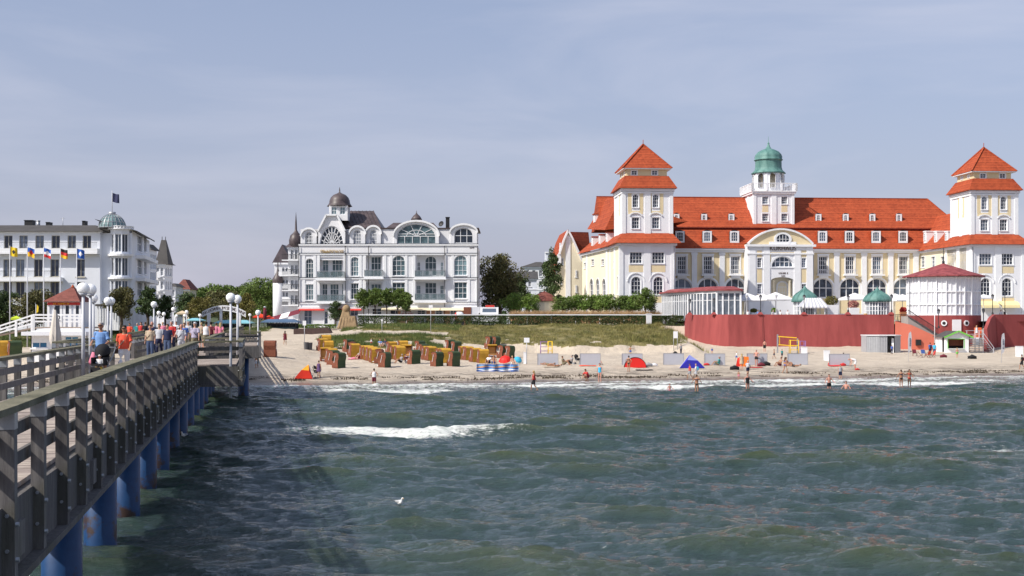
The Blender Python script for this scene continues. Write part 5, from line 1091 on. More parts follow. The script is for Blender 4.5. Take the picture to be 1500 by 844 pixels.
# ------------------------------------------------------------------ people
def V3(*a): return Vector(a)
def pose(kind):
 P = dict(pel=V3(0, 0, .93), wai=V3(0, .0, 1.10), che=V3(0, .01, 1.28), sho=V3(0, .015, 1.42), nck=V3(0, 0, 1.50), hd=V3(0, -.02, 1.63))
 for s, c in ((-1, 'L'), (1, 'R')):
  P['s' + c] = V3(.175 * s, .01, 1.40); P['e' + c] = V3(.235 * s, .03, 1.12); P['w' + c] = V3(.245 * s, -.05, .88)
  P['h' + c] = V3(.09 * s, 0, .90); P['k' + c] = V3(.10 * s, -.015, .50); P['a' + c] = V3(.10 * s, .02, .08)
 if kind == 'walk':
  P['kL'] = V3(-.09, -.20, .52); P['aL'] = V3(-.09, -.22, .09); P['kR'] = V3(.09, .04, .50); P['aR'] = V3(.09, .34, .13)
  P['eL'] = V3(-.24, .12, 1.14); P['wL'] = V3(-.25, .18, .92); P['eR'] = V3(.24, -.06, 1.13); P['wR'] = V3(.22, -.24, .98)
 elif kind == 'hips':
  for s, c in ((-1, 'L'), (1, 'R')): P['e' + c] = V3(.38 * s, .08, 1.16); P['w' + c] = V3(.20 * s, -.02, 1.00)
 elif kind == 'push':
  for s, c in ((-1, 'L'), (1, 'R')): P['e' + c] = V3(.26 * s, -.05, 1.13); P['w' + c] = V3(.22 * s, -.30, 1.05)
  P['kL'] = V3(-.09, -.14, .51); P['aL'] = V3(-.09, -.14, .09); P['aR'] = V3(.1, .26, .11)
 elif kind == 'wade':
  for s, c in ((-1, 'L'), (1, 'R')): P['e' + c] = V3(.33 * s, -.02, 1.18); P['w' + c] = V3(.42 * s, -.18, 1.05)
 elif kind == 'armout':
  P['eL'] = V3(-.42, -.05, 1.30); P['wL'] = V3(-.66, -.12, 1.25); P['eR'] = V3(.32, .0, 1.18); P['wR'] = V3(.38, -.12, .98)
 elif kind in ('sit', 'sitchair'):
  dz = .93 - (.12 if kind == 'sit' else .52)
  for k in list(P):
   if k[0] in 'pwcsnhe' and k not in ('hL', 'hR'): P[k] = P[k] - V3(0, 0, dz)
  lean = .12 if kind == 'sit' else 0
  for k in ('wai', 'che', 'sho', 'nck', 'hd', 'sL', 'sR'): P[k] = P[k] + V3(0, lean * (P[k].z - .12) * 1.6, 0)
  for s, c in ((-1, 'L'), (1, 'R')):
   P['h' + c] = V3(.09 * s, 0, .93 - dz - .02)
   if kind == 'sit': P['k' + c] = V3(.13 * s, -.40, .42); P['a' + c] = V3(.13 * s, -.66, .07); P['e' + c] = V3(.26 * s, -.06, .42); P['w' + c] = V3(.17 * s, -.30, .40)
   else: P['k' + c] = V3(.11 * s, -.44, .50); P['a' + c] = V3(.11 * s, -.46, .08); P['e' + c] = V3(.24 * s, -.04, .72); P['w' + c] = V3(.14 * s, -.28, .62)
 elif kind == 'lie':
  for k in list(P): q = P[k]; P[k] = V3(q.x, .93 - q.z + .0, .14 + q.y * .5)
  P['hd'] = P['hd'] + V3(0, 0, .10); P['nck'] = P['nck'] + V3(0, 0, .05)
  for s, c in ((-1, 'L'), (1, 'R')): P['k' + c] = P['k' + c] + V3(0, 0, .16 if s > 0 else 0)
 elif kind == 'bend':
  pv = P['pel'].copy()
  for k in ('wai', 'che', 'sho', 'nck', 'hd', 'sL', 'sR'):
   q = P[k] - pv; f = min(1, q.z / .2) * R(78); P[k] = pv + V3(q.x, q.y * math.cos(f) - q.z * math.sin(f), q.z * math.cos(f) + q.y * math.sin(f)) + V3(0, .06, 0)
  for s, c in ((-1, 'L'), (1, 'R')): P['e' + c] = P['s' + c] + V3(.03 * s, -.02, -.28); P['w' + c] = P['s' + c] + V3(0, -.10, -.52); P['k' + c] = P['k' + c] + V3(0, -.05, 0)
 elif kind == 'crouch':
  for k in list(P):
   if k[0] in 'pwcsne' or k == 'hd': P[k] = P[k] - V3(0, 0, .62)
  pv = P['pel'].copy()
  for k in ('wai', 'che', 'sho', 'nck', 'hd', 'sL', 'sR'):
   q = P[k] - pv; P[k] = pv + V3(q.x, -q.z * .42, q.z * .88)
  for s, c in ((-1, 'L'), (1, 'R')): P['h' + c] = V3(.1 * s, 0, .30); P['k' + c] = V3(.17 * s, -.34, .46); P['a' + c] = V3(.13 * s, -.08, .08); P['e' + c] = V3(.28 * s, -.42, .52); P['w' + c] = V3(.12 * s, -.52, .26)
 return P
def lerp(a, b, t): return a + (b - a) * t
def smoothmesh(mb, vox, it=2):
 me = bpy.data.meshes.new('x'); me.from_pydata(mb.v, [], mb.f); bm = bmesh.new(); bm.from_mesh(me); bmesh.ops.recalc_face_normals(bm, faces=bm.faces); bm.to_mesh(me); bm.free()
 o = bpy.data.objects.new('x', me); COL.objects.link(o); r = o.modifiers.new('r', 'REMESH'); r.mode = 'VOXEL'; r.voxel_size = vox; r.use_smooth_shade = True
 s = o.modifiers.new('s', 'SMOOTH'); s.iterations = it; s.factor = .5
 dg = bpy.context.evaluated_depsgraph_get(); dg.update(); out = bpy.data.meshes.new_from_object(o.evaluated_get(dg)); COL.objects.unlink(o); bpy.data.objects.remove(o)
 out.materials.clear(); out.materials.append(M['trim']); return out
def hand(mb, w, d, lat):
 d = d.normalized(); lat = (lat - d * lat.dot(d)).normalized(); e = w + d * .085
 mb.tube([w, w + d * .04, e], [(.026, .018), (.036, .018), (.038, .014)], 8)
 nrm = d.cross(lat)
 for i, l in enumerate((.062, .072, .068, .054)):
  p = e + lat * (-.028 + .0187 * i) - d * .008; mb.tube([p, p + d * l * .55, p + d * l * .95 + nrm * .015], [.0098, .009, .007], 6)
 mb.tube([w + d * .02 + lat * .03, w + d * .055 + lat * .058, w + d * .085 + lat * .062], [.012, .011, .008], 6)
def bodyparts(kind, child=False):
 P = pose(kind); B = MB(); hs = 1.28 if child else 1.0
 B.tube([P['pel'] - (P['wai'] - P['pel']) * .45, P['pel'], lerp(P['pel'], P['wai'], .5), P['wai'], P['che'], P['sho'], lerp(P['sho'], P['nck'], .45), P['nck'], lerp(P['nck'], P['hd'], .5)],
   [(.10, .085), (.155, .112), (.15, .108), (.132, .095), (.160, .108), (.150, .085), (.075, .06), (.052, .052), (.05, .052)], 14)
 for c, s in (('L', -1), ('R', 1)):
  S, E, W_ = P['s' + c], P['e' + c], P['w' + c]; B.tube([lerp(P['sho'], S, .55), S, lerp(S, E, .4), E, lerp(E, W_, .35), W_], [.05, .056, .046, .037, .040, .026], 10)
  hand(B, W_, (W_ - E), V3(0, -1, 0) if abs((W_ - E).normalized().y) < .7 else V3(-s, 0, 0))
  H, K, A = P['h' + c], P['k' + c], P['a' + c]; B.tube([H, lerp(H, K, .3), K, lerp(K, A, .3), A], [.088, .082, .055, .057, .036], 12)
  ft = V3(0, -1, 0) if kind != 'lie' else V3(0, -.2, .98); B.tube([A - ft * .05 - V3(0, 0, .035) * (kind != 'lie'), A + ft * .06 - V3(0, 0, .04) * (kind != 'lie'), A + ft * .17 - V3(0, 0, .052) * (kind != 'lie')], [(.036, .034), (.042, .032), (.036, .022)], 8)
 h = P['hd']; up = (P['hd'] - P['nck']).normalized(); fw = V3(0, -1, 0) if kind != 'lie' else V3(0, 0, 1)
 B.tube([h - up * .10 + fw * .02, h - up * .075 + fw * .02, h - up * .02, h + up * .04, h + up * .09, h + up * .115], [tuple(q * hs for q in r) for r in ((.035, .04), (.055, .065), (.072, .09), (.076, .095), (.058, .075), (.02, .03))], 14)
 B.tube([h + fw * .085 * hs + up * .01, h + fw * .112 * hs - up * .03, h + fw * .085 * hs - up * .035], [.010, .014, .010], 6)
 lat = up.cross(fw).normalized()
 for s in (-1, 1): B.tube([h + lat * s * .072 * hs + up * .02, h + lat * s * .086 * hs - up * .03], [(.010, .018), (.010, .014)], 6)
 return P, B, (h, up, fw, hs)
PM = {}
def pmesh(kind, piece, child=False, fine=False):
 key = (kind, piece, child, fine)
 if key in PM: return PM[key]
 P, B, (h, up, fw, hs) = bodyparts(kind, child); m = MB(); vox = .0125 if fine else .021
 if piece == 'body': m = B
 elif piece in ('tee', 'tank', 'dress', 'polo'):
  g = .022; low = lerp(P['pel'], P['wai'], .1)
  pts = [low, lerp(P['pel'], P['wai'], .6), P['wai'], P['che'], P['sho'], lerp(P['sho'], P['nck'], .35)]
  rr = [(.17 + g, .125 + g), (.160 + g, .12 + g), (.15 + g, .112 + g), (.165 + g, .115 + g), (.158 + g * .6, .092 + g * .6), (.085, .075)]
  if piece == 'dress': pts = [lerp(P['hL'], P['kL'], .62) * .5 + lerp(P['hR'], P['kR'], .62) * .5] + pts; rr = [(.25, .20)] + rr
  m.tube(pts, rr, 16)
  if piece != 'tank' and piece != 'dress':
   for c in 'LR': S, E = P['s' + c], P['e' + c]; m.tube([lerp(P['sho'], S, .4), S, lerp(S, E, .72)], [.062, .078, .072], 10)
 elif piece in ('trousers', 'shorts', 'trunks', 'briefs'):
  m.tube([P['pel'] - (P['wai'] - P['pel']) * .5, P['pel'], lerp(P['pel'], P['wai'], .35 if piece == 'briefs' else .62)], [(.12, .10), (.17, .127), (.162, .12)], 14)
  if piece != 'briefs':
   for c in 'LR':
    H, K, A = P['h' + c], P['k' + c], P['a' + c]
    if piece == 'trousers': m.tube([H, lerp(H, K, .3), K, lerp(K, A, .4), lerp(K, A, .95)], [.105, .10, .075, .072, .062], 12)
    else: m.tube([H, lerp(H, K, .3), lerp(H, K, .85 if piece == 'shorts' else .5)], [.108, .105, .098], 12)
 elif piece == 'bikini': m.tube([lerp(P['che'], P['sho'], -.05), lerp(P['che'], P['sho'], .5)], [(.172, .125), (.168, .118)], 14)
 elif piece == 'swimsuit': m.tube([P['pel'] - (P['wai'] - P['pel']) * .5, P['pel'], P['wai'], P['che'], lerp(P['che'], P['sho'], .7)], [(.11, .09), (.165, .122), (.142, .105), (.172, .122), (.165, .105)], 14)
 elif piece == 'hair':
  m.tube([h - up * .055 - fw * .055, h - fw * .03 + up * .0, h + up * .06 - fw * .012, h + up * .105 - fw * .01, h + up * .13 - fw * .01], [tuple(q * hs for q in r) for r in ((.055, .04), (.082, .08), (.085, .098), (.068, .085), (.02, .03))], 14)
 elif piece == 'longhair':
  m.tube([h - up * .30 - fw * .10, h - up * .16 - fw * .085, h - fw * .035, h + up * .06 - fw * .012, h + up * .108 - fw * .01, h + up * .135 - fw * .01], [tuple(q * hs for q in r) for r in ((.06, .02), (.085, .035), (.088, .082), (.087, .098), (.068, .085), (.02, .03))], 14)
 elif piece == 'hat': m.tube([h + up * .045, h + up * .055, h + up * .06, h + up * .13, h + up * .145], [(.13, .15), (.13, .15), (.085, .105), (.072, .09), (.02, .02)], 16)
 elif piece == 'shoes':
  for c in 'LR': A = P['a' + c]; m.tube([A + V3(0, .055, -.035), A + V3(0, -.05, -.035), A + V3(0, -.185, -.05)], [(.048, .042), (.052, .04), (.045, .028)], 8)
 elif piece == 'backpack': c_ = lerp(P['wai'], P['che'], .7); m.tube([c_ + V3(0, .2, -.22), c_ + V3(0, .22, -.18), c_ + V3(0, .2, .15), c_ + V3(0, .17, .2)], [(.10, .07), (.15, .10), (.14, .09), (.06, .04)], 10)
 elif piece == 'bag': c_ = P['hL']; m.tube([c_ + V3(-.17, .02, -.1), c_ + V3(-.18, .02, -.06), c_ + V3(-.17, .02, .14)], [(.05, .11), (.07, .14), (.04, .12)], 10)
 elif piece == 'strap': m.tube([P['hL'] + V3(-.16, -.11, .05), lerp(P['wai'], P['che'], .5) + V3(-.02, -.14, 0), P['sR'] + V3(-.05, -.06, .05), P['sR'] + V3(-.05, .07, .05), lerp(P['wai'], P['che'], .5) + V3(-.02, .15, 0), P['hL'] + V3(-.16, .1, .05)], [.016] * 6, 6)
 elif piece == 'glasses': lat = up.cross(fw).normalized(); m.tube([h + lat * .062 + fw * .085 + up * .015, h + fw * .104 + up * .015, h - lat * .062 + fw * .085 + up * .015], [.017] * 3, 8)
 elif piece == 'eyes':
  lat = up.cross(fw).normalized()
  for s in (-1, 1): q = h + lat * s * .032 + fw * .083 * hs + up * .012; m.sphere(q.x, q.y, q.z, .012, 8)
 elif piece == 'mouth': m.tube([h + fw * .088 * hs - up * .065 + V3(-.022, 0, 0), h + fw * .094 * hs - up * .066, h + fw * .088 * hs - up * .065 + V3(.022, 0, 0)], [.006] * 3, 6)
 PM[key] = smoothmesh(m, .007 if piece in ('eyes', 'mouth', 'strap', 'glasses') else vox, 1 if piece != 'body' else 2); return PM[key]
SK = dict(fair=(.52, .29, .20), tan=(.38, .19, .11), pink=(.55, .27, .20), pale=(.60, .38, .28))
CC = dict(white=(.75, .75, .76), red=(.55, .04, .04), orange=(.80, .10, .05), blue=(.05, .12, .40), sky=(.16, .30, .58), navy=(.015, .02, .06), black=(.015, .015, .018), grey=(.30, .31, .33), palegrey=(.5, .51, .55), beige=(.48, .38, .27), jeans=(.06, .09, .17), pink=(.70, .22, .32), green=(.12, .5, .06),
   brown=(.07, .04, .025), darkhair=(.02, .015, .012), blond=(.42, .30, .14), greyhair=(.35, .33, .32), maroon=(.15, .02, .035), teal=(.03, .28, .28), khaki=(.22, .19, .12), yellow=(.75, .55, .08), lilac=(.42, .38, .50), silver=(.5, .5, .52), turq=(.05, .42, .65), purple=(.12, .07, .18))
def cm(c): return mat('cloth_' + c, CC[c], .85, .10, 3, .12, 60)
def skm(c): return mat('skin_' + c, SK[c], .55, .06, 4)
def attach(me, name, m, parent=None):
 o = bpy.data.objects.new(name, me); COL.objects.link(o); o.material_slots[0].link = 'OBJECT'; o.material_slots[0].material = m
 if parent: o.parent = parent
 return o
NAMES = dict(tee='shirt', tank='sleeveless_top', dress='dress', polo='shirt', briefs='bikini_bottom', bikini='bikini_top', longhair='hair', eyes='eyes', strap='shoulder_strap', glasses='sunglasses')
def person(loc, kind, face, H, wear, label, skin='fair', group=None, child=False, fine=False, extra=()):
 me = pmesh(kind, 'body', child, fine); b = attach(me, 'person', skm(skin)); b.location = loc; b.rotation_euler = (0, 0, R(face)); b.scale = (H / 1.76,) * 3
 tag(b, label, 'person', group)
 for w in wear: n_, c_ = w.split(':'); attach(pmesh(kind, n_, child, fine), NAMES.get(n_, n_), cm(c_), b)
 if fine: attach(pmesh(kind, 'mouth', child, fine), 'mouth', mat('lips', (.35, .1, .09), .5), b)
 return b
PZ = 4.0
def on_pier(px, Y): return (X(px, Y), Y, PZ)
G1 = 'people walking on the pier'
person(on_pier(148, 40), 'push', 0, 1.82, ['tee:sky', 'shorts:jeans', 'hair:greyhair', 'glasses:black', 'shoes:grey'], 'man in a light blue T-shirt and sunglasses pushing the pushchair', 'tan', G1, fine=True)
person(on_pier(182, 40.5), 'walk', 8, 1.72, ['tee:orange', 'trousers:white', 'hair:darkhair', 'bag:brown', 'strap:beige', 'glasses:black', 'shoes:beige'], 'woman in a bright orange T-shirt and white trousers with shoulder bag', 'tan', G1, fine=True)
pp_ = [(220, 58, 1.66, 0, 'tee:beige trousers:jeans hair:brown strap:brown shoes:black', 'fair', 'woman in a beige shirt and grey jeans with a strap over the shoulder'),
  (223, 66, 1.80, 0, 'tee:navy trousers:jeans shoes:black', 'pink', 'bald man in dark blue behind the woman in beige'),
  (233.5, 62, 1.70, 5, 'tee:palegrey trousers:navy hair:brown shoes:grey', 'fair', 'woman in a pale grey top right of the beige shirt'),
  (245.5, 60, 1.68, -5, 'tee:navy trousers:jeans hair:brown shoes:black', 'fair', 'woman in a navy T-shirt with a blue emblem and jeans'),
  (251.5, 66, 1.84, 0, 'tee:red trousers:navy hair:greyhair shoes:black', 'pink', 'grey haired man in a red T-shirt with white print'),
  (265.5, 60, 1.68, 10, 'tee:palegrey trousers:palegrey strap:black bag:black shoes:grey', 'pink', 'balding man in a striped grey T-shirt with black bag strap'),
  (270, 70, 1.72, 0, 'tee:blue trousers:khaki hair:brown shoes:black', 'fair', 'man in a blue shirt behind the striped grey T-shirt'),
  (276, 84, 1.78, 0, 'tee:palegrey trousers:khaki hair:greyhair', 'fair', 'far grey haired man in a light shirt between the striped shirt and the lilac shirt'),
  (285.5, 63, 1.76, 180, 'tee:lilac trousers:khaki strap:black hat:silver bag:black', 'fair', 'person in a lilac shirt and sun hat walking away with a bag strap'),
  (295, 84, 1.70, 180, 'tee:beige shorts:khaki hair:blond', 'pink', 'blond person in a beige top walking away left of the white tank top'),
  (302, 74, 1.78, 180, 'tank:white shorts:khaki hair:darkhair', 'tan', 'dark haired man in a white tank top walking away'),
  (309, 78, 1.76, 180, 'tee:maroon trousers:navy hair:darkhair', 'fair', 'dark haired person in a maroon shirt walking away'),
  (317, 86, 1.68, 180, 'tee:pink shorts:grey hair:brown', 'fair', 'brown haired woman in a pink shirt walking away, left one of the two in pink'),
  (323, 86, 1.68, 180, 'tee:pink shorts:white longhair:blond', 'fair', 'blond woman in a pink shirt walking away, right one of the two in pink'),
  (190, 96, 1.62, 0, 'tee:orange trousers:navy hair:darkhair', 'tan', 'distant woman in an orange top just right of the bright orange T-shirt'),
  (201, 100, 1.62, 20, 'tee:teal trousers:white hair:greyhair', 'fair', 'distant person in a teal top'),
  (206.5, 98, 1.70, 0, 'tee:red trousers:jeans longhair:brown', 'fair', 'distant long haired woman in a red jacket'),
  (213, 98, 1.70, 200, 'tee:black trousers:black hair:brown', 'tan', 'distant person in black left of the beige shirt'),
  (238.5, 96, 1.70, 0, 'tee:pink trousers:jeans hair:blond', 'fair', 'distant person in pink seen between the navy and the pale grey tops'),
  (258, 100, 1.74, 0, 'tee:white trousers:navy hair:darkhair', 'fair', 'distant person in white behind the red T-shirt')]
for i, (px, Y, H, f, wr, sk_, lb) in enumerate(pp_): person(on_pier(px, Y), 'walk' if i % 3 else 'stand', f, H, wr.split(), lb, sk_, G1)
# the pushchair with its child
def pushchair():
 Y = 38.9; x = X(146.5, Y); rt = empty('pushchair', (x, Y, PZ), R(-6), 'black hooded pushchair with a pink bag, pushed by the man in light blue', 'pushchair')
 f = MB()
 for s in (-.24, .24): f.tube([(s, .62, 1.0), (s, .42, .75), (s, -.05, .35), (s, -.38, .12)], .014, 6); f.tube([(s, .40, .12), (s, .1, .5), (s, -.02, .62)], .014, 6)
 f.tube([(-.24, .62, 1.0), (.24, .62, 1.0)], .018, 6); f.tube([(-.24, -.05, .35), (.24, -.05, .35)], .014, 6); f.tube([(-.24, .1, .5), (.24, .1, .5)], .014, 6); f.build('frame', 'galv', rt)
 s = MB(); s.box(-.19, .19, -.22, .12, .44, .50); s.prism([(.10, .44), (.16, .44), (.36, .98), (.30, 1.0)], -.20, .20, 'yz'); s.box(-.21, -.18, -.2, .2, .48, .70); s.box(.18, .21, -.2, .2, .48, .70); s.box(-.15, .15, -.36, -.30, .14, .40); s.build('seat', cm('black'), rt)
 h = MB(); pr = [(.26 * math.cos(t), .0, .26 * math.sin(t)) for t in [math.pi * i / 10 for i in range(11)]]
 Vv = []; Fs = []
 for j in range(5):
  a = R(-20 + 30 * j)
  for i in range(11): t = math.pi * i / 10; Vv.append((.25 * math.cos(t), .22 - .30 * math.sin(t) * math.cos(a) * 1.0, .84 + .30 * math.sin(t) * math.sin(a)))
 for j in range(4):
  for i in range(10): Fs.append((j * 11 + i, j * 11 + i + 1, j * 11 + 12 + i, j * 11 + 11 + i))
 h.add(Vv, Fs, True); h.build('hood', cm('black'), rt)
 for sx in (-.26, .26):
  for y_, r_ in ((.40, .12), (-.38, .09)):
   w_ = MB(); w_.tube([(sx - .02, y_, r_), (sx + .02, y_, r_)], r_, 14, smooth=False); w_.build('wheel', cm('grey'), rt)
 b = MB(); b.tube([(-.42, .5, .45), (-.42, .5, .52), (-.38, .52, .85)], [(.10, .05), (.12, .07), (.05, .03)], 8); tag(b.build('shopping_bag', cm('pink'), None, (x, Y, PZ)), 'pink cloth bag hanging from the left of the pushchair handle', 'bag')
 person((x + .0, Y + .0, PZ + .10), 'sitchair', 0, .92, ['tee:white', 'shorts:yellow', 'hat:white', 'eyes:darkhair'], 'toddler in a white sun hat and yellow trousers sitting in the pushchair', 'fair', None, True, True)
pushchair()
# ---- people on the beach:  px, feet row, pose, facing, height in px, clothes, skin, label
G2 = 'people on the beach'
beach = [
 (548, 568, 'hips', 180, 28, 'tank:white shorts:maroon hair:darkhair', 'tan', 'child in a white top and maroon shorts with hands on hips at the water line'),
 (467, 554, 'stand', 160, 26, 'dress:purple hair:brown', 'tan', 'woman in a dark patterned dress standing beside the red and yellow beach tent'),
 (861.5, 557.5, 'crouch', -60, 23, 'tee:red shorts:maroon hair:brown', 'tan', 'person in red crouching at the water line'),
 (878.5, 560, 'stand', -20, 28, 'swimsuit:turq hair:brown', 'pink', 'woman in a turquoise blue swimsuit at the water line'),
 (921, 545, 'hips', 150, 24, 'briefs:black hair:darkhair bikini:black', 'tan', 'slim figure in black swimwear with hands on hips before the red dome tent'),
 (923.5, 522, 'armout', 170, 15, 'trunks:blue hair:brown', 'tan', 'bare backed person behind the grey screen above the red dome tent'),
 (997.5, 519.5, 'stand', 30, 15, 'tee:grey trousers:navy hair:darkhair', 'tan', 'person in grey standing by the small sign left of the red wall'),
 (1010.5, 556, 'walk', -70, 23, 'tank:red shorts:grey hair:brown', 'tan', 'walker in a red top and grey shorts in front of the blue tent'),
 (1019.5, 556, 'walk', -100, 23, 'tee:white shorts:palegrey hair:blond backpack:turq', 'fair', 'walker in white carrying a turquoise bag in front of the blue tent'),
 (1052, 535.5, 'sit', -90, 18, 'tee:teal shorts:khaki hair:greyhair', 'tan', 'person in a pale teal shirt sitting at the second screen right of the blue tent'),
 (1043, 519.5, 'stand', 0, 9, 'tee:blue hair:brown', 'fair', 'small child in blue behind a grey screen'),
 (1079, 528.5, 'walk', -80, 13, 'tee:white shorts:blue hair:blond', 'fair', 'small boy in white left of the orange tent'),
 (1086.5, 542, 'stand', 180, 24, 'dress:beige longhair:blond', 'pink', 'woman in a beige dress at the orange tent'),
 (1108, 536, 'hips', -40, 24, 'trunks:black hair:greyhair', 'pink', 'bare chested man in black trunks right of the orange tent'),
 (1120, 516, 'stand', 180, 18, 'shorts:black hair:darkhair', 'pink', 'bare chested man in black shorts standing closest to the red wall'),
 (1134, 526, 'walk', -90, 14, 'trunks:navy hair:brown', 'tan', 'boy in navy trunks running left of the volleyball net'),
 (1145.5, 525, 'stand', 20, 13, 'tee:teal shorts:navy hair:brown', 'tan', 'small person in teal under the yellow volleyball net'),
 (1095.5, 551, 'walk', 180, 23, 'tee:palegrey shorts:navy hair:greyhair backpack:palegrey', 'tan', 'man with a pale backpack walking towards the orange tent'),
 (1082, 557, 'stand', 160, 10, 'trunks:pink hair:brown', 'tan', 'toddler at the water line left of the woman in black'),
 (1150, 547.5, 'walk', 130, 24, 'briefs:blue bikini:blue longhair:brown', 'tan', 'woman in a blue bikini in front of the seated couple'),
 (1143, 536.5, 'sit', -60, 19, 'trunks:maroon hair:darkhair', 'tan', 'seated sunbather of the couple by the screen, left one'),
 (1153, 536.5, 'sit', 60, 19, 'bikini:red briefs:red longhair:darkhair', 'tan', 'seated sunbather of the couple by the screen, right one'),
 (1235.5, 535, 'stand', 90, 18, 'trunks:navy hair:darkhair', 'tan', 'bare chested man standing before the screen with red bags'),
 (1231, 557, 'stand', 0, 23, 'tank:grey shorts:navy hair:brown', 'fair', 'person in a grey top and navy shorts at the water line'),
 (1253, 542, 'bend', -90, 19, 'tank:white shorts:white', 'pink', 'person in white bending over a red bucket'),
 (1362.5, 521, 'stand', 180, 19, 'tee:blue shorts:navy hair:darkhair backpack:navy', 'tan', 'man in blue with backpack left of the beach kiosk, left one'),
 (1368.8, 521.5, 'stand', 150, 19, 'tee:turq shorts:jeans hair:brown', 'tan', 'man in bright blue left of the beach kiosk, right one'),
 (1402, 524.5, 'stand', 180, 15, 'trunks:green hair:blond', 'fair', 'child in lime green shorts at the kiosk counter'),
 (1497, 541.5, 'walk', -100, 22, 'tee:black shorts:black hair:darkhair backpack:maroon', 'tan', 'person in black with a backpack at the right edge of the beach'),
 (1306.5, 519, 'stand', 0, 14, 'tee:blue trousers:navy hair:darkhair', 'tan', 'person in blue standing inside the open metal shed'),
 (376, 539.5, 'walk', 0, 20, 'shorts:palegrey hair:brown', 'tan', 'bare chested man in pale shorts at the end of the pier stairs'),
 (417.5, 506, 'walk', 180, 21, 'dress:maroon longhair:brown', 'tan', 'woman in a dark red dress walking up the sandy path'),
 (527, 526, 'sit', -30, 17, 'tee:white shorts:maroon hair:greyhair', 'pink', 'person in white sitting between the first beach chairs'),
 (544, 506.5, 'stand', 0, 10, 'tank:white hair:blond trunks:red', 'pink', 'person behind the beach chairs near the dune grass, left one'),
 (557, 508, 'sit', 20, 13, 'tee:sky shorts:white hair:darkhair', 'fair', 'person in pale blue behind the beach chairs near the dune grass'),
 (563.5, 508, 'sit', -20, 13, 'tee:navy shorts:white hair:brown', 'tan', 'person in navy behind the beach chairs near the dune grass, right one'),
 (587.5, 532, 'sit', -60, 16, 'tee:grey shorts:black hair:greyhair', 'tan', 'person in grey sitting in the sand among the beach chairs'),
 (595, 532, 'sit', 60, 15, 'tee:maroon shorts:white hair:brown', 'pink', 'person in maroon sitting in the sand among the beach chairs'),
 (617, 521, 'sit', 0, 15, 'tee:black shorts:palegrey hair:brown', 'tan', 'person in black before a green hooded beach chair'),
 (716, 533, 'sit', -20, 16, 'tee:white shorts:navy hair:greyhair', 'tan', 'person in white sitting behind the blue striped windbreak'),
 (723.5, 533, 'sit', 10, 16, 'trunks:blue hair:brown', 'tan', 'bare chested person sitting behind the blue striped windbreak'),
 (751, 535, 'sit', 20, 15, 'trunks:white hair:blond', 'fair', 'person with a blond head sitting right of the red sunshade'),
 (825.5, 535, 'sit', 70, 16, 'tee:khaki shorts:khaki hair:brown', 'tan', 'sunbather in khaki sitting right of the first screen'),
 (836.5, 533.5, 'sit', -70, 15, 'tee:grey shorts:black hair:darkhair', 'tan', 'person in grey sitting beside the black pushchair on the sand'),
 (874.5, 534.5, 'sit', 40, 13, 'trunks:beige hair:greyhair', 'pink', 'grey haired sunbather sitting at the right end of the second screen'),
 (1062, 0, 'x', 0, 0, '', '', '')]
def place(px, py): return ground_at(px, py)
for px, py, k, f, hp, wr, sk_, lb in beach:
 if k == 'x': continue
 l = place(px, py); nat = {'sit': .88, 'crouch': 1.05, 'bend': 1.1}.get(k, 1.76); H = min(1.86, max(.9, hp * l[1] / F / nat * 1.76)); person(l, k, f, H, wr.split(), lb, sk_, G2, child=H < 1.3)
for px, py, f, lb, wr, sk_ in ((803, 536, 80, 'tanned sunbather lying at the first grey screen, left one', 'trunks:khaki hair:brown', 'tan'), (813, 537.5, 100, 'tanned sunbather lying at the first grey screen, right one', 'briefs:black bikini:black hair:darkhair', 'tan'), (1163, 537.5, 80, 'sunbather lying right of the seated couple', 'trunks:black hair:darkhair', 'tan'), (861, 534.5, 90, 'sunbather lying on an orange towel at the second screen', 'briefs:orange bikini:orange hair:brown', 'pink')):
 person(place(px, py), 'lie', f, 1.7, wr.split(), lb, sk_, 'people lying on the sand')
# ---- people in the water: px, water row, pose, facing, visible px above water, immersion (m)
for px, py, k, f, im, H, wr, sk_, lb in (
 (782, 571, 'walk', -90, .10, 1.72, 'tank:red shorts:black longhair:blond', 'tan', 'long haired person in a red top and black shorts paddling'),
 (1095, 571.5, 'wade', 20, .30, 1.72, 'swimsuit:black hair:brown', 'pink', 'woman in a black swimsuit wading in the foam'),
 (1020.5, 574, 'wade', 170, .25, 1.66, 'briefs:black bikini:navy hair:brown', 'tan', 'woman in a dark bikini wading left of the foam'),
 (981, 572, 'wade', 20, .62, 1.2, 'trunks:pink hair:brown', 'pink', 'child waist deep in the water left of the waders'),
 (1214.5, 571, 'wade', 10, .42, 1.74, 'trunks:black hair:brown', 'pink', 'bare chested man splashing in the surf'),
 (1239.5, 571.5, 'wade', -30, 1.18, 1.70, 'trunks:black hair:darkhair', 'pink', 'swimmer low in the water right of the splashing man'),
 (1320, 566.5, 'armout', 180, .15, 1.66, 'briefs:black bikini:navy hair:brown', 'tan', 'woman in a dark bikini holding out an arm in the shallows'),
 (1332, 566, 'armout', 10, .15, 1.66, 'briefs:red bikini:red longhair:darkhair', 'tan', 'woman in a red bikini in the shallows at the right'),
 (1150, 0, '', 0, 0, 0, '', '', '')):
 if not k: continue
 Y = F * EYE / (py - HZ); x = X(px, Y); person((x, Y, max(-im, gz(x, Y)) if im > 1 else -im), k, f, H, wr.split(), lb, sk_, 'people in the water', child=H < 1.3)
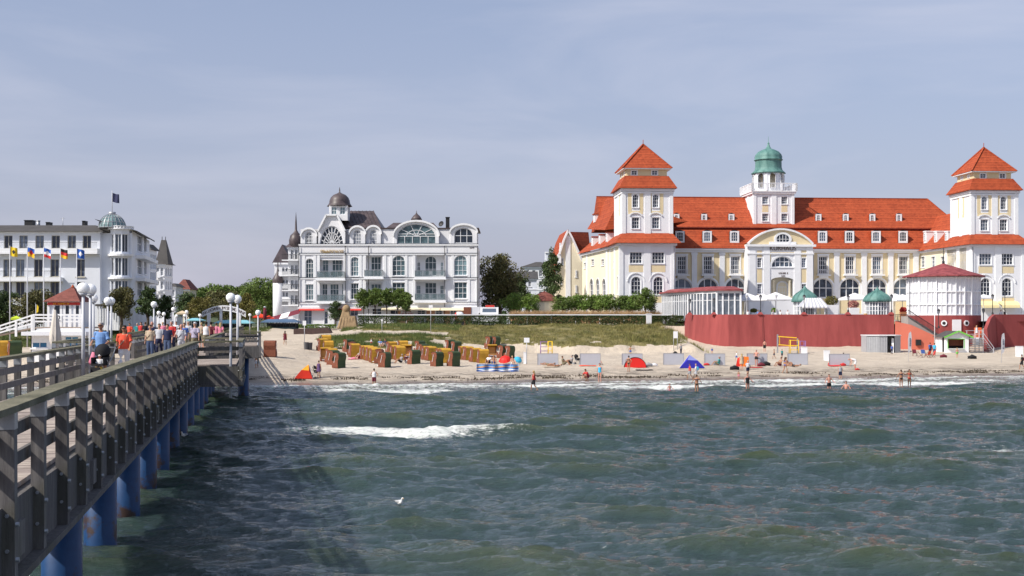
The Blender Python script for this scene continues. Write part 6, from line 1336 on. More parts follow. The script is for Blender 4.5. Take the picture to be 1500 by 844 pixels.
# ---- people up on the terrace behind the walls
ter = [(957, 'tee:maroon trousers:grey hair:greyhair'), (963, 'tee:lilac trousers:white hair:blond'), (968.5, 'tee:pink trousers:navy hair:brown'), (975, 'tee:maroon trousers:khaki hair:darkhair'), (981, 'tee:white trousers:jeans hair:greyhair'), (985.5, 'tee:white trousers:beige hair:brown'), (990.5, 'tee:red trousers:navy hair:brown'),
  (1095.5, 'tee:white trousers:navy hair:darkhair'), (1110.5, 'tee:sky trousers:jeans hair:brown'), (1132.5, 'tee:palegrey trousers:black hair:greyhair'), (1143, 'tee:white trousers:black hair:darkhair strap:black'), (1154, 'tee:white trousers:white hair:darkhair'), (1187, 'tee:white trousers:grey hair:brown'),
  (1466, 'tee:white trousers:black hair:darkhair'), (1472, 'tee:black trousers:black hair:brown')]
for i, (px, wr) in enumerate(ter):
 Y = 203 if px < 1000 else 186; nm = wr.split()[0].split(':')[1]
 zb = 5.0 if px < 1000 else TZ - .42
 person((X(px, Y), Y, zb), 'stand', 20 * (i % 5) - 40, 1.72, wr.split(), f'terrace visitor in {nm}, ' + ((ORD[i + 1] + ' from the left of the group at the glass pavilion') if px < 1000 else (ORD[i - 6] + ' from the left behind the red wall parapet')), 'pink' if i % 2 else 'tan', 'visitors up on the terrace')
person((X(1430.5, 171), 171, Z(494.5, 171)), 'stand', 20, 1.68, ['dress:white', 'longhair:blond'], 'woman in a white dress on the landing of the beach stairs', 'pink')

# ------------------------------------------------------------------ other buildings
def block(name, label, cat, px0, px1, Y, ytop, zb, depth, wall, cols, rows, roof=None, deg=0, wpx=5, trim=True, group=None, side=True):
 fr = Frame(X(px0, Y), Y, zb, deg); rt = fr.root(name, label, cat, group); L_ = fr.lx(px1, 0); Wf = Wall(fr, (0, 0), (L_, 0)); zt = Wf.z(ytop, L_ / 2); m = MB()
 ops = [Wf.op(c, wpx, a, b) for c in cols for a, b in rows]; facade(m, Wf, 0, L_, 0, zt, ops)
 sides = [Wall(fr, (0, depth), (0, 0)), Wall(fr, (L_, 0), (L_, depth))]; so_ = []
 for W_ in sides:
  oo = [(W_.L * f, .9, Wf.z(b, 0), Wf.z(a, 0), 0) for f in (.22, .5, .78) for a, b in rows] if side else []
  facade(m, W_, 0, W_.L, 0, zt, oo); so_.append((W_, oo))
 m.box(0, L_, depth - .2, depth, 0, zt); m.box(.05, L_ - .05, .3, depth - .1, zt - .15, zt - .02); m.build('wall', wall, rt)
 for o in ops: window(rt, Wf, o, 2, 2)
 for W_, oo in so_:
  for o in oo: window(rt, W_, o, 2, 2)
 if trim:
  t = MB(); wbox(t, Wf, -.2, L_ + .2, -.3, 0, zt - .35, zt)
  for a, b in rows: wbox(t, Wf, 0, L_, -.1, 0, Wf.z(b, 0) - .75, Wf.z(b, 0) - .55)
  t.build('cornice', 'trim', rt)
 if roof:
  r = MB(); kind, yr, mt = roof; zr = Wf.z(yr, L_ / 2)
  if kind == 'hip': i = min(L_, depth) * .42; r.frust((-.5, L_ + .5, -.5, depth + .5, zt + .005), (i, L_ - i, i, depth - i, zr))
  elif kind == 'gablex': r.prism([(-.5, zt), (depth / 2, zr), (depth + .5, zt)], -.4, L_ + .4, 'yz')
  elif kind == 'gabley': r.prism([(-.5, zt), (L_ / 2, zr), (L_ + .5, zt)], .2, depth + .4, 'xz')
  elif kind == 'pyr': r.frust((-.4, L_ + .4, -.4, depth + .4, zt + .005), (L_ / 2 - .05, L_ / 2 + .05, depth / 2 - .05, depth / 2 + .05, zr))
  r.build('roof', mt, rt)
 return fr, rt, Wf, L_, zt
def onion(fr, rt, cx, cy, r, zs, mt='darktin', name='onion_dome'):
 m = MB(); m.lathe(cx, cy, [(r * a, z) for a, z in zs], 16); return m.build(name, mt, rt)
# villa with the pointed slate roof right of the left hotel
fr, rt, Wf, L_, zt = block('turret_villa', 'white villa with a steep dark pointed roof behind the white dome hotel', 'villa', 226, 241, 215, 387, 4.4, 5, 'white', (231, 237), ((392, 404), (412, 424), (432, 444)), ('hip', 380, 'greyslate'), wpx=4)
m = MB(); x0, x1 = fr.lx(228, 0), fr.lx(247, 0); m.frust((x0, x1, -.3, 3, zt), ((x0 + x1) / 2 - .5, (x0 + x1) / 2 + .3, 1.2, 1.6, Wf.z(351, 0))); m.build('pointed_roof', 'greyslate', rt)
m = MB(); m.cyl((x0 + x1) / 2 - .4, 1.4, Wf.z(352, 0), Wf.z(346, 0), .06, 6); m.cyl((x0 + x1) / 2 + .2, 1.4, Wf.z(352, 0), Wf.z(346, 0), .06, 6); m.build('finial', 'black', rt)
for a in (406, 426): m = MB(); wbox(m, Wf, .5, L_ - .5, -1.1, 0, Wf.z(a, 0) - .15, Wf.z(a, 0)); wbox(m, Wf, .5, L_ - .5, -1.1, -1.02, Wf.z(a, 0), Wf.z(a, 0) + .9); m.build('balcony', 'trim', rt)
block('side_villa', 'narrow white villa wing squeezed between the dome hotel and the pointed roof', 'villa', 211, 219, 204, 366, 4.4, 4, 'white2', (215,), ((372, 380), (384, 394), (398, 410), (418, 430)), ('hip', 357, 'greyslate'), wpx=3.5)
block('street_villa', 'small white flat-topped house in front of the red brick building', 'house', 250, 257, 262, 420, 4.3, 6, 'white', (254,), ((424, 434), (440, 450)), ('hip', 415, 'greyslate'), wpx=3.5)
block('brick_building', 'red brick house with a flat hipped top behind the promenade trees', 'house', 258, 277, 300, 424, 4.3, 7, 'palecream', (263, 268, 273), ((427, 436),), ('hip', 409, 'tile2'), wpx=3.5)
# seaside villas left of the white villa hotel
fr, rt, Wf, L_, zt = block('balcony_villa', 'white villa with dark dome and spire, left neighbour of the white villa hotel', 'villa', 422, 443, 224, 362, 4.8, 16, 'white', (428, 434), ((366, 380), (388, 402), (410, 424), (432, 446)), ('hip', 350, 'mauve'), wpx=4.5)
cx = fr.lx(433, 0); onion(fr, rt, cx, .4, 1.0, [(1.0, Wf.z(362, 0)), (1.25, Wf.z(358, 0)), (1.3, Wf.z(352, 0)), (1.05, Wf.z(345, 0)), (.5, Wf.z(341, 0)), (.22, Wf.z(337, 0)), (.15, Wf.z(325, 0)), (.06, Wf.z(315, 0)), (.01, Wf.z(310, 0))])
for a in (381, 403, 425, 447):
 m = MB(); wbox(m, Wf, -.9, L_ * .8, -1.3, 0, Wf.z(a, 0) - .18, Wf.z(a, 0)); o = m.build('balcony_slab', 'trim', rt); m = MB()
 for k in range(22): uu = -.85 + (L_ * .8 + .8) * k / 21; wbox(m, Wf, uu - .02, uu + .02, -1.25, -1.2, Wf.z(a, 0), Wf.z(a, 0) + .95)
 wbox(m, Wf, -.88, L_ * .8, -1.27, -1.18, Wf.z(a, 0) + .95, Wf.z(a, 0) + 1.02); m.build('balcony_railing', 'black', o)
fr, rt, Wf, L_, zt = block('onion_turret_villa', 'white villa with small onion turret at the left end of the villa row', 'villa', 402, 424, 246, 385, 4.6, 16, 'white', (415, 420), ((392, 402), (410, 420), (428, 440)), ('gabley', 358, 'mauve'), wpx=3.5)
cx = fr.lx(406.5, -1); z_ = lambda p: Wf.z(p, 0); m = MB(); m.cyl(cx, -.6, 0, z_(415), 1.0, 12); m.build('turret', 'white', rt)
onion(fr, rt, cx, -.6, 1.0, [(1.0, z_(415)), (1.15, z_(413)), (1.0, z_(408)), (.6, z_(403)), (.28, z_(399)), (.12, z_(393)), (.08, z_(384)), (.01, z_(374))])
for a in (404, 422, 441): m = MB(); wbox(m, Wf, L_ * .35, L_ + .2, -1.2, 0, Wf.z(a, 0) - .15, Wf.z(a, 0)); wbox(m, Wf, L_ * .35, L_ + .2, -1.2, -1.12, Wf.z(a, 0), Wf.z(a, 0) + .8); m.build('balcony', 'trim', rt)
# houses seen between the two hotels
block('background_house', 'white flat house with dark windows behind the trees between the two hotels', 'house', 766, 812, 330, 391, 4.4, 20, 'white', (772, 782, 792, 802), ((396, 405), (412, 421), (427, 436)), ('hip', 383, 'greyslate'), wpx=4.5)
block('background_block', 'plain white tower block just left of the dark conifer', 'house', 799, 809, 345, 369, 4.4, 8, 'white2', (804,), ((374, 379),), None, wpx=3)
block('grey_roof_house', 'pale house with a grey pitched roof beside the brown-green tree', 'house', 742, 786, 285, 408, 4.4, 14, 'white2', (768, 776), ((412, 420), (427, 437)), ('gablex', 396, 'greyslate'), wpx=4)
# red round pavilion roof
x, Y = X(797, 225), 225; rt = empty('round_pavilion', (x, Y, 5.0), 0, 'low round pavilion with a ribbed red conical roof behind the ornamental grass', 'pavilion'); zt = Z(441, Y) - 5; m = MB(); m.lathe(0, 0, [(2.3, 0), (2.3, zt)], 16, False); m.build('wall', 'palecream', rt)
m = MB(); m.lathe(0, 0, [(2.65, zt - .1), (2.7, zt), (1.5, zt + (Z(427, Y) - 5 - zt) * .66), (.02, Z(426.5, Y) - 5)], 20, False); m.build('roof', 'tile2', rt)
# cream gabled building left of the hotel
fr = Frame(X(819, 250), 250, 5.0, 4); rt = fr.root('gabled_annex', 'cream building with white edged stepped gable and red roof left of the grand hotel', 'building'); Wf = Wall(fr, (fr.lx(814.5, 0), 0), (fr.lx(853, 0), 0)); Lw = Wf.L; z_ = lambda p: Wf.z(p, 2); u = Wf.u
G_ = [(0, 0), (Lw, 0), (Lw, z_(384)), (u(838), z_(350)), (u(832), z_(339)), (u(826), z_(352)), (u(819), z_(374)), (u(818.5), z_(387)), (0, z_(405))]
m = MB(); m.poly([Wf.T(a, 0, b) for a, b in G_]); n = len(G_);
for i in range(n): a, b = G_[i], G_[(i + 1) % n]; m.poly([Wf.T(a[0], 0, a[1]), Wf.T(b[0], 0, b[1]), Wf.T(b[0], 16, b[1]), Wf.T(a[0], 16, a[1])])
m.build('gable_wall', 'palecream', rt)
t = MB();
for i in range(2, 8): a, b = G_[i], G_[(i + 1) % n]; t.beam(Wf.T(a[0], -.25, a[1] + .15), Wf.T(b[0], -.25, b[1] + .15), .8, .35)
for c in (832,): wbox(t, Wf, u(c) - .5, u(c) + .5, -.14, -.01, 0, z_(345))
t.build('gable_edge', 'trim', rt)
r = MB();
for i in range(2, 8): a, b = G_[i], G_[(i + 1) % n]; r.add([Wf.T(a[0], -.4, a[1] + .35), Wf.T(b[0], -.4, b[1] + .35), Wf.T(b[0], 16, b[1] + .35), Wf.T(a[0], 16, a[1] + .35)], [(0, 1, 2, 3)])
r.build('roof', 'tile', rt)
r = MB(); ra = fr.lx(831, 1); r.add([(ra, 1, z_(339)), (fr.lx(862, 6), 6, z_(337)), (fr.lx(866, 2), 2, z_(375)), (fr.lx(843, 0), .5, z_(372)), (fr.lx(853, 0), .2, z_(382))], [(0, 1, 2, 3), (3, 2, 4)]); r.build('side_roof', 'tile', rt)
for c, w_, a, b in ((820.5, 2.2, 356, 366), (844, 2.4, 396, 406), (824, 3, 378, 388), (822, 2.5, 408, 416), (844, 2.4, 418, 428)):
 o = Wf.op(c, w_, a, b); window(rt, Wf, (o[0], o[1], o[2], o[3], 0), 2, 2, depth=-.02, name='window')
# ------------------------------------------------------------------ red sea wall, terrace
def wall_strip(name, label, pts, zb, zt, mat_, batter=.45, cat='sea wall', cope=None):
 # pts in world X,Y from left to right as seen from the sea
 rt = empty(name, (pts[0][0], pts[0][1], zb), 0, label, cat); ox, oy = pts[0]; m = MB(); n = len(pts); V = []
 nr = []
 for i in range(n):
  a = pts[max(i - 1, 0)]; b = pts[min(i + 1, n - 1)]; dx, dy = b[0] - a[0], b[1] - a[1]; l = math.hypot(dx, dy); nr.append((dy / l, -dx / l))
 zts = zt if isinstance(zt, (list, tuple)) else [zt] * n
 for i, (x, y) in enumerate(pts):
  nx, ny = nr[i]; x -= ox; y -= oy; V += [(x + nx * batter, y + ny * batter, 0), (x, y, zts[i] - zb), (x - nx * .45, y - ny * .45, zts[i] - zb), (x - nx * .45, y - ny * .45, 0)]
 F_ = []
 for i in range(n - 1):
  a, b = 4 * i, 4 * i + 4
  F_ += [(a, b, b + 1, a + 1), (a + 1, b + 1, b + 2, a + 2), (a + 2, b + 2, b + 3, a + 3)]
 F_ += [(0, 1, 2, 3), (4 * n - 4, 4 * n - 1, 4 * n - 2, 4 * n - 3)]
 m.add(V, F_); m.build('wall', mat_, rt); return rt
def dense(pts, k=6):
 P = [Vector((*p, 0)) for p in pts]; out = []
 for i in range(len(P) - 1):
  p0 = P[max(i - 1, 0)]; p1, p2 = P[i], P[i + 1]; p3 = P[min(i + 2, len(P) - 1)]
  for j in range(k):
   t = j / k; q = .5 * ((2 * p1) + (-p0 + p2) * t + (2 * p0 - 5 * p1 + 4 * p2 - p3) * t * t + (-p0 + 3 * p1 - 3 * p2 + p3) * t ** 3); out.append((q.x, q.y))
 return out + [tuple(P[-1][:2])]
M['darkjoint'] = mat('wall_joint_stain', (.12, .03, .03), .9)
WP = dense([(X(1003, 202), 202), (X(1007, 194), 194), (X(1020, 187.5), 187.5), (X(1042, 182.5), 182.5), (X(1067, 180), 180)]) + [(X(1140, 179.6), 179.6), (X(1225, 179.3), 179.3), (X(1309.5, 179), 179)]
SW = wall_strip('sea_wall', 'long curved red sea wall below the hotel terrace, left of the stairs', WP, .6, 6.62, 'redwall')
tag(SW, None)
for px in (1225, 1172, 1118, 1268):
 i = min(range(len(WP)), key=lambda i: abs(750 + F * WP[i][0] / WP[i][1] - px)); Yw = 179.6; j = MB(); j.beam((X(px, Yw) - SW.location.x, Yw - .43 - SW.location.y - .03, 0.4), (X(px - 2, Yw) - SW.location.x, Yw - .02 - SW.location.y - .03, 6.0), .05, .05); j.build('wall_joint', 'darkjoint', SW)
# terrace floor
g = MB(); g.poly([(p[0] + .1, p[1] + .2, 5.62) for p in WP] + [(X(1309.5, 181), 181, 5.62), (X(1309.5, 181) + 2, 186, 5.62), (X(1433, 186) , 187, 5.62), (X(1437, 179), 179.5, 5.62), (130, 180, 5.62), (130, 236, 5.62), (WP[0][0] + .3, 236, 5.62)]); tag(g.build('terrace', 'paving', fixn=False), kind='structure')
wall_strip('sea_wall', 'shaded maroon sea wall at the right edge, right of the round white pavilion', [(X(1459, 178), 178), (X(1500, 180.2), 180.2), (112, 197)], .6, 6.62, 'redwall')
rs = wall_strip('stair_wall', 'slanting red wing wall beside the sweeping stairs right of the round pavilion', dense([(X(1446, 173), 173), (X(1451, 175), 175), (X(1458.5, 177.6), 177.6)], 4), .6, [Z(482, 173), Z(479, 173), Z(476, 174), Z(472, 175), Z(468, 175.5), Z(465, 176), Z(463, 177), Z(461.5, 177), 6.62], 'redwall', .3)
sw = wall_strip('stair_wall', 'salmon pink sloping wall of the beach stairs left of the kiosk', [(X(1312, 175.5), 175.5), (X(1335, 175.2), 175.2), (X(1372, 175), 175)], .6, [Z(471, 175.5), Z(476, 175.2), Z(493, 175)], 'salmon', .15)
m = MB(); m.box(X(1344, 175.3) - sw.location.x - .35, X(1344, 175.3) - sw.location.x + .35, -.75, -.1, Z(506, 175) - .6, Z(497.5, 175) - .6); m.build('dark_hatch', 'black', sw)
# stairs behind the salmon wall
st = empty('beach_stairs', (X(1325, 177.5), 177.5, 1.2), 0, 'dark stone stairs running down behind the salmon wall', 'stairs'); m = MB(); x0, x1 = 0, X(1370, 177) - X(1325, 177.5)
for k in range(22): f = k / 22; m.box(x0 + (x1 - x0) * f, x0 + (x1 - x0) * (f + 1 / 22) + .003, -1.6, 1.6, 0, 5.15 - 2.6 * f)
m.build('step', 'paving', st); m = MB(); m.beam((x0, -1.65, 6.05), (x1, -1.65, 3.3), .08, .08)
for k in range(26): f = k / 25; xx = x0 + (x1 - x0) * f; zz = 5.15 - 2.75 * f; m.beam((xx, -1.65, zz - .2), (xx, -1.65, zz + .88), .045)
m.build('handrail', 'black', st)
m = MB();
for k in range(9): m.beam((k * .21, 0, 0), (k * .21 + .1, 0, 1.0), .03); m.beam((k * .21 + .1, 0, 0), (k * .21, 0, 1.0), .03)
m.beam((-.05, 0, 1.0), (1.8, 0, 1.0), .06); m.beam((-.05, 0, 0.02), (1.8, 0, .02), .06); o = m.build('lattice_fence', 'black', None, (X(1312, 179), 179, 5.62)); tag(o, 'short black lattice railing between the red wall and the round pavilion', 'railing')
m = MB(); m.box(-1, 0, 0, .4, 0, 1); m.box(0, X(1332, 179.4) - X(1312, 179.4), 0, .4, 0, 5.0); o = m.build('stair_wall', 'redwall', None, (X(1312, 179.4), 179.3, .6)); tag(o, 'plain red wall piece under the black lattice railing', 'wall')
# round pavilion
def rotunda():
 Yc = 185.2; cx = X(1382, Yc) ; rt = empty('round_pavilion', (cx, Yc, .6), 0, 'tall round white pavilion with a weathered maroon cone roof on a red base', 'pavilion'); r = 5.22; yf = 180
 z = lambda p: Z(p, yf) - .6; m = MB(); m.lathe(0, 0, [(5.45, 0), (5.32, z(462)), (5.0, z(462))], 48, False); m.build('red_base', 'redwall', rt)
 m = MB(); m.lathe(0, 0, [(r - .12, z(462.2)), (r - .12, z(404))], 24, False); m.build('white_wall', 'rib', rt); m = MB()
 for k in range(24):
  a = 2 * math.pi * (k + .0) / 24; c, s = math.cos(a), math.sin(a); wdt = .30 if k % 6 == 2 else .10
  m.beam((c * (r - .02), s * (r - .02), z(462)), (c * (r - .02), s * (r - .02), z(405)), wdt, .22, up=(c, s, 0))
  a2 = 2 * math.pi * (k + .5) / 24; m.beam((math.cos(a2) * (r - .10), math.sin(a2) * (r - .10), z(462)), (math.cos(a2) * (r - .10), math.sin(a2) * (r - .10), z(405)), .07, .12, up=(math.cos(a2), math.sin(a2), 0))
 m.build('vertical_rib', 'trim', rt); m = MB()
 for p in (461.2, 446, 427, 406.5): m.lathe(0, 0, [(r - .15, z(p) - .09), (r + .05, z(p) - .09), (r + .05, z(p) + .09), (r - .15, z(p) + .09)], 24, False)
 m.build('horizontal_rail', 'trim', rt)
 m = MB(); m.lathe(0, 0, [(5.1, z(404.6)), (5.95, z(404.8)), (5.95, z(403)), (4.0, z(397)), (2.0, z(390)), (.02, z(383.5))], 24, False); m.build('roof', 'maroontin', rt)
 m = MB(); m.cyl(0, 0, z(385), z(360), .06, 6); m.cyl(0, 0, z(384.5), z(380), .2, 8); m.build('spike', 'black', rt)
 for px in (1382, 1414.5):
  a = math.asin((X(px, yf + .3) - cx) / 5.42) - math.pi / 2; c, s = math.cos(a), math.sin(a); q = Vector((c * 5.38, s * 5.38, z(473.5))); o = MB(); o.tube([q, q + Vector((c, s, 0)) * .12], .42, 18, smooth=False); p = o.build('porthole', 'trim', rt); o = MB(); o.tube([q, q + Vector((c, s, 0)) * .15], .24, 14, smooth=False); o.build('pane', 'dark', p)
 a = math.asin((X(1399.5, yf + .3) - cx) / 5.42) - math.pi / 2; c, s = math.cos(a), math.sin(a); o = MB(); o.beam((c * 5.42, s * 5.42, z(485.5)), (c * 5.42, s * 5.42, z(468.3)), 1.3, .12, up=(c, s, 0)); o.build('door', 'trim', rt)
 g = MB(); g.tube([(-5.9, -.9, z(405)), (-5.9, -.9, z(408)), (-5.3, -.7, z(411)), (-5.3, -.7, z(460))], .06, 6); g.tube([(5.9, -.9, z(405)), (5.9, -.9, z(408)), (5.3, -.7, z(411)), (5.3, -.7, z(460))], .06, 6); g.build('drainpipe', 'galv', rt)
rotunda()
# glazed pavilion with maroon roof
def glass_pavilion():
 pts = [(X(966, 214), 214), (X(985, 205), 205), (X(1008, 198), 198), (X(1030, 193), 193), (X(1050, 190), 190), (X(1085, 189.3), 189.3), (X(1087, 196) + 0, 197)]; zb = 5.63; fr = Frame(0, 0, zb, 0); rt = empty('glass_pavilion', (0, 0, zb), 0, 'long white glazed pavilion with flat maroon roof curving along the terrace', 'pavilion'); Hh = Z(426, 190) - zb
 rt.location = (pts[3][0], pts[3][1] + 3, zb); fr = Frame(pts[3][0], pts[3][1] + 3, zb, 0); L_ = [(x - fr.ox, y - fr.oy) for x, y in pts]
 m = MB(); gl = MB(); ro = MB()
 for a, b in zip(L_, L_[1:]):
  W_ = Wall(fr, a, b); n = max(2, round(W_.L / 1.0)); wbox(m, W_, 0, W_.L, -.06, .12, 0, .35); wbox(m, W_, 0, W_.L, -.08, .15, Hh - .4, Hh); wbox(m, W_, 0, W_.L, -.02, .08, Hh * .68, Hh * .68 + .08)
  for k in range(n + 1): uu = W_.L * k / n; w_ = .16 if k in (0, n) else (.12 if k % 2 else .07); wbox(m, W_, uu - w_, uu + w_, -.1, .12, .35, Hh - .4)
  gl.poly([W_.T(0, .03, .35), W_.T(W_.L, .03, .35), W_.T(W_.L, .03, Hh - .4), W_.T(0, .03, Hh - .4)])
 m.build('white_frame', 'trim', rt); gl.build('glazing', 'glasspale', rt, fixn=False)
 cen = (2.2, 9); V = []; n = len(L_)
 for (x, y) in L_:
  d = Vector((x - cen[0], y - cen[1])).normalized(); V += [(x + d.x * .7, y + d.y * .7, Hh), (x + d.x * .7, y + d.y * .7, Hh + .22), (x - d.x * 3, y - d.y * 3 if False else y - d.y * 3, Hh + .75)]
 F_ = []
 for i in range(n - 1): a, b = 3 * i, 3 * i + 3; F_ += [(a, b, b + 1, a + 1), (a + 1, b + 1, b + 2, a + 2)]
 ro.add(V, F_); ro.add([V[3 * i + 2] for i in range(n)], [tuple(range(n))]); ro.add([V[3 * i] for i in range(n)], [tuple(range(n))[::-1]]); ro.build('roof', 'maroontin', rt)
M['glasspale'] = glassmat('pavilion_glass', (.10, .12, .15), (.42, .45, .50))
glass_pavilion()
# copper kiosks
def copper_kiosk(px, w_, Y, ytop, yeave, label, blue=True):
 x = X(px, Y); zb = 5.63; rt = empty('copper_roofed_kiosk', (x, Y, zb), R(11), label, 'kiosk', 'green domed kiosks on the terrace'); r = w_ / F * Y / 2; ze, zt = Z(yeave, Y) - zb, Z(ytop, Y) - zb; b = r * .84; m = MB(); g = MB()
 for k in range(8):
  a0, a1 = math.pi / 4 * k - math.pi / 8, math.pi / 4 * (k + 1) - math.pi / 8; W_ = Wall(None, (b * math.cos(a0), b * math.sin(a0)), (b * math.cos(a1), b * math.sin(a1)))
  for uu in (0, W_.L / 3, W_.L * 2 / 3, W_.L): wbox(m, W_, uu - .06, uu + .06, -.04, .1, 0, ze)
  for zz in (0, ze * .3, ze * .52, ze * .74, ze - .18): wbox(m, W_, 0, W_.L, -.03, .08, zz, zz + (.3 if zz == 0 else .07))
  g.poly([W_.T(0, .04, 0), W_.T(W_.L, .04, 0), W_.T(W_.L, .04, ze), W_.T(0, .04, ze)])
 m.build('lattice_wall', 'trim', rt); g.build('glazing', 'glasspale', rt, fixn=False); H = zt - ze
 d = MB(); d.lathe(0, 0, [(r * .85, ze - .03), (r * 1.02, ze), (r * .98, ze + H * .16), (r * .86, ze + H * .34), (r * .66, ze + H * .48), (r * .42, ze + H * .60), (r * .22, ze + H * .72), (r * .10, ze + H * .84), (.05, ze + H * .93), (.01, ze + H)], 24); dm = d.build('dome', 'copper', rt)
 s = MB()
 for k in range(12):
  a = math.pi / 6 * k; P = [(r * q * math.cos(a), r * q * math.sin(a), ze + H * h + .03) for q, h in ((1.02, 0), (.98, .16), (.86, .34), (.66, .48), (.42, .6), (.22, .72))]
  for p, q in zip(P, P[1:]): s.beam(p, q, .06)
 s.build('dome_rib', 'copper', dm)
copper_kiosk(1179, 38, 187, 417, 442.5, 'green domed kiosk half hidden by the striped awning stall')
copper_kiosk(1285, 40, 186, 419.5, 442, 'green domed kiosk with white lattice walls near the right end of the long red wall')
# market umbrellas and stall
def sunshade(px, py, wpx, Y, label, ye=None, mt='canvas', zb=5.63, grp='white sunshades on the terrace', hh=.55):
 x = X(px, Y); z = Z(py, Y) - zb; r = wpx / F * Y / 2; rt = empty('sunshade', (x, Y, zb), R(8), label, 'sunshade', grp); m = MB(); ze = z - hh * r * .9
 m.add([(-r, -r, ze), (r, -r, ze), (r, r, ze), (-r, r, ze), (0, 0, z), (-r, -r, ze - .22), (r, -r, ze - .22), (r, r, ze - .22), (-r, r, ze - .22)], [(0, 1, 4), (1, 2, 4), (2, 3, 4), (3, 0, 4), (0, 1, 6, 5), (1, 2, 7, 6), (2, 3, 8, 7), (3, 0, 5, 8)]); m.build('canopy', mt, rt)
 p = MB(); p.cyl(0, 0, 0, z - .05, .05, 8); p.box(-.4, .4, -.4, .4, 0, .1); p.build('pole', 'pole', rt)
 s = MB()
 for a, b in ((-1, -1), (1, -1), (1, 1), (-1, 1)): s.beam((0, 0, z - .1), (a * r * .97, b * r * .97, ze + .02), .04); s.beam((0, 0, ze - .3), (a * r * .5, b * r * .5, (z + ze) / 2 - .05), .03)
 s.build('rib', 'pole', rt)
for a in ((1094, 429, 42, 196, 'white square sunshade right beside the glass pavilion'), (1136, 428, 42, 194, 'white square sunshade in front of the hotel entrance, left of the first green dome'), (1116, 430, 30, 205, 'white sunshade standing between and behind the two large ones'), (1252, 429, 36, 198, 'white sunshade between the flower box and the right green dome'), (1322, 431, 34, 196, 'white sunshade squeezed against the round pavilion'), (1311, 430, 22, 206, 'small far sunshade behind the right green dome'), (1441, 431, 20, 200, 'white sunshade peeping out right of the round pavilion')): sunshade(*a)
def stall():
 Y = 183.5; x = X(1191, Y); zb = 5.63; rt = empty('awning_stall', (x, Y, zb), 0, 'small stall under a grey and white striped awning in front of the green dome', 'stall'); z0, z1 = Z(449.5, Y) - zb, Z(436.5, Y) - zb; m = MB(); n = 14; a, b = X(1171.5, Y) - x, X(1210, Y) - x; a2, b2 = X(1180, Y) - x, X(1203, Y) - x
 for k in range(n):
  m.cm = k % 2; f0, f1 = k / n, (k + 1) / n; m.add([(a + (b - a) * f0, -1.6, z0), (a + (b - a) * f1, -1.6, z0), (a2 + (b2 - a2) * f1, .2, z1), (a2 + (b2 - a2) * f0, .2, z1), (a + (b - a) * f0, -1.6, z0 - .22), (a + (b - a) * f1, -1.6, z0 - .22)], [(0, 1, 2, 3), (0, 1, 5, 4)])
  m.add([(a2 + (b2 - a2) * f0, .2, z1), (a2 + (b2 - a2) * f1, .2, z1), (a + (b - a) * f1, 2.0, z0), (a + (b - a) * f0, 2.0, z0)], [(0, 1, 2, 3)])
 m.cm = 1; m.add([(a, -1.6, z0), (a2, .2, z1), (a, 2.0, z0)], [(0, 1, 2)]); m.add([(b, -1.6, z0), (b2, .2, z1), (b, 2.0, z0)], [(0, 1, 2)]); m.build('striped_awning', ['canvas', 'greycanvas'], rt)
 p = MB()
 for xx in (a + .5, b - .5, (a + b) / 2): p.box(xx - .05, xx + .05, -1.3, -1.2, 0, z0 + .2); p.box(xx - .05, xx + .05, 1.5, 1.6, 0, z0)
 p.build('post', 'trim', rt); c = MB(); c.box(a + .6, b - .6, -1.1, -.4, 0, .95); c.box(a + .5, b - .5, -1.2, -.35, .95, 1.02); c.build('counter', 'trim', rt)
stall()
# lanterns
def lantern(px, ytop, Y, zb, label, white=False):
 x = X(px, Y); H = Z(ytop, Y) - zb; rt = empty('lantern_post', (x, Y, zb), 0, label, 'lamp', 'old style lanterns on the terrace walls'); m = MB(); mt = 'pole' if white else 'black'; m.lathe(0, 0, [(.16, 0), (.14, .25), (.06, .4), (.05, H - .9), (.09, H - .82), (.04, H - .75)], 10); m.build('post', mt, rt)
 g = MB(); g.lathe(0, 0, [(.10, H - .75), (.22, H - .30), (.001, H - .30)], 6, False); g.build('glass', 'lampwhite' if white else 'glasspale', rt); c = MB(); c.lathe(0, 0, [(.001, H - .30), (.28, H - .30), (.12, H - .12), (.03, H - .05), (.001, H)], 8, False); c.build('cap', mt, rt)
 fr = MB()
 for k in range(6): a = math.pi / 3 * k; fr.beam((.10 * math.cos(a), .10 * math.sin(a), H - .75), (.22 * math.cos(a), .22 * math.sin(a), H - .3), .025)
 fr.build('glass_frame', mt, rt)
lan = [(1010.5, 437, 189, 'lantern at the left bend of the long red wall'), (1046, 436, 181.6, 'lantern before the glass pavilion, second from the left'), (1114, 431, 179.6, 'lantern on the red wall between the large sunshades'), (1178, 431, 179.4, 'lantern on the red wall in front of the left green dome'), (1242.5, 431.5, 179.2, 'lantern on the red wall left of the flower boxes'), (1306, 430.5, 179, 'lantern at the right end of the long red wall')]
for px, yt, Y, lb in lan:
 lantern(px, yt, Y + .2, 6.62 + .35, 'black ' + lb)
 m = MB(); m.frust((-.42, .42, -.3, .35, 0), (-.16, .16, -.16, .16, .36)); o = m.build('lantern_plinth', 'redwall', SW); o.location = (X(px, Y) - SW.location.x, Y + .2 - SW.location.y, 6.61 - .6)
lantern(1094, 430, 186, 5.63, 'white lantern just right of the glass pavilion', True); lantern(1137, 430, 184, 5.63, 'white lantern in front of the second large sunshade', True)
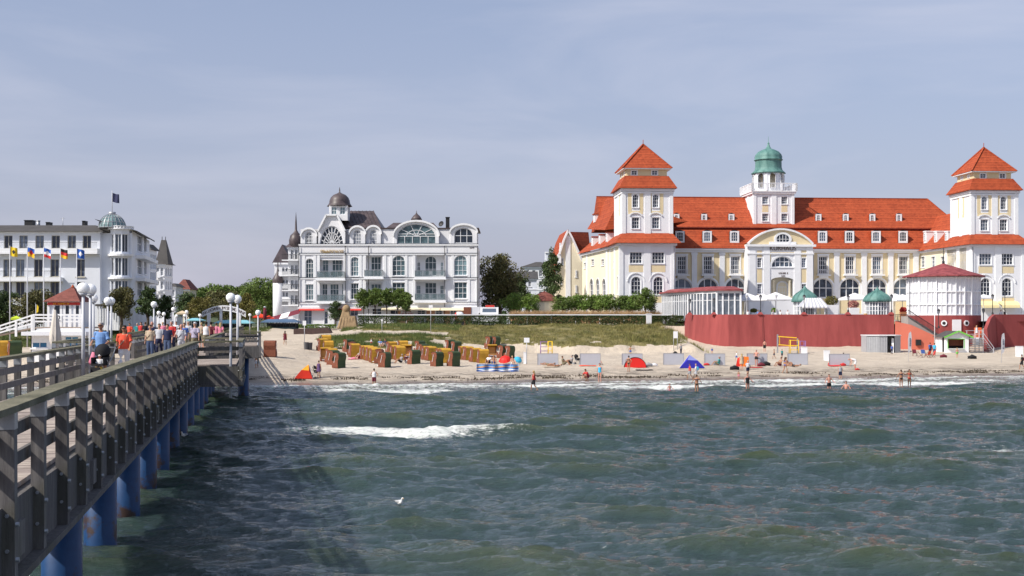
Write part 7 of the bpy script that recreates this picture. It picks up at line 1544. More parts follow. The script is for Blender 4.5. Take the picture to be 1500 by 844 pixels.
lantern(1375, 452, 176.3, Z(481, 176.3), 'black lantern on the stairs in front of the red pavilion base'); lantern(1454, 430.5, 178.4, 6.6, 'black lantern on the end of the maroon wall at the right'); lantern(1440.5, 451, 177, Z(481, 177), 'black lantern at the foot of the stairs right of the round pavilion'); lantern(1472, 425, 184, 5.63, 'black lantern at the far right behind the maroon wall')
# planters
LEAFV = {}
def leafcloud(mb, c, r, n, size, seed, flat=1.0, shell=.55):
 rn = np.random.RandomState(seed); d = rn.randn(n, 3); d /= np.linalg.norm(d, axis=1)[:, None]; rad = shell + (1 - shell) * rn.rand(n) ** .7; P = np.array(c) + d * rad[:, None] * np.array(r)
 A = rn.randn(n, 3); A /= np.linalg.norm(A, axis=1)[:, None]; A[:, 2] *= flat; Bv = np.cross(A, rn.randn(n, 3)); Bv /= (np.linalg.norm(Bv, axis=1)[:, None] + 1e-6); s = size * (.6 + .8 * rn.rand(n))[:, None]; b0 = len(mb.v)
 V = np.stack([P - A * s * .5, P + Bv * s * .32, P + A * s * .5, P - Bv * s * .32], 1).reshape(-1, 3); mb.v += V.tolist(); mb.f += [[b0 + 4 * i, b0 + 4 * i + 1, b0 + 4 * i + 2, b0 + 4 * i + 3] for i in range(n)]; mb.m += [mb.cm] * n; mb.sm += [False] * n
def planter(px, Y, wpx, ytop, ybox, ybot, leaf, label, pot='trim', seed=1, zb=5.63):
 x = X(px, Y); k = Y / F; rt = empty('planter', (x, Y, zb), 0, label, 'planter'); zt, zx = Z(ytop, Y) - zb, Z(ybox, Y) - zb; w_ = wpx * k / 2; m = MB(); m.frust((-w_ * .7, w_ * .7, -w_ * .7, w_ * .7, 0), (-w_ * .85, w_ * .85, -w_ * .85, w_ * .85, zx)); m.build('box', pot, rt); l = MB(); leafcloud(l, (0, 0, (zt + zx) / 2), (w_, w_, (zt - zx) / 2 + .1), 700, .22, seed); l.build('foliage', leaf, rt, fixn=False)
M['pinkflower'] = leafmat('pink_flowers', (.45, .16, .15), (.62, .34, .30)); M['redflower'] = leafmat('red_flowers', (.40, .02, .02), (.60, .06, .05)); M['terracotta'] = mat('terracotta', (.42, .17, .08), .8)
planter(1218, 184, 20, 434, 447, 458, 'leafautumn', 'white box planter with a yellow-green bush on the terrace', seed=2); planter(1250, 184, 17, 441, 451, 460, 'pinkflower', 'white box planter with pink flowers', seed=3); planter(1323, 180.5, 10, 451, 457, 461, 'redflower', 'pot of red flowers beside the lattice railing', 'terracotta', 4); planter(1134, 190, 8, 452, 458, 461, 'leafbright', 'small green tub under the large sunshade', 'trim', 5); planter(1104, 192, 10, 453, 458, 461, 'leafautumn', 'tub of yellow flowers under the left sunshade', 'trim', 6)
m = MB(); m.lathe(0, 0, [(.28, 0), (.33, .5), (.28, 1.15), (.001, 1.15)], 12); tag(m.build('barrel', mat('barrel_wood', (.45, .27, .10), .7), None, (X(1268, 183), 183, 5.63)), 'upright wooden barrel left of the right green dome', 'barrel')
m = MB(); m.box(X(1220, 186) - X(1265, 186), 0, 0, .3, 0, 1.15); tag(m.build('low_wall', 'trim', None, (X(1265, 186), 186, 5.63)), 'low white wall between the flower boxes on the terrace', 'wall')
m = MB(); m.box(X(1086, 192) - X(1160, 192), 0, 0, .25, 0, 1.0); tag(m.build('low_wall', 'trim', None, (X(1160, 191), 191, 5.63)), 'low white wall behind the terrace visitors', 'wall')
# cafe tables
rn = random.Random(9)
for i in range(14):
 px = [1090, 1100, 1113, 1122, 1130, 1142, 1150, 1158, 1232, 1240, 1258, 1274, 1300, 1315][i]; Y = 188 + (i * 5 % 4); x = X(px, Y); rt = empty('cafe_table', (x, Y, 5.63), rn.uniform(0, 3), ORD[i + 1] + ' cafe table from the left on the hotel terrace', 'table', 'cafe tables on the terrace'); m = MB(); m.lathe(0, 0, [(.001, .72), (.4, .72), (.4, .75), (.001, .75)], 14); m.build('top', 'trim', rt); m = MB(); m.cyl(0, 0, .0, .72, .035, 8); m.lathe(0, 0, [(.25, 0), (.25, .03), (.03, .06)], 10); m.build('leg', 'black', rt)
# beach kiosk
def kiosk():
 Y = 168; x = X(1386, Y); zb = gz(x + 1, Y) - .05; fr = Frame(x, Y, zb, 0); rt = fr.root('beach_kiosk', 'small white beach kiosk with lime green roof edge and open serving hatch', 'kiosk'); L_ = fr.lx(1420, 0); D = 4.4; Wf = Wall(fr, (0, 0), (L_, 0)); ze = Wf.z(493, 0); za = Wf.z(485.5, 0); op = Wf.op(1400.5, 23, 497, 510.5); m = MB(); facade(m, Wf, 0, L_, 0, ze, [op], .12)
 m.poly([(0, 0, ze), (L_, 0, ze), (L_ / 2, 0, za)]); m.box(L_ - .08, L_, .0, D, 0, ze); m.box(0, L_, D - .1, D, 0, ze); Wl = Wall(fr, (0, D), (0, 0)); dr = (D - 1.3, .95, .1, 2.2, 0); facade(m, Wl, 0, D, 0, ze, [dr], .12); m.box(.1, L_ - .1, .12, D - .1, .02, .08); m.build('wall', 'trim', rt)
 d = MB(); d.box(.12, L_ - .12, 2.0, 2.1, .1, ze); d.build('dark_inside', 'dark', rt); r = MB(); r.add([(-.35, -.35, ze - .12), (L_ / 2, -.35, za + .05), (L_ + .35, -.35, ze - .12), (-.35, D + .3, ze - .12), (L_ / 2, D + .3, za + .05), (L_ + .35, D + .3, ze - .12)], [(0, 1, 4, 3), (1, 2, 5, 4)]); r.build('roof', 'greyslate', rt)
 g = MB(); gm = mat('lime_green_paint', (.18, .55, .08), .5); g.beam((-.4, -.38, ze - .14), (L_ / 2, -.38, za + .03), .06, .2); g.beam((L_ / 2, -.38, za + .03), (L_ + .4, -.38, ze - .14), .06, .2); g.build('green_edge', gm, rt); f = MB(); ring(f, Wf.T, outline((op[0], op[1] + .16, op[2] - .08, op[3] + .08, 0)), outline(op), -.04, 0); f.build('hatch_frame', gm, rt)
 c = MB(); wbox(c, Wf, op[0] - op[1] / 2, op[0] + op[1] / 2, -.35, 0, op[2] - .06, op[2]); c.build('counter', 'trim', rt); h = MB(); h.box(.2, L_ - .2, 1.2, 1.3, 1.0, 1.9); h.build('shelf', 'wicker', rt)
 q = MB(); q.cyl(X(1382.5, 167) - x, 2.6, 1.0, Z(421, 168) - zb, .06, 8); q.beam((X(1379, 167) - x, 2.6, Z(422, 168) - zb), (X(1393, 167) - x, 2.6, Z(422, 168) - zb), .08); q.beam((X(1393, 167) - x, 2.6, Z(422, 168) - zb), (X(1393, 167) - x, 2.6, Z(445, 168) - zb), .06); q.beam((X(1379, 167) - x, 2.6, Z(444, 168) - zb), (X(1393, 167) - x, 2.6, Z(444, 168) - zb), .06)
 o = q.build('signal_mast', 'trim', None, (x, Y, zb)); tag(o, 'slim white signal mast with crossbars behind the beach kiosk', 'mast')
kiosk()
def shed():
 Y = 168; x = X(1271, Y); zb = gz(x + 2, Y) - .05; rt = empty('metal_shed', (x, Y, zb), 0, 'low grey corrugated metal shed with one side open before the red wall', 'shed'); k = Y / F; xs = [(p - 1271) * k for p in (1271, 1287, 1300, 1311.5, 1322)]; H = 2.35; m = MB()
 def corr(m, x0, x1, y0, y1):
  n = int(math.hypot(x1 - x0, y1 - y0) / .11)
  for i in range(n): a, b = i / n, (i + 1) / n; o = .035 * (i % 2); o2 = .035 * ((i + 1) % 2); m.poly([(x0 + (x1 - x0) * a, y0 + (y1 - y0) * a + o, 0), (x0 + (x1 - x0) * b, y0 + (y1 - y0) * b + o2, 0), (x0 + (x1 - x0) * b, y0 + (y1 - y0) * b + o2, H), (x0 + (x1 - x0) * a, y0 + (y1 - y0) * a + o, H)])
 corr(m, 0, xs[1], .5, 0); corr(m, xs[1], xs[2], 0, 0); corr(m, xs[3], xs[4], .3, .9); m.box(0, xs[4], 3.0, 3.05, 0, H); m.box(-.03, 0, .5, 3, 0, H); m.box(xs[4], xs[4] + .03, .9, 3, 0, H); m.build('corrugated_wall', 'galvpale', rt)
 r = MB(); r.prism([(-.1, .4), (xs[1], -.12), (xs[3], -.12), (xs[4] + .1, .8), (xs[4] + .1, 3.1), (-.1, 3.1)], H, H + .1, 'xy'); r.build('roof', 'trim', rt)
 b = MB(); b.beam((xs[2] + .75, .2, 0), (xs[2] + .9, .6, 2.0), .3, .06); tag(b.build('surfboard', 'trim', None, (x, Y, zb)), 'white board leaning in the doorway of the metal shed', 'board')
M['galvpale'] = mat('grey_painted_metal', (.36, .37, .39), .5, .08, 2)
shed()
# landing and steps right of the kiosk
def beach_steps():
 Y = 170; x = X(1418, Y); zb = 1.3; rt = empty('beach_steps', (x, Y, zb), 0, 'grey metal beach steps with landing and orange panel right of the kiosk', 'stairs'); k = Y / F; q = lambda p: (p - 1418) * k; zl = Z(495, Y) - zb; m = MB(); m.box(q(1414), q(1440), 0, 2.4, zl - .12, zl)
 for i in range(9): f = i / 9; m.box(q(1438) + i * .17, q(1438) + i * .17 + .24, -.1, 1.8, zl * (1 - f) - .25, zl * (1 - f) - .18)
 for i in range(8): m.box(q(1419), q(1437), -.25 - .18 * i * .4, .1 - .0 * i, zl * (1 - i / 8) - .2, zl * (1 - i / 8) - .12)
 m.build('tread', 'galv', rt); p = MB()
 for px in (1416, 1428, 1434, 1440): p.beam((q(px), -.05, -.3), (q(px), -.05, zl + 1.0), .08)
 for zz in (zl + 1.0, zl + .5, zl - .5, zl - 1.0): p.beam((q(1414), -.05, zz), (q(1440), -.05, zz), .05)
 p.beam((q(1438), -.12, zl + .95), (q(1456), -.12, .6), .06); p.beam((q(1438), -.12, zl + .3), (q(1456), -.12, .1), .06); p.beam((q(1455), -.12, -.3), (q(1455), -.12, .7), .07); p.build('rail', 'pole', rt)
 o = MB(); o.box(q(1433.5), q(1444.5), 1.6, 1.68, Z(497, Y) - zb, Z(480, Y) - zb); o.build('orange_panel', mat('orange_board', (.78, .16, .06), .7), rt); s = MB(); s.box(q(1429), q(1433.5), -.14, -.1, Z(505, Y) - zb, Z(494.5, Y) - zb); s.build('notice', 'trim', rt)
beach_steps()
m = MB()
for k in range(12): m.box(k * .28, k * .28 + .285, k * .05, 2.2 + k * .05, 0, 4.3 - k * .0 - 1.9 + k * .17)
tag(m.build('garden_stairs', 'paving', None, (X(1434, 178), 178.5, 1.2)), 'grey stone stairs rising behind the round pavilion towards the maroon wall', 'stairs')
# ------------------------------------------------------------------ left shore: pavilion, hut, ramp, arch, stalls
def left_pavilion():
 Y = 140; x = X(64.5, Y); zb = gz(x, Y); fr = Frame(x, Y, zb, 0); rt = fr.root('lifeguard_pavilion', 'white pavilion with a brown-red hipped tile roof and red sign band on a railed deck', 'pavilion'); u = lambda p: fr.lx(p, 0); z = lambda p: Z(p, Y) - zb; a, b = u(70), u(118); D = 3.6
 m = MB(); m.frust((u(64.5), u(119.5), -.5, D + .5, z(442)), (u(97), u(100), D / 2 - .1, D / 2 + .1, z(420))); m.build('roof', 'tile2', rt); m = MB(); m.lathe(u(98.5), D / 2, [(.25, z(420.5)), (.12, z(418)), (.03, z(416.5)), (.001, z(416))], 8); m.build('roof_knob', 'tile', rt)
 m = MB(); m.box(a, b, 0.1, D, z(480), z(442) - .003); m.build('back_wall', 'white2', rt); t = MB()
 for p in (71, 79, 89.5, 94.5, 103, 109.5, 117.5): t.box(u(p) - .13, u(p) + .13, -.05, .1, z(480), z(446.5))
 t.box(a, b, -.1, .1, z(443), z(442)); t.build('pilaster', 'trim', rt); s = MB(); s.box(a, b, -.16, -.1, z(447), z(443)); s.build('sign_band', 'awnred', rt)
 strokes('sign_letters', rt, (0, 0, 0), u(79), u(103), z(446.4), z(443.7), -.18, 'flaggold', 3); g = MB()
 for p0, p1 in ((80.5, 88), (96, 101.5), (110.5, 116)): g.box(u(p0), u(p1), .04, .09, z(460), z(448))
 g.build('pane', 'glass', rt); d = MB(); d.box(u(58), u(134), -2.2, D, z(481), z(479)); d.build('deck', 'deck', rt); r = MB()
 for p in (60, 95.5, 131): r.box(u(p) - .14, u(p) + .14, -2.25, -2.1, 0, z(461))
 for yy in (461.5, 466, 471): r.box(u(59), u(133), -2.22, -2.14, z(yy) - .09, z(yy) + .09)
 r.build('deck_railing', 'trim', rt); n = MB(); n.box(u(92.5), u(101), -2.3, -2.24, z(472), z(462)); n.build('number_board', 'trim', rt); text('2', 'number', .95, 'black', rt, (u(96.8), -2.32, z(467)), 0, .005)
 rp = empty('access_ramp', (x, Y, zb), 0, 'white railed ramp sloping down left from the lifeguard pavilion', 'ramp'); m = MB()
 for yy0, yy1 in ((462, 481), (468, 486), (474, 490)): m.beam((u(58.5), -2.2, z(yy0)), (u(1), -2.2, z(yy1)), .07, .17)
 for p, t_, b_ in ((9, 479, 485), (35, 471, 485), (58, 462, 481)): m.box(u(p) - .12, u(p) + .12, -2.28, -2.12, z(b_) - .6, z(t_))
 m.build('railing', 'trim', rp); m = MB(); m.beam((u(58.5), -1.2, z(480)), (u(1), -1.2, z(492)), 1.8, .12); m.build('walkway', 'deck', rp)
 b = empty('beer_banner', (X(67.5, 141), 138, zb), 0, 'narrow yellow and red banner hanging left of the lifeguard pavilion', 'banner'); q = MB(); q.cyl(0, 0, 0, z(446), .04, 6); q.build('pole', 'pole', b); q = MB(); q.prism([(.05, z(459)), (.25, z(457)), (.3, z(450)), (.12, z(446.5))], -.02, .02); q.build('cloth', 'flagyellow', b)
left_pavilion()
def hut():
 Y = 127; x = X(45, Y); zb = gz(x, Y); fr = Frame(x, Y, zb, 0); rt = fr.root('white_hut', 'flat-roofed white rescue hut with blue reflecting windows on the left beach', 'hut'); u = lambda p: fr.lx(p, 0); z = lambda p: Z(p, Y) - zb; D = 4; Wf = Wall(fr, (u(45), 0), (u(128), 0)); oo = [Wf.op(58, 23, 501, 510), Wf.op(105, 21, 492.5, 509)]; m = MB(); facade(m, Wf, 0, Wf.L, 0, z(491), oo, .15); m.box(u(45), u(45) + .1, 0, D, 0, z(491)); m.box(u(128) - .1, u(128), .0, D, 0, z(491)); m.box(u(45), u(128), D - .1, D, 0, z(491)); m.build('wall', 'trim', rt)
 for o in oo: window(rt, Wf, o, 2, 1, pane='glassblue', depth=.15)
 m = MB(); m.box(u(36), u(130), -.9, D + .4, z(491.5), z(486)); m.build('roof', 'rib', rt); m = MB(); m.frust((u(45), u(122), 0, D, z(486) + .003), (u(58), u(112), 1, D - 1, z(481.5))); m.build('roof_lantern', 'trim', rt)
M['glassblue'] = glassmat('painted_blue_reflection_glass', (.04, .16, .30), (.14, .34, .50))  # reflected sky blue is put into the base colour of these panes
hut()
Yu = 112; xu = X(81, Yu); zu = gz(xu, Yu); rt = empty('furled_parasol', (xu, Yu, zu), 0, 'tall furled beige parasol standing in front of the white hut', 'parasol'); m = MB(); zt = Z(452, Yu) - zu; rn = random.Random(1)
V_ = []; n = 24; prof = [(.05, zt - .15), (.16, zt - .5), (.30, zt - 1.4), (.42, zt - 2.3), (.46, zt - 2.9), (.30, zt - 3.3), (.22, zt - 3.75)]
for r_, z_ in prof:
 for k in range(n): a = 2 * math.pi * k / n; q = r_ * (1 + .22 * (k % 3 - 1)); V_.append((q * math.cos(a), q * math.sin(a), z_ + .25 * (k % 5 == 0) * (r_ < .25)))
m.add(V_, [(j * n + i, j * n + (i + 1) % n, (j + 1) * n + (i + 1) % n, (j + 1) * n + i) for j in range(len(prof) - 1) for i in range(n)], True); m.build('cloth', mat('beige_canvas', (.60, .55, .50), .85, .06, 2), rt); m = MB(); m.cyl(0, 0, 0, zt, .045, 8); m.cyl(0, 0, zt - .1, zt + .12, .1, 8); m.build('pole', 'black', rt)
def arch():
 Y = 186; x = X(296, Y); zb = 4.4; k = Y / F; rt = empty('welcome_arch', (x, Y, zb), 0, 'curved white arch sign with welcome lettering over the end of the pier', 'arch sign'); W_ = 64 * k; z0, z1 = Z(465, Y) - zb, Z(455.5, Y) - zb; m = MB(); n = 24; Q = []
 f = lambda t: (W_ * t, z0 + (z1 - z0) * (1 - (2 * t - 1) ** 2))
 for i in range(n):
  a, b = f(i / n), f((i + 1) / n); m.add([(a[0], 0, a[1]), (b[0], 0, b[1]), (b[0], 0, b[1] + .85), (a[0], 0, a[1] + .85), (a[0], .12, a[1]), (b[0], .12, b[1]), (b[0], .12, b[1] + .85), (a[0], .12, a[1] + .85)], [(0, 1, 2, 3), (7, 6, 5, 4), (2, 6, 7, 3), (0, 4, 5, 1)])
 m.build('sign_board', 'trim', rt); s = 'WILLKOMMEN IM SEEBAD BINZ'; tmesh = {}
 for i, ch in enumerate(s):
  if ch == ' ': continue
  t = (i + 1.2) / (len(s) + 1.4); p, p2 = f(t - .01), f(t + .01); me = text_mesh(ch, .62, .01); me.materials.append(M['letter']); o = bpy.data.objects.new('letter', me); COL.objects.link(o); o.parent = rt; c = f(t); o.location = (c[0], -.03, c[1] + .42); o.rotation_euler = (R(90), -math.atan2(p2[1] - p[1], p2[0] - p[0]), 0)
 c = MB()
 for xx in (1.0, W_ - 1.0): c.box(xx - .25, xx + .25, -.1, .3, 0, z0 + .6)
 c.cyl(W_ * .42, .3, 0, z0 + 1.2, .22, 10); c.build('column', 'trim', rt)
arch()
def kiosk_train(px0, px1, Y, ytop, yeave, ybot, label, body, roof, zb):
 k = Y / F; x = X(px0, Y); rt = empty('promenade_stall', (x, Y, zb), 0, label, 'stall', 'blue roofed stalls at the head of the pier'); W_ = (px1 - px0) * k; ze, zt = Z(yeave, Y) - zb, Z(ytop, Y) - zb; m = MB(); m.frust((-.4, W_ + .4, -.5, 2.9, ze), (.5, W_ - .5, .6, 1.8, zt)); m.box(-.45, W_ + .45, -.55, 2.95, ze - .14, ze - .003); m.build('roof', roof, rt); p = MB(); n = 5
 for i in range(n + 1): xx = W_ * i / n; p.box(xx - .05, xx + .05, 0, .08, 0, ze - .14); p.box(xx - .05, xx + .05, 2.3, 2.38, 0, ze - .14)
 p.build('post', 'black', rt); b = MB(); b.box(0, W_, -.02, .05, 0, ze * .5); b.box(0, W_, 2.3, 2.36, 0, ze * .5); b.build('panel', body, rt)
 g = MB(); g.box(.05, W_ - .05, 2.26, 2.29, ze * .5, ze - .2); g.build('pane', 'glass', rt)
M['tealpanel'] = mat('dark_teal_panel', (.015, .045, .06), .5); M['bluecanvas'] = mat('blue_canvas_roof', (.08, .14, .24), .7, .15); M['turqcanvas'] = mat('turquoise_canvas_roof', (.22, .50, .58), .7, .12)
kiosk_train(387, 433, 190, 467.5, 471.5, 494, 'dark teal stall with a blue-grey canvas roof right of the pier end', 'tealpanel', 'bluecanvas', 3.9)
kiosk_train(318, 364, 196, 469, 473, 492, 'turquoise roofed stall behind the rails of the far pier bay', 'tealpanel', 'turqcanvas', 4.1)
kiosk_train(276, 291, 200, 466, 469, 492, 'small turquoise roofed stall left of the welcome arch', 'tealpanel', 'turqcanvas', 4.3)
sunshade(267, 455, 16, 205, 'beige sunshade behind the lamps in the middle of the crowd', mt=mat('beige_shade', (.62, .50, .34), .8), zb=4.4, grp=None)
sunshade(381, 459, 20, 198, 'bright red sunshade left of the furled maroon one', mt=mat('bright_red_cloth', (.75, .06, .02), .8), zb=4.4, grp='red sunshades behind the dark teal stall'); sunshade(394, 462, 16, 197, 'bright red sunshade right of the furled maroon one', mt='bright_red_cloth' if 'bright_red_cloth' in M else MATS['bright_red_cloth'], zb=4.4, grp='red sunshades behind the dark teal stall')
rt = empty('furled_parasol', (X(388, 196), 196, 4.2), 0, 'tall furled maroon parasol between the two red sunshades', 'parasol'); m = MB(); h_ = Z(450, 196) - 4.2; m.lathe(0, 0, [(.10, h_ - 2.0), (.30, h_ - 1.8), (.24, h_ - .2), (.001, h_ - .1)], 8); m.build('cloth', cm('maroon'), rt); m = MB(); m.cyl(0, 0, 0, h_, .05, 6); m.cyl(0, 0, h_ - .1, h_ + .12, .2, 8); m.build('pole', 'pole', rt)
rt = empty('sloping_awning', (X(394, 203), 203, 4.4), 0, 'long red and white banner awning sloping up towards the white villa hotel', 'awning'); k = 203 / F; m = MB(); q = lambda p: (p - 394) * k; zz = lambda p: Z(p, 203) - 4.4
for i, (a, b) in enumerate(((0, .33), (.33, .62), (.62, 1))):
 m.cm = i % 2; P = lambda t, w_: (q(394) + (q(438) - q(394)) * t, w_ * 2.4, zz(464) + (zz(452) - zz(464)) * t - .9 * (1 - w_)); m.add([P(a, 0), P(b, 0), P(b, 1), P(a, 1)], [(0, 1, 2, 3)])
m.build('cloth', [cm('maroon'), 'canvas'], rt); m = MB()
for p, yy in ((395, 465), (412, 462), (430, 458), (437, 455)): m.box(q(p) - .04, q(p) + .04, -.05, .05, 0, zz(yy) - .6);
m.beam((q(394), 0, zz(464) - .92), (q(438), 0, zz(452) - .92), .08); m.build('frame', 'pole', rt)
m = MB(); m.prism([(0, 0), (X(487, 178) - X(430, 178) , 0), (X(481, 178) - X(430, 178), Z(482, 178) - Z(493, 178)), (0, Z(484, 178) - Z(493, 178))], 0, 1.6); tag(m.build('timber_planter', mat('dark_brown_boards', (.075, .045, .04), .8, .3, 3), None, (X(430, 178), 178, gz(X(455, 178), 178) - .1)), 'long low dark timber box at the top of the sandy path', 'planter box')
# sand sculpture
rt = empty('sand_sculpture', (X(508, 187), 187, gz(X(508, 187), 187)), 0, 'tall carved sand sculpture with a rounded head beside the hedge', 'sculpture'); k = 187 / F; m = MB(); z0 = rt.location.z; zz = lambda p: Z(p, 187) - z0; q = lambda p: (p - 508) * k
m.frust((q(494), q(525), -1.2, 1.2, -.3), (q(500), q(521), -.7, .7, zz(463))); m.frust((q(500), q(514), -.9, .5, zz(470)), (q(502.5), q(512), -.4, .4, zz(453))); m.sphere(q(507.5), -.1, zz(452.5), .62, 14); m.frust((q(494), q(499), -1.0, .6, -.3), (q(502), q(503), -.4, .3, zz(455)))
for i in range(5): m.beam((q(498 + i * 5), -1.15 + .06 * i, .1), (q(501 + i * 4), -.8, zz(466)), .14)
me = smoothmesh(m, .07, 2); o = attach(me, 'carved_block', mat('packed_sand', (.30, .21, .12), .95, .25, 1.5, .8, 8), rt)
m = MB(); m.frust((-3.4, 3.6, -1.8, 1.6, -.6), (-2.4, 2.4, -1.2, 1.2, .05)); me = smoothmesh(m, .15, 4); attach(me, 'sand_heap', M['sand'], rt)

# ------------------------------------------------------------------ beach things
def strandkorb(hood, striped=False):
 rt = empty('beach_chair', (0, 0, 0), 0); W_ = .58; m = MB()
 for s in (-1, 1): m.prism([(-.42, .04), (.42, .04), (.42, .80), (.30, .86), (-.42, .70)], s * W_ - .03, s * W_ + .03, 'yz');
 m.box(-W_, W_, -.40, -.34, .04, .36); b = m.build('basket', 'wicker', rt)
 h = MB(); pr = [(.45, .05), (.45, .72), (.56, 1.15), (.52, 1.48), (.36, 1.62), (-.05, 1.66), (-.30, 1.58)]; V = []
 for (y, z) in pr: V += [(-W_ - .02, y, z), (W_ + .02, y, z)]
 h.add(V, [(2 * i, 2 * i + 1, 2 * i + 3, 2 * i + 2) for i in range(6)]); V2 = [(x, y - .035, z - .035) for x, y, z in V]; h.add(V2, [(2 * i, 2 * i + 2, 2 * i + 3, 2 * i + 1) for i in range(6)])
 h.build('hood', hood, rt); s_ = MB()
 for s in (-1, 1): s_.prism([(.42, .78), (.56, 1.15), (.52, 1.48), (.36, 1.62), (-.05, 1.65), (-.30, 1.57), (-.12, 1.15), (.02, .84)], s * (W_ - .015) - .015, s * (W_ - .015) + .015, 'yz')
 s_.build('hood_side', 'wicker', rt); c = MB(); c.box(-.52, .52, -.34, .30, .36, .48); c.prism([(.30, .48), (.38, .48), (.46, 1.3), (.36, 1.3)], -.52, .52, 'yz'); c.build('cushion', 'stripe' if striped else 'canvas', rt)
 f = MB(); f.beam((-W_ - .05, -.1, .55), (-W_ - .05, .1, 1.35), .035, .03); f.beam((W_ + .05, -.1, .55), (W_ + .05, .1, 1.35), .035, .03); f.box(-.45, .45, -.62, -.36, .2, .26); f.build('armrest_strap', 'trim', rt)
 return rt
KY = strandkorb('yellow'); KG = strandkorb('green'); KS = strandkorb('yellow', True); KB = strandkorb('wicker')
chairs = [(140, 330, 'y'), (165, 306, 'y'), (180, 345, 'y'), (162, 395, 's'), (198, 402, 'y'), (210, 418, 'g'), (247, 436, 'g'), (308, 335, 'g'), (328, 352, 'b'), (347, 367, 'y'), (415, 380, 'y'), (437, 384, 'y'), (458, 391, 'y'), (482, 400, 'y'), (505, 406, 'b'), (543, 432, 'g'), (585, 350, 'y'), (612, 378, 'y'), (640, 386, 'y'), (660, 345, 'y'), (688, 374, 's'), (733, 413, 'g'), (768, 345, 'g'), (790, 368, 'g'), (818, 384, 'y'), (840, 388, 'y'), (880, 428, 'g'), (908, 398, 'y'), (932, 403, 'y'), (988, 426, 'g'), (965, 335, 'g'), (1002, 345, 'g'), (1052, 383, 'y'), (1080, 386, 'y'), (1128, 398, 'y'), (1178, 406, 'y'), (1238, 368, 's'), (1300, 372, 'g'), (1348, 376, 'g'), (1218, 318, 'g'), (1258, 315, 'g')]
rn = random.Random(2); cnt = dict(y=0, g=0, s=0, b=0); names = dict(y='yellow hooded', g='dark green hooded', s='open fronted orange striped', b='all brown wicker')
tot = {k: sum(1 for c in chairs if c[2] == k) for k in cnt}
def ordin(i): return ORD[i] if i < len(ORD) else f'{i}th'
first = {}
for cx_, cy_, k in sorted(chairs):
 px, py = cx_ / 4.41 + 440, cy_ / 4.41 + 440; l = ground_at(px, py, 100, 190); src = dict(y=KY, g=KG, s=KS, b=KB)[k]; o = src if k not in first else copy_tree(src); first[k] = 1; cnt[k] += 1
 o.location = (l[0], l[1], l[2] - .03); face = {'y': -150, 'g': -128, 's': 5, 'b': -100}[k]; o.rotation_euler = (0, 0, R(face + rn.uniform(-12, 12))); sc_ = .97; o.scale = (sc_,) * 3
 tag(o, f'{names[k]} beach chair, {ordin(cnt[k])} of its colour from the left in the field', 'beach chair', 'roofed wicker beach chairs on the sand')
for px, py, rz, src, lb in ((396, 523, 180, KB, 'lone brown wicker beach chair turned away beside the sandy path'), (8, 524, -150, KY, 'yellow beach chair behind the pier rail at the left edge'), (21, 524, -140, KG, 'dark green beach chair behind the pier rail at the left edge')):
 o = copy_tree(src); l = ground_at(px, py, 100, 190); o.location = l; o.rotation_euler = (0, 0, R(rz)); o.scale = (1.1,) * 3; tag(o, lb, 'beach chair', 'roofed wicker beach chairs on the sand')
# grey screens
prot = None
for i, (a, b, t, bt) in enumerate(((787, 818, 519, 535), (850, 879, 518, 535), (911, 941, 519, 535), (972.5, 1001, 519, 535), (1032, 1062, 519, 535), (1094, 1124, 519, 535), (1154.5, 1182.5, 519, 535), (1215, 1244, 520, 535.5))):
 l = ground_at((a + b) / 2, bt); k = l[1] / F; W_ = 30 * k / 2; H = 16.5 * k
 if prot is None:
  prot = empty('wind_screen', (0, 0, 0)); m = MB(); m.box(-W_, W_, -.015, .015, .02, H); m.build('cloth', 'greycanvas', prot); m = MB()
  for xx in (-W_, W_): m.box(xx - .03, xx + .03, -.04, .04, -.3, H + .05)
  m.box(-W_, W_, -.03, .03, H, H + .05); m.build('frame', 'galv', prot); o = prot
 else: o = copy_tree(prot)
 o.location = l; near = ['with two tanned sunbathers before it', 'behind the black pushchair', 'behind the red dome tent', 'left of the blue tent', 'right of the blue tent', 'behind the orange tent', 'behind the seated couple', 'with red bags before it']
 tag(o, 'grey cloth wind screen ' + near[i], 'wind screen', 'grey wind screens along the beach')
def boardsign(px, t, b, w_, label, ground=None):
 l = ground_at(px, b); k = l[1] / F; m = MB(); m.box(-w_ * k / 2, w_ * k / 2, -.06, .06, -.1, (b - t) * k); m.box(-w_ * k / 2 - .04, w_ * k / 2 + .04, -.09, .09, (b - t) * k, (b - t) * k + .05); m.box(-w_ * k * .3, w_ * k * .3, -.3, .3, -.1, .06); tag(m.build('board', 'trim', None, l), label, 'board', 'white boards standing on the beach')
boardsign(1178, 509, 519.5, 9, 'white upright board behind the volleyball net'); boardsign(1211, 514, 528.5, 9, 'white upright board left of the rightmost grey screen'); boardsign(1493, 508, 522.5, 11, 'white upright board at the right edge of the beach'); boardsign(769, 516.5, 533, 4.5, 'narrow white upright board left of the first grey screen')
def polesign(px, t, sb, b, w_, label, two=False):
 l = ground_at(px, b); k = l[1] / F; rt = empty('sign_post', l, 0, label, 'sign'); m = MB()
 for dx in ((-.25, .25) if two else (0,)): m.cyl(dx, 0, -.3, (b - t) * k, .04, 6)
 m.build('pole', 'galv', rt); m = MB(); m.box(-w_ * k / 2, w_ * k / 2, -.05, -.03, (b - sb) * k, (b - t) * k); m.build('sign_plate', 'trim', rt)
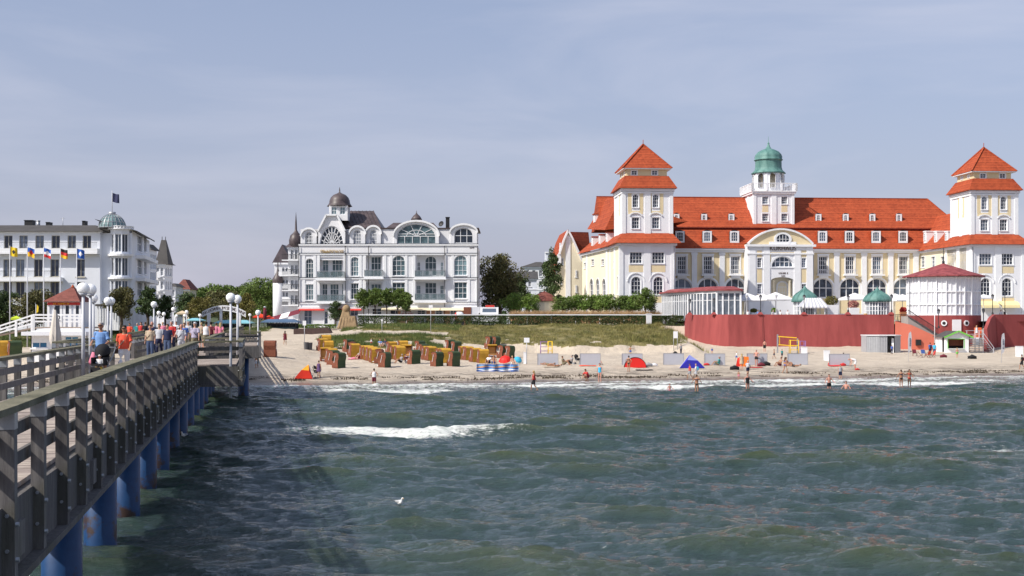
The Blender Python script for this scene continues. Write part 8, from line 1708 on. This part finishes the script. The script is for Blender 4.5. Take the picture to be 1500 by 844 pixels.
polesign(771.5, 495, 502, 534, 8, 'white square sign on a tall pole right of the beach chairs'); polesign(989.5, 487, 497, 515, 6.5, 'information sign on two poles left of the red sea wall', True); polesign(446, 470, 477, 512, 5, 'small sign on a pole at the top of the sandy path'); polesign(631, 447, 452, 487, 6, 'tall sign mast on the grass in front of the hedge'); polesign(559.5, 468, 471, 488, 2.5, 'thin grey marker post on the grass')
m = MB(); m.box(-.4, .4, -.3, .3, 0, 1.75); m.box(-.45, .45, -.35, .35, 1.75, 1.82); tag(m.build('white_pillar', 'rib', None, (X(950.5, 196.5), 196.5, gz(X(950, 196.5), 196.5))), 'square white pillar interrupting the hedge left of the red wall', 'pillar')
# tents
def dome_tent(px0, px1, yt, yb, m_, label, stripe=None):
 l = ground_at((px0 + px1) / 2, yb); k = l[1] / F; r = (px1 - px0) * k / 2; H = (yb - yt) * k; rt = empty('beach_tent', l, 0, label, 'tent'); m = MB(); V = []; Fs = []; n = 14; mm = 8
 for j in range(mm + 1):
  a = math.pi / 2 * j / mm * 1.0
  for i in range(n + 1):
   t = math.pi * i / n; V.append((r * math.cos(t), -.5 + 1.3 * math.sin(a) * math.sin(t) ** .5 * 1.0, H * math.sin(t) * math.cos(a * .98)))
 for j in range(mm):
  for i in range(n): Fs.append((j * (n + 1) + i, j * (n + 1) + i + 1, (j + 1) * (n + 1) + i + 1, (j + 1) * (n + 1) + i))
 m.add(V, Fs, True); V = [(r * math.cos(math.pi * i / n), -.5, H * math.sin(math.pi * i / n)) for i in range(n + 1)]
 m.add(V, [tuple(range(n + 1))]); m.build('shell', m_, rt); b = MB(); b.tube([(x, y - .02, z + .01) for x, y, z in V], .03, 6); b.build('hoop', 'black' if not stripe else stripe, rt)
dome_tent(913.5, 946, 523.5, 538.5, mat('red_tent_cloth', (.70, .02, .015), .6, .06), 'bright red dome tent on the sand')
def peak_tent(px0, px1, pxt, yt, yb, m_, m2, label):
 l = ground_at((px0 + px1) / 2, yb); k = l[1] / F; c = (px0 + px1) / 2; a, b, t = (px0 - c) * k, (px1 - c) * k, (pxt - c) * k; H = (yb - yt) * k; rt = empty('beach_tent', l, R(4), label, 'tent'); m = MB()
 P = [(a, -.7, 0), (b, -.7, 0), (b * .7, 1.2, 0), (a * .7, 1.2, 0), (t, -.0, H), (a * .35 + t * .3, -.75, H * .62), (b * .45 + t * .3, -.75, H * .58)]; m.cm = 0; m.add(P, [(0, 5, 4, 3), (1, 2, 4, 6), (2, 3, 4), (0, 1, 6, 5)]); m.cm = 1; m.add(P, [(5, 6, 4)]); m.build('cloth', [m_, m2], rt); s = MB(); s.beam(P[4], P[0], .04); s.beam(P[4], P[1], .04); s.build('tent_pole', 'pole', rt)
peak_tent(993, 1031, 1010, 520, 539, mat('blue_tent_cloth', (.03, .03, .42), .6, .06), mat('light_blue_tent_cloth', (.22, .25, .55), .6), 'royal blue pop-up beach tent with pale stripes')
peak_tent(432, 459, 452, 534, 554.5, mat('orange_red_tent', (.72, .04, .02), .6), mat('yellow_orange_tent', (.85, .35, .02), .6), 'red and yellow beach shelter nearest the pier')
l = ground_at(1087, 537); k = l[1] / F; rt = empty('beach_tent', l, 0, 'small square orange and red beach shelter', 'tent'); m = MB(); m.cm = 0; m.add([(-.2, 0, 0), (.75, 0, 0), (.75, .1, 1.05), (-.1, .1, 1.1), (-.75, -.3, 0), (-.5, .0, .9)], [(0, 1, 2, 3)]); m.cm = 1; m.add([(-.2, 0, 0), (-.1, .1, 1.1), (-.75, -.3, 0), (-.4, .5, .9), (.75, .1, 1.05), (.75, .9, 0)], [(0, 1, 3, 2), (1, 4, 5)]); m.build('cloth', [mat('orange_tent_cloth', (.85, .20, .02), .6), MATS['orange_red_tent']], rt)
l = ground_at(741, 533); rt = empty('low_sunshade', (l[0], l[1], l[2]), 0, 'low red beach umbrella behind the striped windbreak', 'beach umbrella'); m = MB(); m.lathe(0, 0, [(.75, .45), (.55, .72), (.3, .88), (.001, .95)], 10, False); o = m.build('canopy', MATS['red_tent_cloth'], rt); o.rotation_euler = (R(25), R(-10), 0); m = MB(); m.cyl(0, 0, 0, .9, .02, 6); m.build('pole', 'pole', rt)
l = ground_at(757, 532); rt = empty('low_sunshade', (l[0], l[1], l[2]), 0, 'low turquoise beach umbrella right of the red one', 'beach umbrella'); m = MB(); m.lathe(0, 0, [(.48, .45), (.38, .62), (.2, .74), (.001, .8)], 10, False); o = m.build('canopy', cm('turq'), rt); o.rotation_euler = (R(35), R(20), 0); m = MB(); m.cyl(0, 0, 0, .75, .02, 6); m.build('pole', 'pole', rt)
# striped windbreak
l = ground_at(729, 544.5); k = l[1] / F; rt = empty('striped_windbreak', l, 0, 'long low windbreak striped blue, white and orange', 'windbreak'); m = MB(); cols_ = ['wb_blue', 'canvas', 'wb_sky', 'wb_blue', 'wb_orange', 'wb_sky', 'wb_blue']; mm = dict(wb_blue=mat('windbreak_blue', (.02, .10, .38), .7), wb_sky=mat('windbreak_sky', (.16, .34, .60), .7), wb_orange=mat('windbreak_orange', (.55, .28, .12), .7), canvas=M['canvas']); ml = list(mm); nx = 30; H = 10.5 * k; W_ = 62 * k
for j in range(7):
 m.cm = ml.index(cols_[j])
 for i in range(nx): f = lambda i_, j_: (-W_ / 2 + W_ * i_ / nx, .12 * math.sin(i_ * .9), H * j_ / 7 + .05 * math.sin(i_ * .5 + j_) * (0 < j_ < 7)); m.add([f(i, j), f(i + 1, j), f(i + 1, j + 1), f(i, j + 1)], [(0, 1, 2, 3)])
m.build('cloth', [mm[q] for q in ml], rt); m = MB()
for i in range(6): m.cyl(-W_ / 2 + W_ * i / 5, .05, -.2, H + .1, .02, 6)
m.build('stake', 'pole', rt)
# volleyball net and climbing frames
l = ground_at(1153, 518); k = l[1] / F; rt = empty('volleyball_net', l, 0, 'yellow edged volleyball net between grey posts in front of the red wall', 'net'); q = lambda p: (p - 1153) * k; zz = lambda p: (518 - p) * k; m = MB(); m.box(q(1138), q(1140), -.06, .06, -.2, zz(490)); m.box(q(1166), q(1168), -.5, -.38, -.4, zz(496)); m.build('post', 'galv', rt); m = MB(); ny = 10
m.beam((q(1140), 0, zz(493)), (q(1166), -.42, zz(495)), .10, .12); m.beam((q(1140), 0, zz(505)), (q(1166), -.42, zz(507)), .06, .10); m.beam((q(1142), 0, zz(493)), (q(1142), 0, zz(506)), .06, .08); m.build('yellow_band', mat('yellow_band', (.80, .52, .02), .6), rt); m = MB()
for i in range(27): f = i / 26; m.beam((q(1140) + (q(1166) - q(1140)) * f, -.42 * f, zz(493) - .2 * f), (q(1140) + (q(1166) - q(1140)) * f, -.42 * f, zz(505) - .2 * f), .012)
m.build('netting', 'black', rt)
def climb(px, t, b, w_, m_, label):
 l = ground_at(px, b); k = l[1] / F; rt = empty('climbing_frame', l, 0, label, 'climbing frame'); H = (b - t) * k; W_ = w_ * k / 2; m = MB()
 for sx in (-1, 1):
  for sy in (0, .8): m.cyl(sx * W_, sy, -.2, H, .05, 8)
  m.beam((sx * W_, 0, H), (sx * W_, .8, H), .09)
 m.build('upright', m_, rt); m = MB()
 for f in (1, .62, .3): m.beam((-W_, 0, H * f), (W_, 0, H * f), .08);
 m.beam((-W_, .8, H), (W_, .8, H), .08); m.build('crossbar', m_, rt)
climb(1164, 499, 519, 12, MATS['yellow_band'], 'yellow goal frame right of the volleyball net'); climb(797.5, 501, 520, 11, mat('purple_paint', (.25, .14, .34), .5), 'purple climbing frame behind the first grey screen'); climb(806, 500.5, 520, 6, MATS['yellow_band'], 'yellow climbing frame behind the first grey screen'); climb(1176, 500, 517, 8, MATS['purple_paint'], 'purple play frame behind the yellow goal frame')
# feather flags
for px, t, b, lb in ((1330.5, 486, 530, 'white feather flag left of the kiosk'), (1467, 488.5, 532, 'white feather flag right of the beach steps')):
 l = ground_at(px, b); k = l[1] / F; H = (b - t) * k; rt = empty('feather_flag', l, R(20), lb, 'flag', 'feather flags on the beach'); m = MB(); m.tube([(0, 0, -.3), (0, 0, H * .75), (.12, 0, H * .95), (.35, 0, H)], .025, 6); m.build('pole', 'pole', rt); m = MB(); P = [(0, H * .28), (.0, H * .75), (.14, H * .95), (.38, H * .99), (.46, H * .8), (.40, H * .4)]; m.prism([(x + .02, z) for x, z in P], -.012, .012); m.build('cloth', 'canvas', rt); strokes('print', rt, (.15, 0, H * .78), 0, H * .32, 0, .2, -.03, cm('jeans'), int(px), True)
# bins, bags, towels, folding chairs
for i, (px, py, lb) in enumerate(((448.5, 512, 'grey waste bin beside the sandy path, left one'), (454, 512.5, 'grey waste bin beside the sandy path, right one'))):
 l = ground_at(px, py); m = MB(); m.lathe(0, 0, [(.001, 0), (.26, 0), (.32, .85), (.34, .87), (.001, .87)], 12, False); tag(m.build('waste_bin', mat('bin_grey', (.10, .10, .11), .6), None, l), lb, 'bin')
for px, py, c, s, lb in ((1218, 535, 'red', .35, 'red bag on the sand before the rightmost grey screen'), (1235, 536, 'red', .3, 'second red bag on the sand before the rightmost grey screen'), (1256, 542.5, 'red', .22, 'small red bucket in front of the bending person'), (1035, 536, 'red', .3, 'red bag in front of the screen right of the blue tent'), (1115, 537, 'maroon', .4, 'dark red bag in front of the orange tent screen'), (1122, 536, 'black', .45, 'tall black rucksack leaning on a grey screen'), (1076, 542, 'black', .45, 'black bag lying alone on the sand'), (1424, 526, 'black', .5, 'dark bag on the sand right of the kiosk'), (1382, 524, 'maroon', .4, 'dark bag on the sand before the kiosk'), (518, 527, 'pink', .3, 'pink bag beside the beach chairs'), (950, 537, 'grey', .4, 'grey bag right of the red dome tent'), (958, 537, 'white', .35, 'white bag right of the red dome tent')):
 l = ground_at(px, py); m = MB(); m.tube([(-s, 0, .0), (-s * .9, 0, s * .35), (s * .2, .05, s * .55), (s * .9, 0, s * .3), (s, 0, 0)], [s * .15, s * .4, s * .5, s * .4, s * .15], 10); m.tube([(-s * .4, 0, s * .7), (-s * .1, 0, s * 1.15), (s * .4, 0, s * .75)], s * .05, 6); tag(m.build('bag', cm(c), None, l), lb, 'bag')
for px, py, c, lb in ((861, 536, 'orange', 'orange towel at the second grey screen'), (1105, 538.5, 'red', 'red towel in front of the orange shelter'), (1225, 536.5, 'red', 'red towel in front of the rightmost screen'), (809, 538, 'beige', 'beige towel under the two sunbathers'), (521, 526.5, 'pink', 'pink towel left of the seated person in white'), (944, 543, 'black', 'small dark towel in front of the red dome tent')):
 l = ground_at(px, py); m = MB(); n = 8
 for i in range(n):
  f = lambda i_, j_: (-.9 + 1.8 * i_ / n, j_ * .5 - .5, gz(l[0] - .9 + 1.8 * i_ / n, l[1] + j_ * .5 - .5) - l[2] + .05)
  for j in range(2): m.add([f(i, j), f(i + 1, j), f(i + 1, j + 1), f(i, j + 1)], [(0, 1, 2, 3)])
 tag(m.build('towel', cm(c), None, l), lb, 'towel')
def foldchair(px, py, c, lb, rz):
 l = ground_at(px, py); rt = empty('folding_chair', l, R(rz), lb, 'chair', 'low folding chairs left of the kiosk'); m = MB()
 for s in (-.25, .25): m.beam((s, -.35, 0), (s, .3, .75), .035); m.beam((s, .3, 0), (s, -.25, .45), .035)
 m.build('frame', 'wicker', rt); m = MB(); m.add([(-.25, -.2, .40), (.25, -.2, .40), (.25, .15, .33), (-.25, .15, .33), (-.25, .38, .85), (.25, .38, .85)], [(0, 1, 2, 3), (3, 2, 5, 4)]); m.build('seat_cloth', cm(c), rt)
for i, (px, py, c) in enumerate(((1340, 522, 'maroon'), (1348, 524, 'yellow'), (1353, 522, 'blue'), (1359, 524, 'orange'), (1366, 524, 'red'))): foldchair(px, py, c, f'low folding chair with {c} seat left of the kiosk', i * 70)
# more pushchairs and a wheelbarrow-like beach cart
src = [o for o in bpy.data.objects if o.name == 'pushchair'][0]
for px, py, rz, lb in ((846, 534, 60, 'black pushchair on the sand at the second grey screen'), (463, 553.5, 100, 'red and black pushchair beside the red and yellow shelter'), (991, 529, 40, 'grey pushchair on the sand left of the blue tent')):
 o = copy_tree(src); o.location = ground_at(px, py); o.rotation_euler = (0, 0, R(rz)); tag(o, lb, 'pushchair')
# gulls
def gull(loc, rz, label, s=1):
 m = MB(); m.tube([(0, .26, .10), (0, .14, .11), (0, -.02, .10), (0, -.15, .13), (0, -.19, .20), (0, -.21, .26), (0, -.24, .285), (0, -.275, .28)], [.01, .045, .085, .075, .045, .038, .042, .02], 10)
 me = smoothmesh(m, .012, 2); o = attach(me, 'gull', mat('white_feathers', (.78, .78, .78), .7, .04)); o.location = loc; o.rotation_euler = (0, 0, rz); o.scale = (s,) * 3; w_ = MB()
 for sx in (-1, 1): w_.tube([(sx * .07, -.08, .14), (sx * .085, .05, .145), (sx * .05, .2, .135), (sx * .02, .34, .13)], [(.02, .045), (.028, .055), (.02, .035), .006], 8)
 attach(smoothmesh(w_, .012, 1), 'wing', mat('grey_feathers', (.42, .43, .45), .7), o); b = MB(); b.tube([(0, -.275, .28), (0, -.33, .268)], [.014, .004], 6); b.build('beak', mat('yellow_beak', (.7, .4, .05), .5), o); tag(o, label, 'gull')
gx = sea_at(585, 741); gull((gx[0], gx[1], gx[2] + .02), R(35), 'white and grey gull floating alone on the open water', .85)
gx = sea_at(270, 640); gull((gx[0], gx[1], gx[2] + .02), R(-20), 'pale gull on the water beside a blue pier pile', .9)
# truck, mixer behind the hedge
def truck():
 Y = 201.5; x = X(690, Y); zb = 5.0; k = Y / F; rt = empty('white_truck', (x, Y, zb), 0, 'white flatbed truck with dark windscreen parked behind the hedge', 'truck'); q = lambda p: (p - 690) * k; zz = lambda p: Z(p, Y) - zb; m = MB()
 m.prism([(0, .55), (0, 1.3), (.35, zz(450.5)), (2.0, zz(450)), (2.0, .55)], q(703), q(730), 'yz'); m.build('cab', 'trim', rt); g = MB(); g.add([(q(706), -.02 + .06, 1.42), (q(727.5), -.02 + .06, 1.42), (q(726.5), .30, zz(452)), (q(707), .30, zz(452))], [(0, 1, 2, 3)]); g.build('windscreen', 'glass', rt)
 b = MB(); b.box(q(680), q(703) - .05, .4, 2.2, .7, zz(449.5)); b.build('cargo_box', 'rib', rt); c = MB(); c.box(q(679), q(690), .3, .39, .75, zz(450)); c.build('dark_door', 'wicker', rt)
 for p in (707, 727, 684): w_ = MB(); w_.tube([(q(p) - .13, .9, .45), (q(p) + .13, .9, .45)], .45, 14, smooth=False); w_.build('wheel', 'black', rt)
 r = MB(); r.box(q(711), q(724), .8, 1.6, zz(450), zz(447)); r.build('red_roof_load', 'awnred', rt)
 for s in (702.3, 731): mi = MB(); mi.box(q(s) - .1, q(s) + .1, -.1, 0, 1.4, 1.95); mi.build('mirror', 'black', rt)
truck()
Y = 201; x = X(672, Y); rt = empty('cement_mixer', (x, Y, 5.0), 0, 'red and white cement mixer drum showing above the hedge', 'cement mixer'); m = MB(); m.tube([(-.55, 0, 1.25), (-.1, 0, 1.45), (.35, 0, 1.45), (.8, .0, 1.2)], [.35, .72, .72, .4], 16); m.build('drum', 'trim', rt); m = MB(); m.tube([(-.75, 0, 1.2), (-.50, 0, 1.3), (-.2, 0, 1.42)], [.3, .5, .745], 16); m.build('red_end', 'awnred', rt); m = MB(); m.box(-.8, .9, -.3, .3, .3, .6); m.beam((-.6, 0, .4), (-.3, 0, 1.2), .12); m.beam((.7, 0, .4), (.5, 0, 1.1), .12); m.build('frame', 'black', rt)
for s in (-.6, .6): w_ = MB(); w_.tube([(s, -.4, .3), (s, -.28, .3)], .3, 12, smooth=False); w_.build('wheel', 'black', rt)
sunshade(24, 462.5, 15, 152, 'bright lime yellow canopy among the trees at the far left', mt=mat('lime_canopy', (.50, .62, .03), .7), zb=4.3, grp=None)
# ------------------------------------------------------------------ vegetation
def tree(name, label, px, Y, wpx, ytop, ybase, leaf, zb, seed, n=5200, size=None, trunk=.2, lobes=9, group=None, dy=1.0, ybark=None, coneness=0):
 k = Y / F; x = X(px, Y); rt = empty(name, (x, Y, zb), 0, label, 'tree', group); zt = Z(ytop, Y) - zb; z0 = Z(ybase, Y) - zb - .15; W_ = wpx * k / 2 * 1.18; H = zt - z0; rn = random.Random(seed); m = MB(); size = size or max(.16, W_ * .10); per = n // lobes
 tr = MB(); tr.tube([(0, 0, -.2), (.05 * W_, 0, z0 * .6 + .2), (0, 0, z0 + H * .35), (.02, 0, z0 + H * .7)], [trunk * 1.2, trunk, trunk * .7, trunk * .25], 8)
 for i in range(lobes):
  f = (i + .5) / lobes; a = i * 2.4 + rn.uniform(-.4, .4); zc = z0 + H * (.10 + .76 * f); rad = W_ * (math.sin(math.pi * (.16 + .68 * f)) ** .5) * (1 - coneness * f); d = rad * rn.uniform(.42, .62); r = rad * rn.uniform(.38, .55) + .15; cx_, cy_ = d * math.cos(a), d * math.sin(a) * dy
  tr.tube([(0, 0, max(z0 * .8, zc - H * .3)), (cx_ * .6, cy_ * .6, zc - r * .3), (cx_, cy_, zc)], [trunk * .5, trunk * .3, trunk * .1], 6)
  for s_ in range(4):
   ox, oy, oz = rn.uniform(-.6, .6) * r, rn.uniform(-.6, .6) * r, rn.uniform(-.5, .5) * r; q = r * rn.uniform(.5, .8); leafcloud(m, (cx_ + ox, cy_ + oy, min(zt - q * .7, zc + oz)), (q, q, q * .8), per // 4, size, rn.randrange(10 ** 6), shell=.35)
 leafcloud(m, (0, 0, zt - H * .16), (W_ * .3 * (1 - coneness * .6), W_ * .3 * (1 - coneness * .6), H * .17), n // 12, size, rn.randrange(10 ** 6), shell=.2)
 leafcloud(m, (0, 0, z0 + H * .45), (W_ * .72, W_ * .72 * dy, H * .38), n // 3, size * 1.1, rn.randrange(10 ** 6), shell=.1)
 m.build('crown', leaf, rt, fixn=False); tr.build('trunk', 'bark', rt); return rt
tree('broadleaf_tree', 'large olive-brown tree filling the gap right of the white villa hotel', 731, 222, 66, 371, 452, 'leafbrown', 5.0, 1, 11000, .34, .35, 14)
tree('broadleaf_tree', 'smaller brown-green tree on the right flank of the large olive-brown tree', 760, 232, 34, 400, 450, 'leafdark', 5.0, 2, 4000, .3)
tree('conifer_tree', 'dark ragged conifer standing against the cream gabled building', 808, 240, 36, 362, 446, 'leafdark', 5.0, 3, 6000, .3, .3, 12, coneness=.35)
tree('broadleaf_tree', 'bright green bushy tree behind the tan ornamental grass, leftmost', 752, 212, 34, 428, 462, 'leafbright', 5.0, 4, 3000, .22, group='bright green garden trees')
tree('broadleaf_tree', 'bright green bushy tree in front of the grey-roofed house', 775, 210, 30, 430, 458, 'leafbright', 5.0, 5, 2600, .22, group='bright green garden trees')
tree('broadleaf_tree', 'round green tree just left of the glass pavilion', 945, 203, 34, 421, 456, 'leaf', 5.0, 6, 4200, .22, .14)
for i, (px, w_, t) in enumerate(((824, 32, 434), (846, 38, 429), (869, 30, 432), (888, 36, 430), (910, 34, 433), (926, 26, 431))): tree('pergola_tree', ORD[i + 1] + ' of six low green trees before the cream hotel wing, from the left', px, 206 + (i % 3), w_, t + (i % 2), 456, 'leafbright' if i % 2 else 'leaf', 5.0, 20 + i, 2600, .22, .1, group='low trees before the hotel wing')
for i, (px, w_, t, b) in enumerate(((532, 24, 422, 450), (549, 22, 421, 447), (566, 22, 422, 447), (582, 22, 422, 450), (594, 22, 427, 453))): tree('pleached_tree', ORD[i + 1] + ' of five clipped trees before the white villa hotel, from the left', px, 201, w_, t, b, 'leaf', 5.0, 40 + i, 3400, .2, .1, group='clipped trees before the villa hotel')
tree('small_tree', 'small dark green tree between the red awnings of the villa hotel', 491.5, 202, 22, 440, 468, 'leafdark', 4.9, 60, 2200, .2, .1)
tree('promenade_tree', 'dark leafy tree at the far left edge behind the flagpoles', 5, 160, 46, 425, 482, 'leafdark', 4.3, 61, 4200, .24, group='trees before the dome hotel'); tree('promenade_tree', 'broad green tree behind the two leftmost flagpoles', 50, 158, 54, 423, 476, 'leafbrown', 4.3, 62, 5200, .24, group='trees before the dome hotel'); tree('promenade_tree', 'bushy green tree right of the tile roofed pavilion', 177, 160, 42, 420, 462, 'leafbrown', 4.3, 63, 4200, .24, group='trees before the dome hotel'); tree('conifer_tree', 'dark pointed evergreen in front of the pointed roof villa', 216, 172, 34, 419, 462, 'leafdark', 4.3, 64, 3800, .24, group='trees before the dome hotel', coneness=.3); tree('promenade_tree', 'dark tree below the pointed roof villa, right of the evergreen', 241, 180, 22, 432, 466, 'leafdark', 4.3, 65, 2200, .24, group='trees before the dome hotel')
tree('promenade_tree', 'dark green tree in front of the red brick building', 272, 235, 30, 428, 466, 'leafdark', 4.3, 66, 3200, .3); tree('promenade_tree', 'yellowing tree left of the welcome arch', 291, 228, 34, 434, 468, 'leafautumn', 4.3, 67, 3000, .28); tree('promenade_tree', 'large green tree right of the welcome arch', 378, 250, 62, 406, 468, 'leaf', 4.3, 68, 7600, .34, .3); tree('promenade_tree', 'round yellowing tree behind the tall pier lamp', 361, 228, 28, 428, 468, 'leafautumn', 4.3, 69, 3400, .26); tree('promenade_tree', 'mid green tree over the top of the welcome arch', 322, 262, 60, 424, 468, 'leafbrown', 4.3, 70, 5200, .36); tree('promenade_tree', 'dark green tree behind the onion turret villa', 402, 275, 26, 418, 468, 'leafdark', 4.3, 71, 2600, .36)
for i, (px, w_, t, Y) in enumerate(((296, 40, 421, 420), (330, 46, 417, 460), (352, 40, 419, 410), (310, 44, 415, 560))): tree('hillside_tree', ['far bluish tree left on the wooded hill', 'far tree in the middle of the wooded hill', 'far tree on the right shoulder of the wooded hill', 'farthest tree on the top of the wooded hill'][i], px, Y, w_, t, 452, 'leaf', 4.4, 80 + i, 3200, .7, .4, group='trees on the wooded hill')
# hedge along the promenade
def hedge(x0, x1, y, zb, H, label, leaf='leafdark', th=.9, n=16000, name='hedge', size=.16):
 rt = empty(name, (x0, y, zb), 0, label, 'hedge'); m = MB(); rn = np.random.RandomState(int(x0 * 10) % 999 + 5); Lh = x1 - x0; P = np.stack([rn.rand(n) * Lh, rn.rand(n) * th, rn.rand(n) * H], 1); k = rn.randint(0, 3, n); P[k == 0, 1] = rn.rand((k == 0).sum()) * .15; P[k == 1, 2] = H - rn.rand((k == 1).sum()) * .15; P[:, 2] += .10 * (fbm(P[:, 0] * .8, P[:, 0] * 0 + 3, 3) - .5)
 gap = (fbm(P[:, 0] * 1.4, P[:, 2] * 1.6 + 40, 3) > .68) & (P[:, 2] < H * .7) & (P[:, 2] > H * .15); P = P[~gap]; n = len(P)
 A = rn.randn(n, 3); A /= np.linalg.norm(A, axis=1)[:, None]; B_ = np.cross(A, rn.randn(n, 3)); B_ /= np.linalg.norm(B_, axis=1)[:, None] + 1e-6; s = size * (.6 + .8 * rn.rand(n))[:, None]; V = np.stack([P - A * s * .5, P + B_ * s * .35, P + A * s * .5, P - B_ * s * .35], 1).reshape(-1, 3); m.v = V.tolist(); m.f = [[4 * i, 4 * i + 1, 4 * i + 2, 4 * i + 3] for i in range(n)]; m.m = [0] * n; m.sm = [False] * n; m.build('foliage', leaf, rt, fixn=False)
 s = MB()
 for i in range(int(Lh / 1.5)): s.tube([(i * 1.5 + .7, th / 2, -.2), (i * 1.5 + .8, th / 2, H * .8)], [.04, .02], 5)
 s.build('stem', 'bark', rt)
hedge(X(524, 197), X(946, 197), 197, 4.75, 1.75, 'long clipped dark hedge along the top of the grass bank', n=44000)
hedge(X(955, 198), X(1002, 198), 198.4, 4.75, 1.75, 'short piece of clipped hedge between the white pillar and the red wall', n=9000)
hedge(X(432, 196), X(492, 196), 196, 4.3, .8, 'low bright green hedge left of the sand sculpture', 'leafbright', n=4000)
m = MB(); a, b = X(524, 199), X(985, 199); m.box(0, b - a, 0, .12, 1.52, 1.68)
for i in range(14): m.box((b - a) * i / 13 - .04, (b - a) * i / 13 + .04, .02, .1, 0, 1.52)
tag(m.build('white_railing', 'trim', None, (a, 199.2, 5.05)), 'long white railing running just behind the clipped hedge', 'railing')
# tan ornamental grass
def blades(name, n, fx, leaf, h0, h1, wd, seed, kind='stuff'):
 rn = np.random.RandomState(seed); P = fx(rn, n); n = len(P); a = rn.rand(n) * 6.28; h = h0 + (h1 - h0) * rn.rand(n); lean = rn.randn(n, 2) * .28 * h[:, None]; dx, dy = np.cos(a) * wd / 2, np.sin(a) * wd / 2
 V = np.stack([np.stack([P[:, 0] - dx, P[:, 1] - dy, P[:, 2] - .03], 1), np.stack([P[:, 0] + dx, P[:, 1] + dy, P[:, 2] - .03], 1), np.stack([P[:, 0] + lean[:, 0], P[:, 1] + lean[:, 1], P[:, 2] + h], 1)], 1).reshape(-1, 3)
 me = bpy.data.meshes.new(name); me.vertices.add(len(V)); me.vertices.foreach_set('co', V.astype(np.float32).ravel()); me.loops.add(3 * n); me.loops.foreach_set('vertex_index', np.arange(3 * n, dtype=np.int32)); me.polygons.add(n); me.polygons.foreach_set('loop_start', np.arange(0, 3 * n, 3, dtype=np.int32)); me.update(calc_edges=True); me.materials.append(M[leaf]); o = bpy.data.objects.new(name, me); COL.objects.link(o); tag(o, kind='stuff'); return o
blades('ornamental_grass', 30000, lambda r, n: np.stack([X(748, 203) + r.rand(n) * (X(966, 203) - X(748, 203)), 201.5 + r.rand(n) * 2.4, np.full(n, 5.2) + .9 * r.rand(n)], 1), 'reed', .8, 1.6, .07, 3)
def dune(r, n):
 x = -32 + r.rand(n) * 60; y = 150 + r.rand(n) * 48; k = regions(x, y) == 1; cl = fbm(x * .6, y * .6, 3) > .42; yc = cliff(x); edge = (np.abs(y - yc - 2) < 2.5) & (x > -9); keep = k & (cl | edge); x, y = x[keep], y[keep]; return np.stack([x, y, HT(x, y)], 1)
M['dunegrass'] = leafmat('dune_grass_blades', (.10, .12, .03), (.30, .25, .09))
M['dunegreen'] = leafmat('green_dune_grass', (.06, .11, .02), (.15, .18, .05))
blades('dune_grass', 170000, dune, 'dunegrass', .10, .34, .05, 4)
def dune2(r, n):
 x = -30 + r.rand(n) * 22; y = np.where(r.rand(n) < .6, 156 + r.rand(n) * 12, 178 + r.rand(n) * 18); k = (regions(x, y) == 1) & (fbm(x * .4, y * .4, 3) > .45); x, y = x[k], y[k]; return np.stack([x, y, HT(x, y)], 1)
blades('dune_grass', 60000, dune2, 'dunegreen', .2, .55, .05, 5)
def dune3(r, n):
 x = 16 + r.rand(n) * 11; y = 165 + r.rand(n) * 30; k = (fbm(x * .45 + 7, y * .3, 3) > .55); x, y = x[k], y[k]; return np.stack([x, y, HT(x, y)], 1)
blades('dune_grass', 12000, dune3, 'dunegrass', .3, .8, .06, 6)
def dune4(r, n):
 x = -80 + r.rand(n) * 43; y = 150 + r.rand(n) * 40; k = fbm(x * .3, y * .3, 3) > .4; x, y = x[k], y[k]; return np.stack([x, y, HT(x, y)], 1)
blades('left_dune_grass', 60000, dune4, 'dunegreen', .2, .6, .06, 7)
# wooded hill far away behind the street
def hill():
 xs = np.linspace(-330, 40, 75); ys = np.linspace(480, 900, 60); XX, YY = np.meshgrid(xs, ys); H = 15 * np.exp(-((XX + 150) / 95) ** 2) * np.exp(-((YY - 680) / 130) ** 2) * (1 + .25 * (fbm(XX * .02, YY * .02, 3) - .5)); V = np.stack([XX, YY, H + 3.5], -1).reshape(-1, 3); nx = 75; F_ = [(r * nx + c, r * nx + c + 1, r * nx + c + 1 + nx, r * nx + c + nx) for r in range(59) for c in range(74)]; m = MB(); m.add(V.tolist(), F_, True); tag(m.build('hills', 'farland', fixn=False), kind='structure')
 l = MB(); rn = np.random.RandomState(3); n = 1500; x = -300 + rn.rand(n) * 320; y = 520 + rn.rand(n) * 190; h = 15 * np.exp(-((x + 150) / 95) ** 2) * np.exp(-((y - 680) / 130) ** 2) + 3.5
 for i in range(n): leafcloud(l, (x[i], y[i], h[i] + 2), (4.2, 4.2, 3.2), 24, 1.9, i, shell=.5)
 tag(l.build('far_woods', 'leafdark', fixn=False), kind='stuff')
hill()
M['weed'] = leafmat('dried_seaweed', (.03, .022, .014), (.09, .065, .04))
def weed(r, n):
 x = -45 + r.rand(n) * 125; s = 3.6 + (fbm(x * .08, x * 0 + 2, 3) - .5) * 3 + r.randn(n) * .45 + 1.6 * (r.rand(n) < .3); y = shore(x) + s; k = fbm(x * .5, s * .9 + 30, 3) > .53; x, y = x[k], y[k]; return np.stack([x, y, HT(x, y)], 1)
blades('seaweed_line', 16000, weed, 'weed', .05, .16, .16, 9)
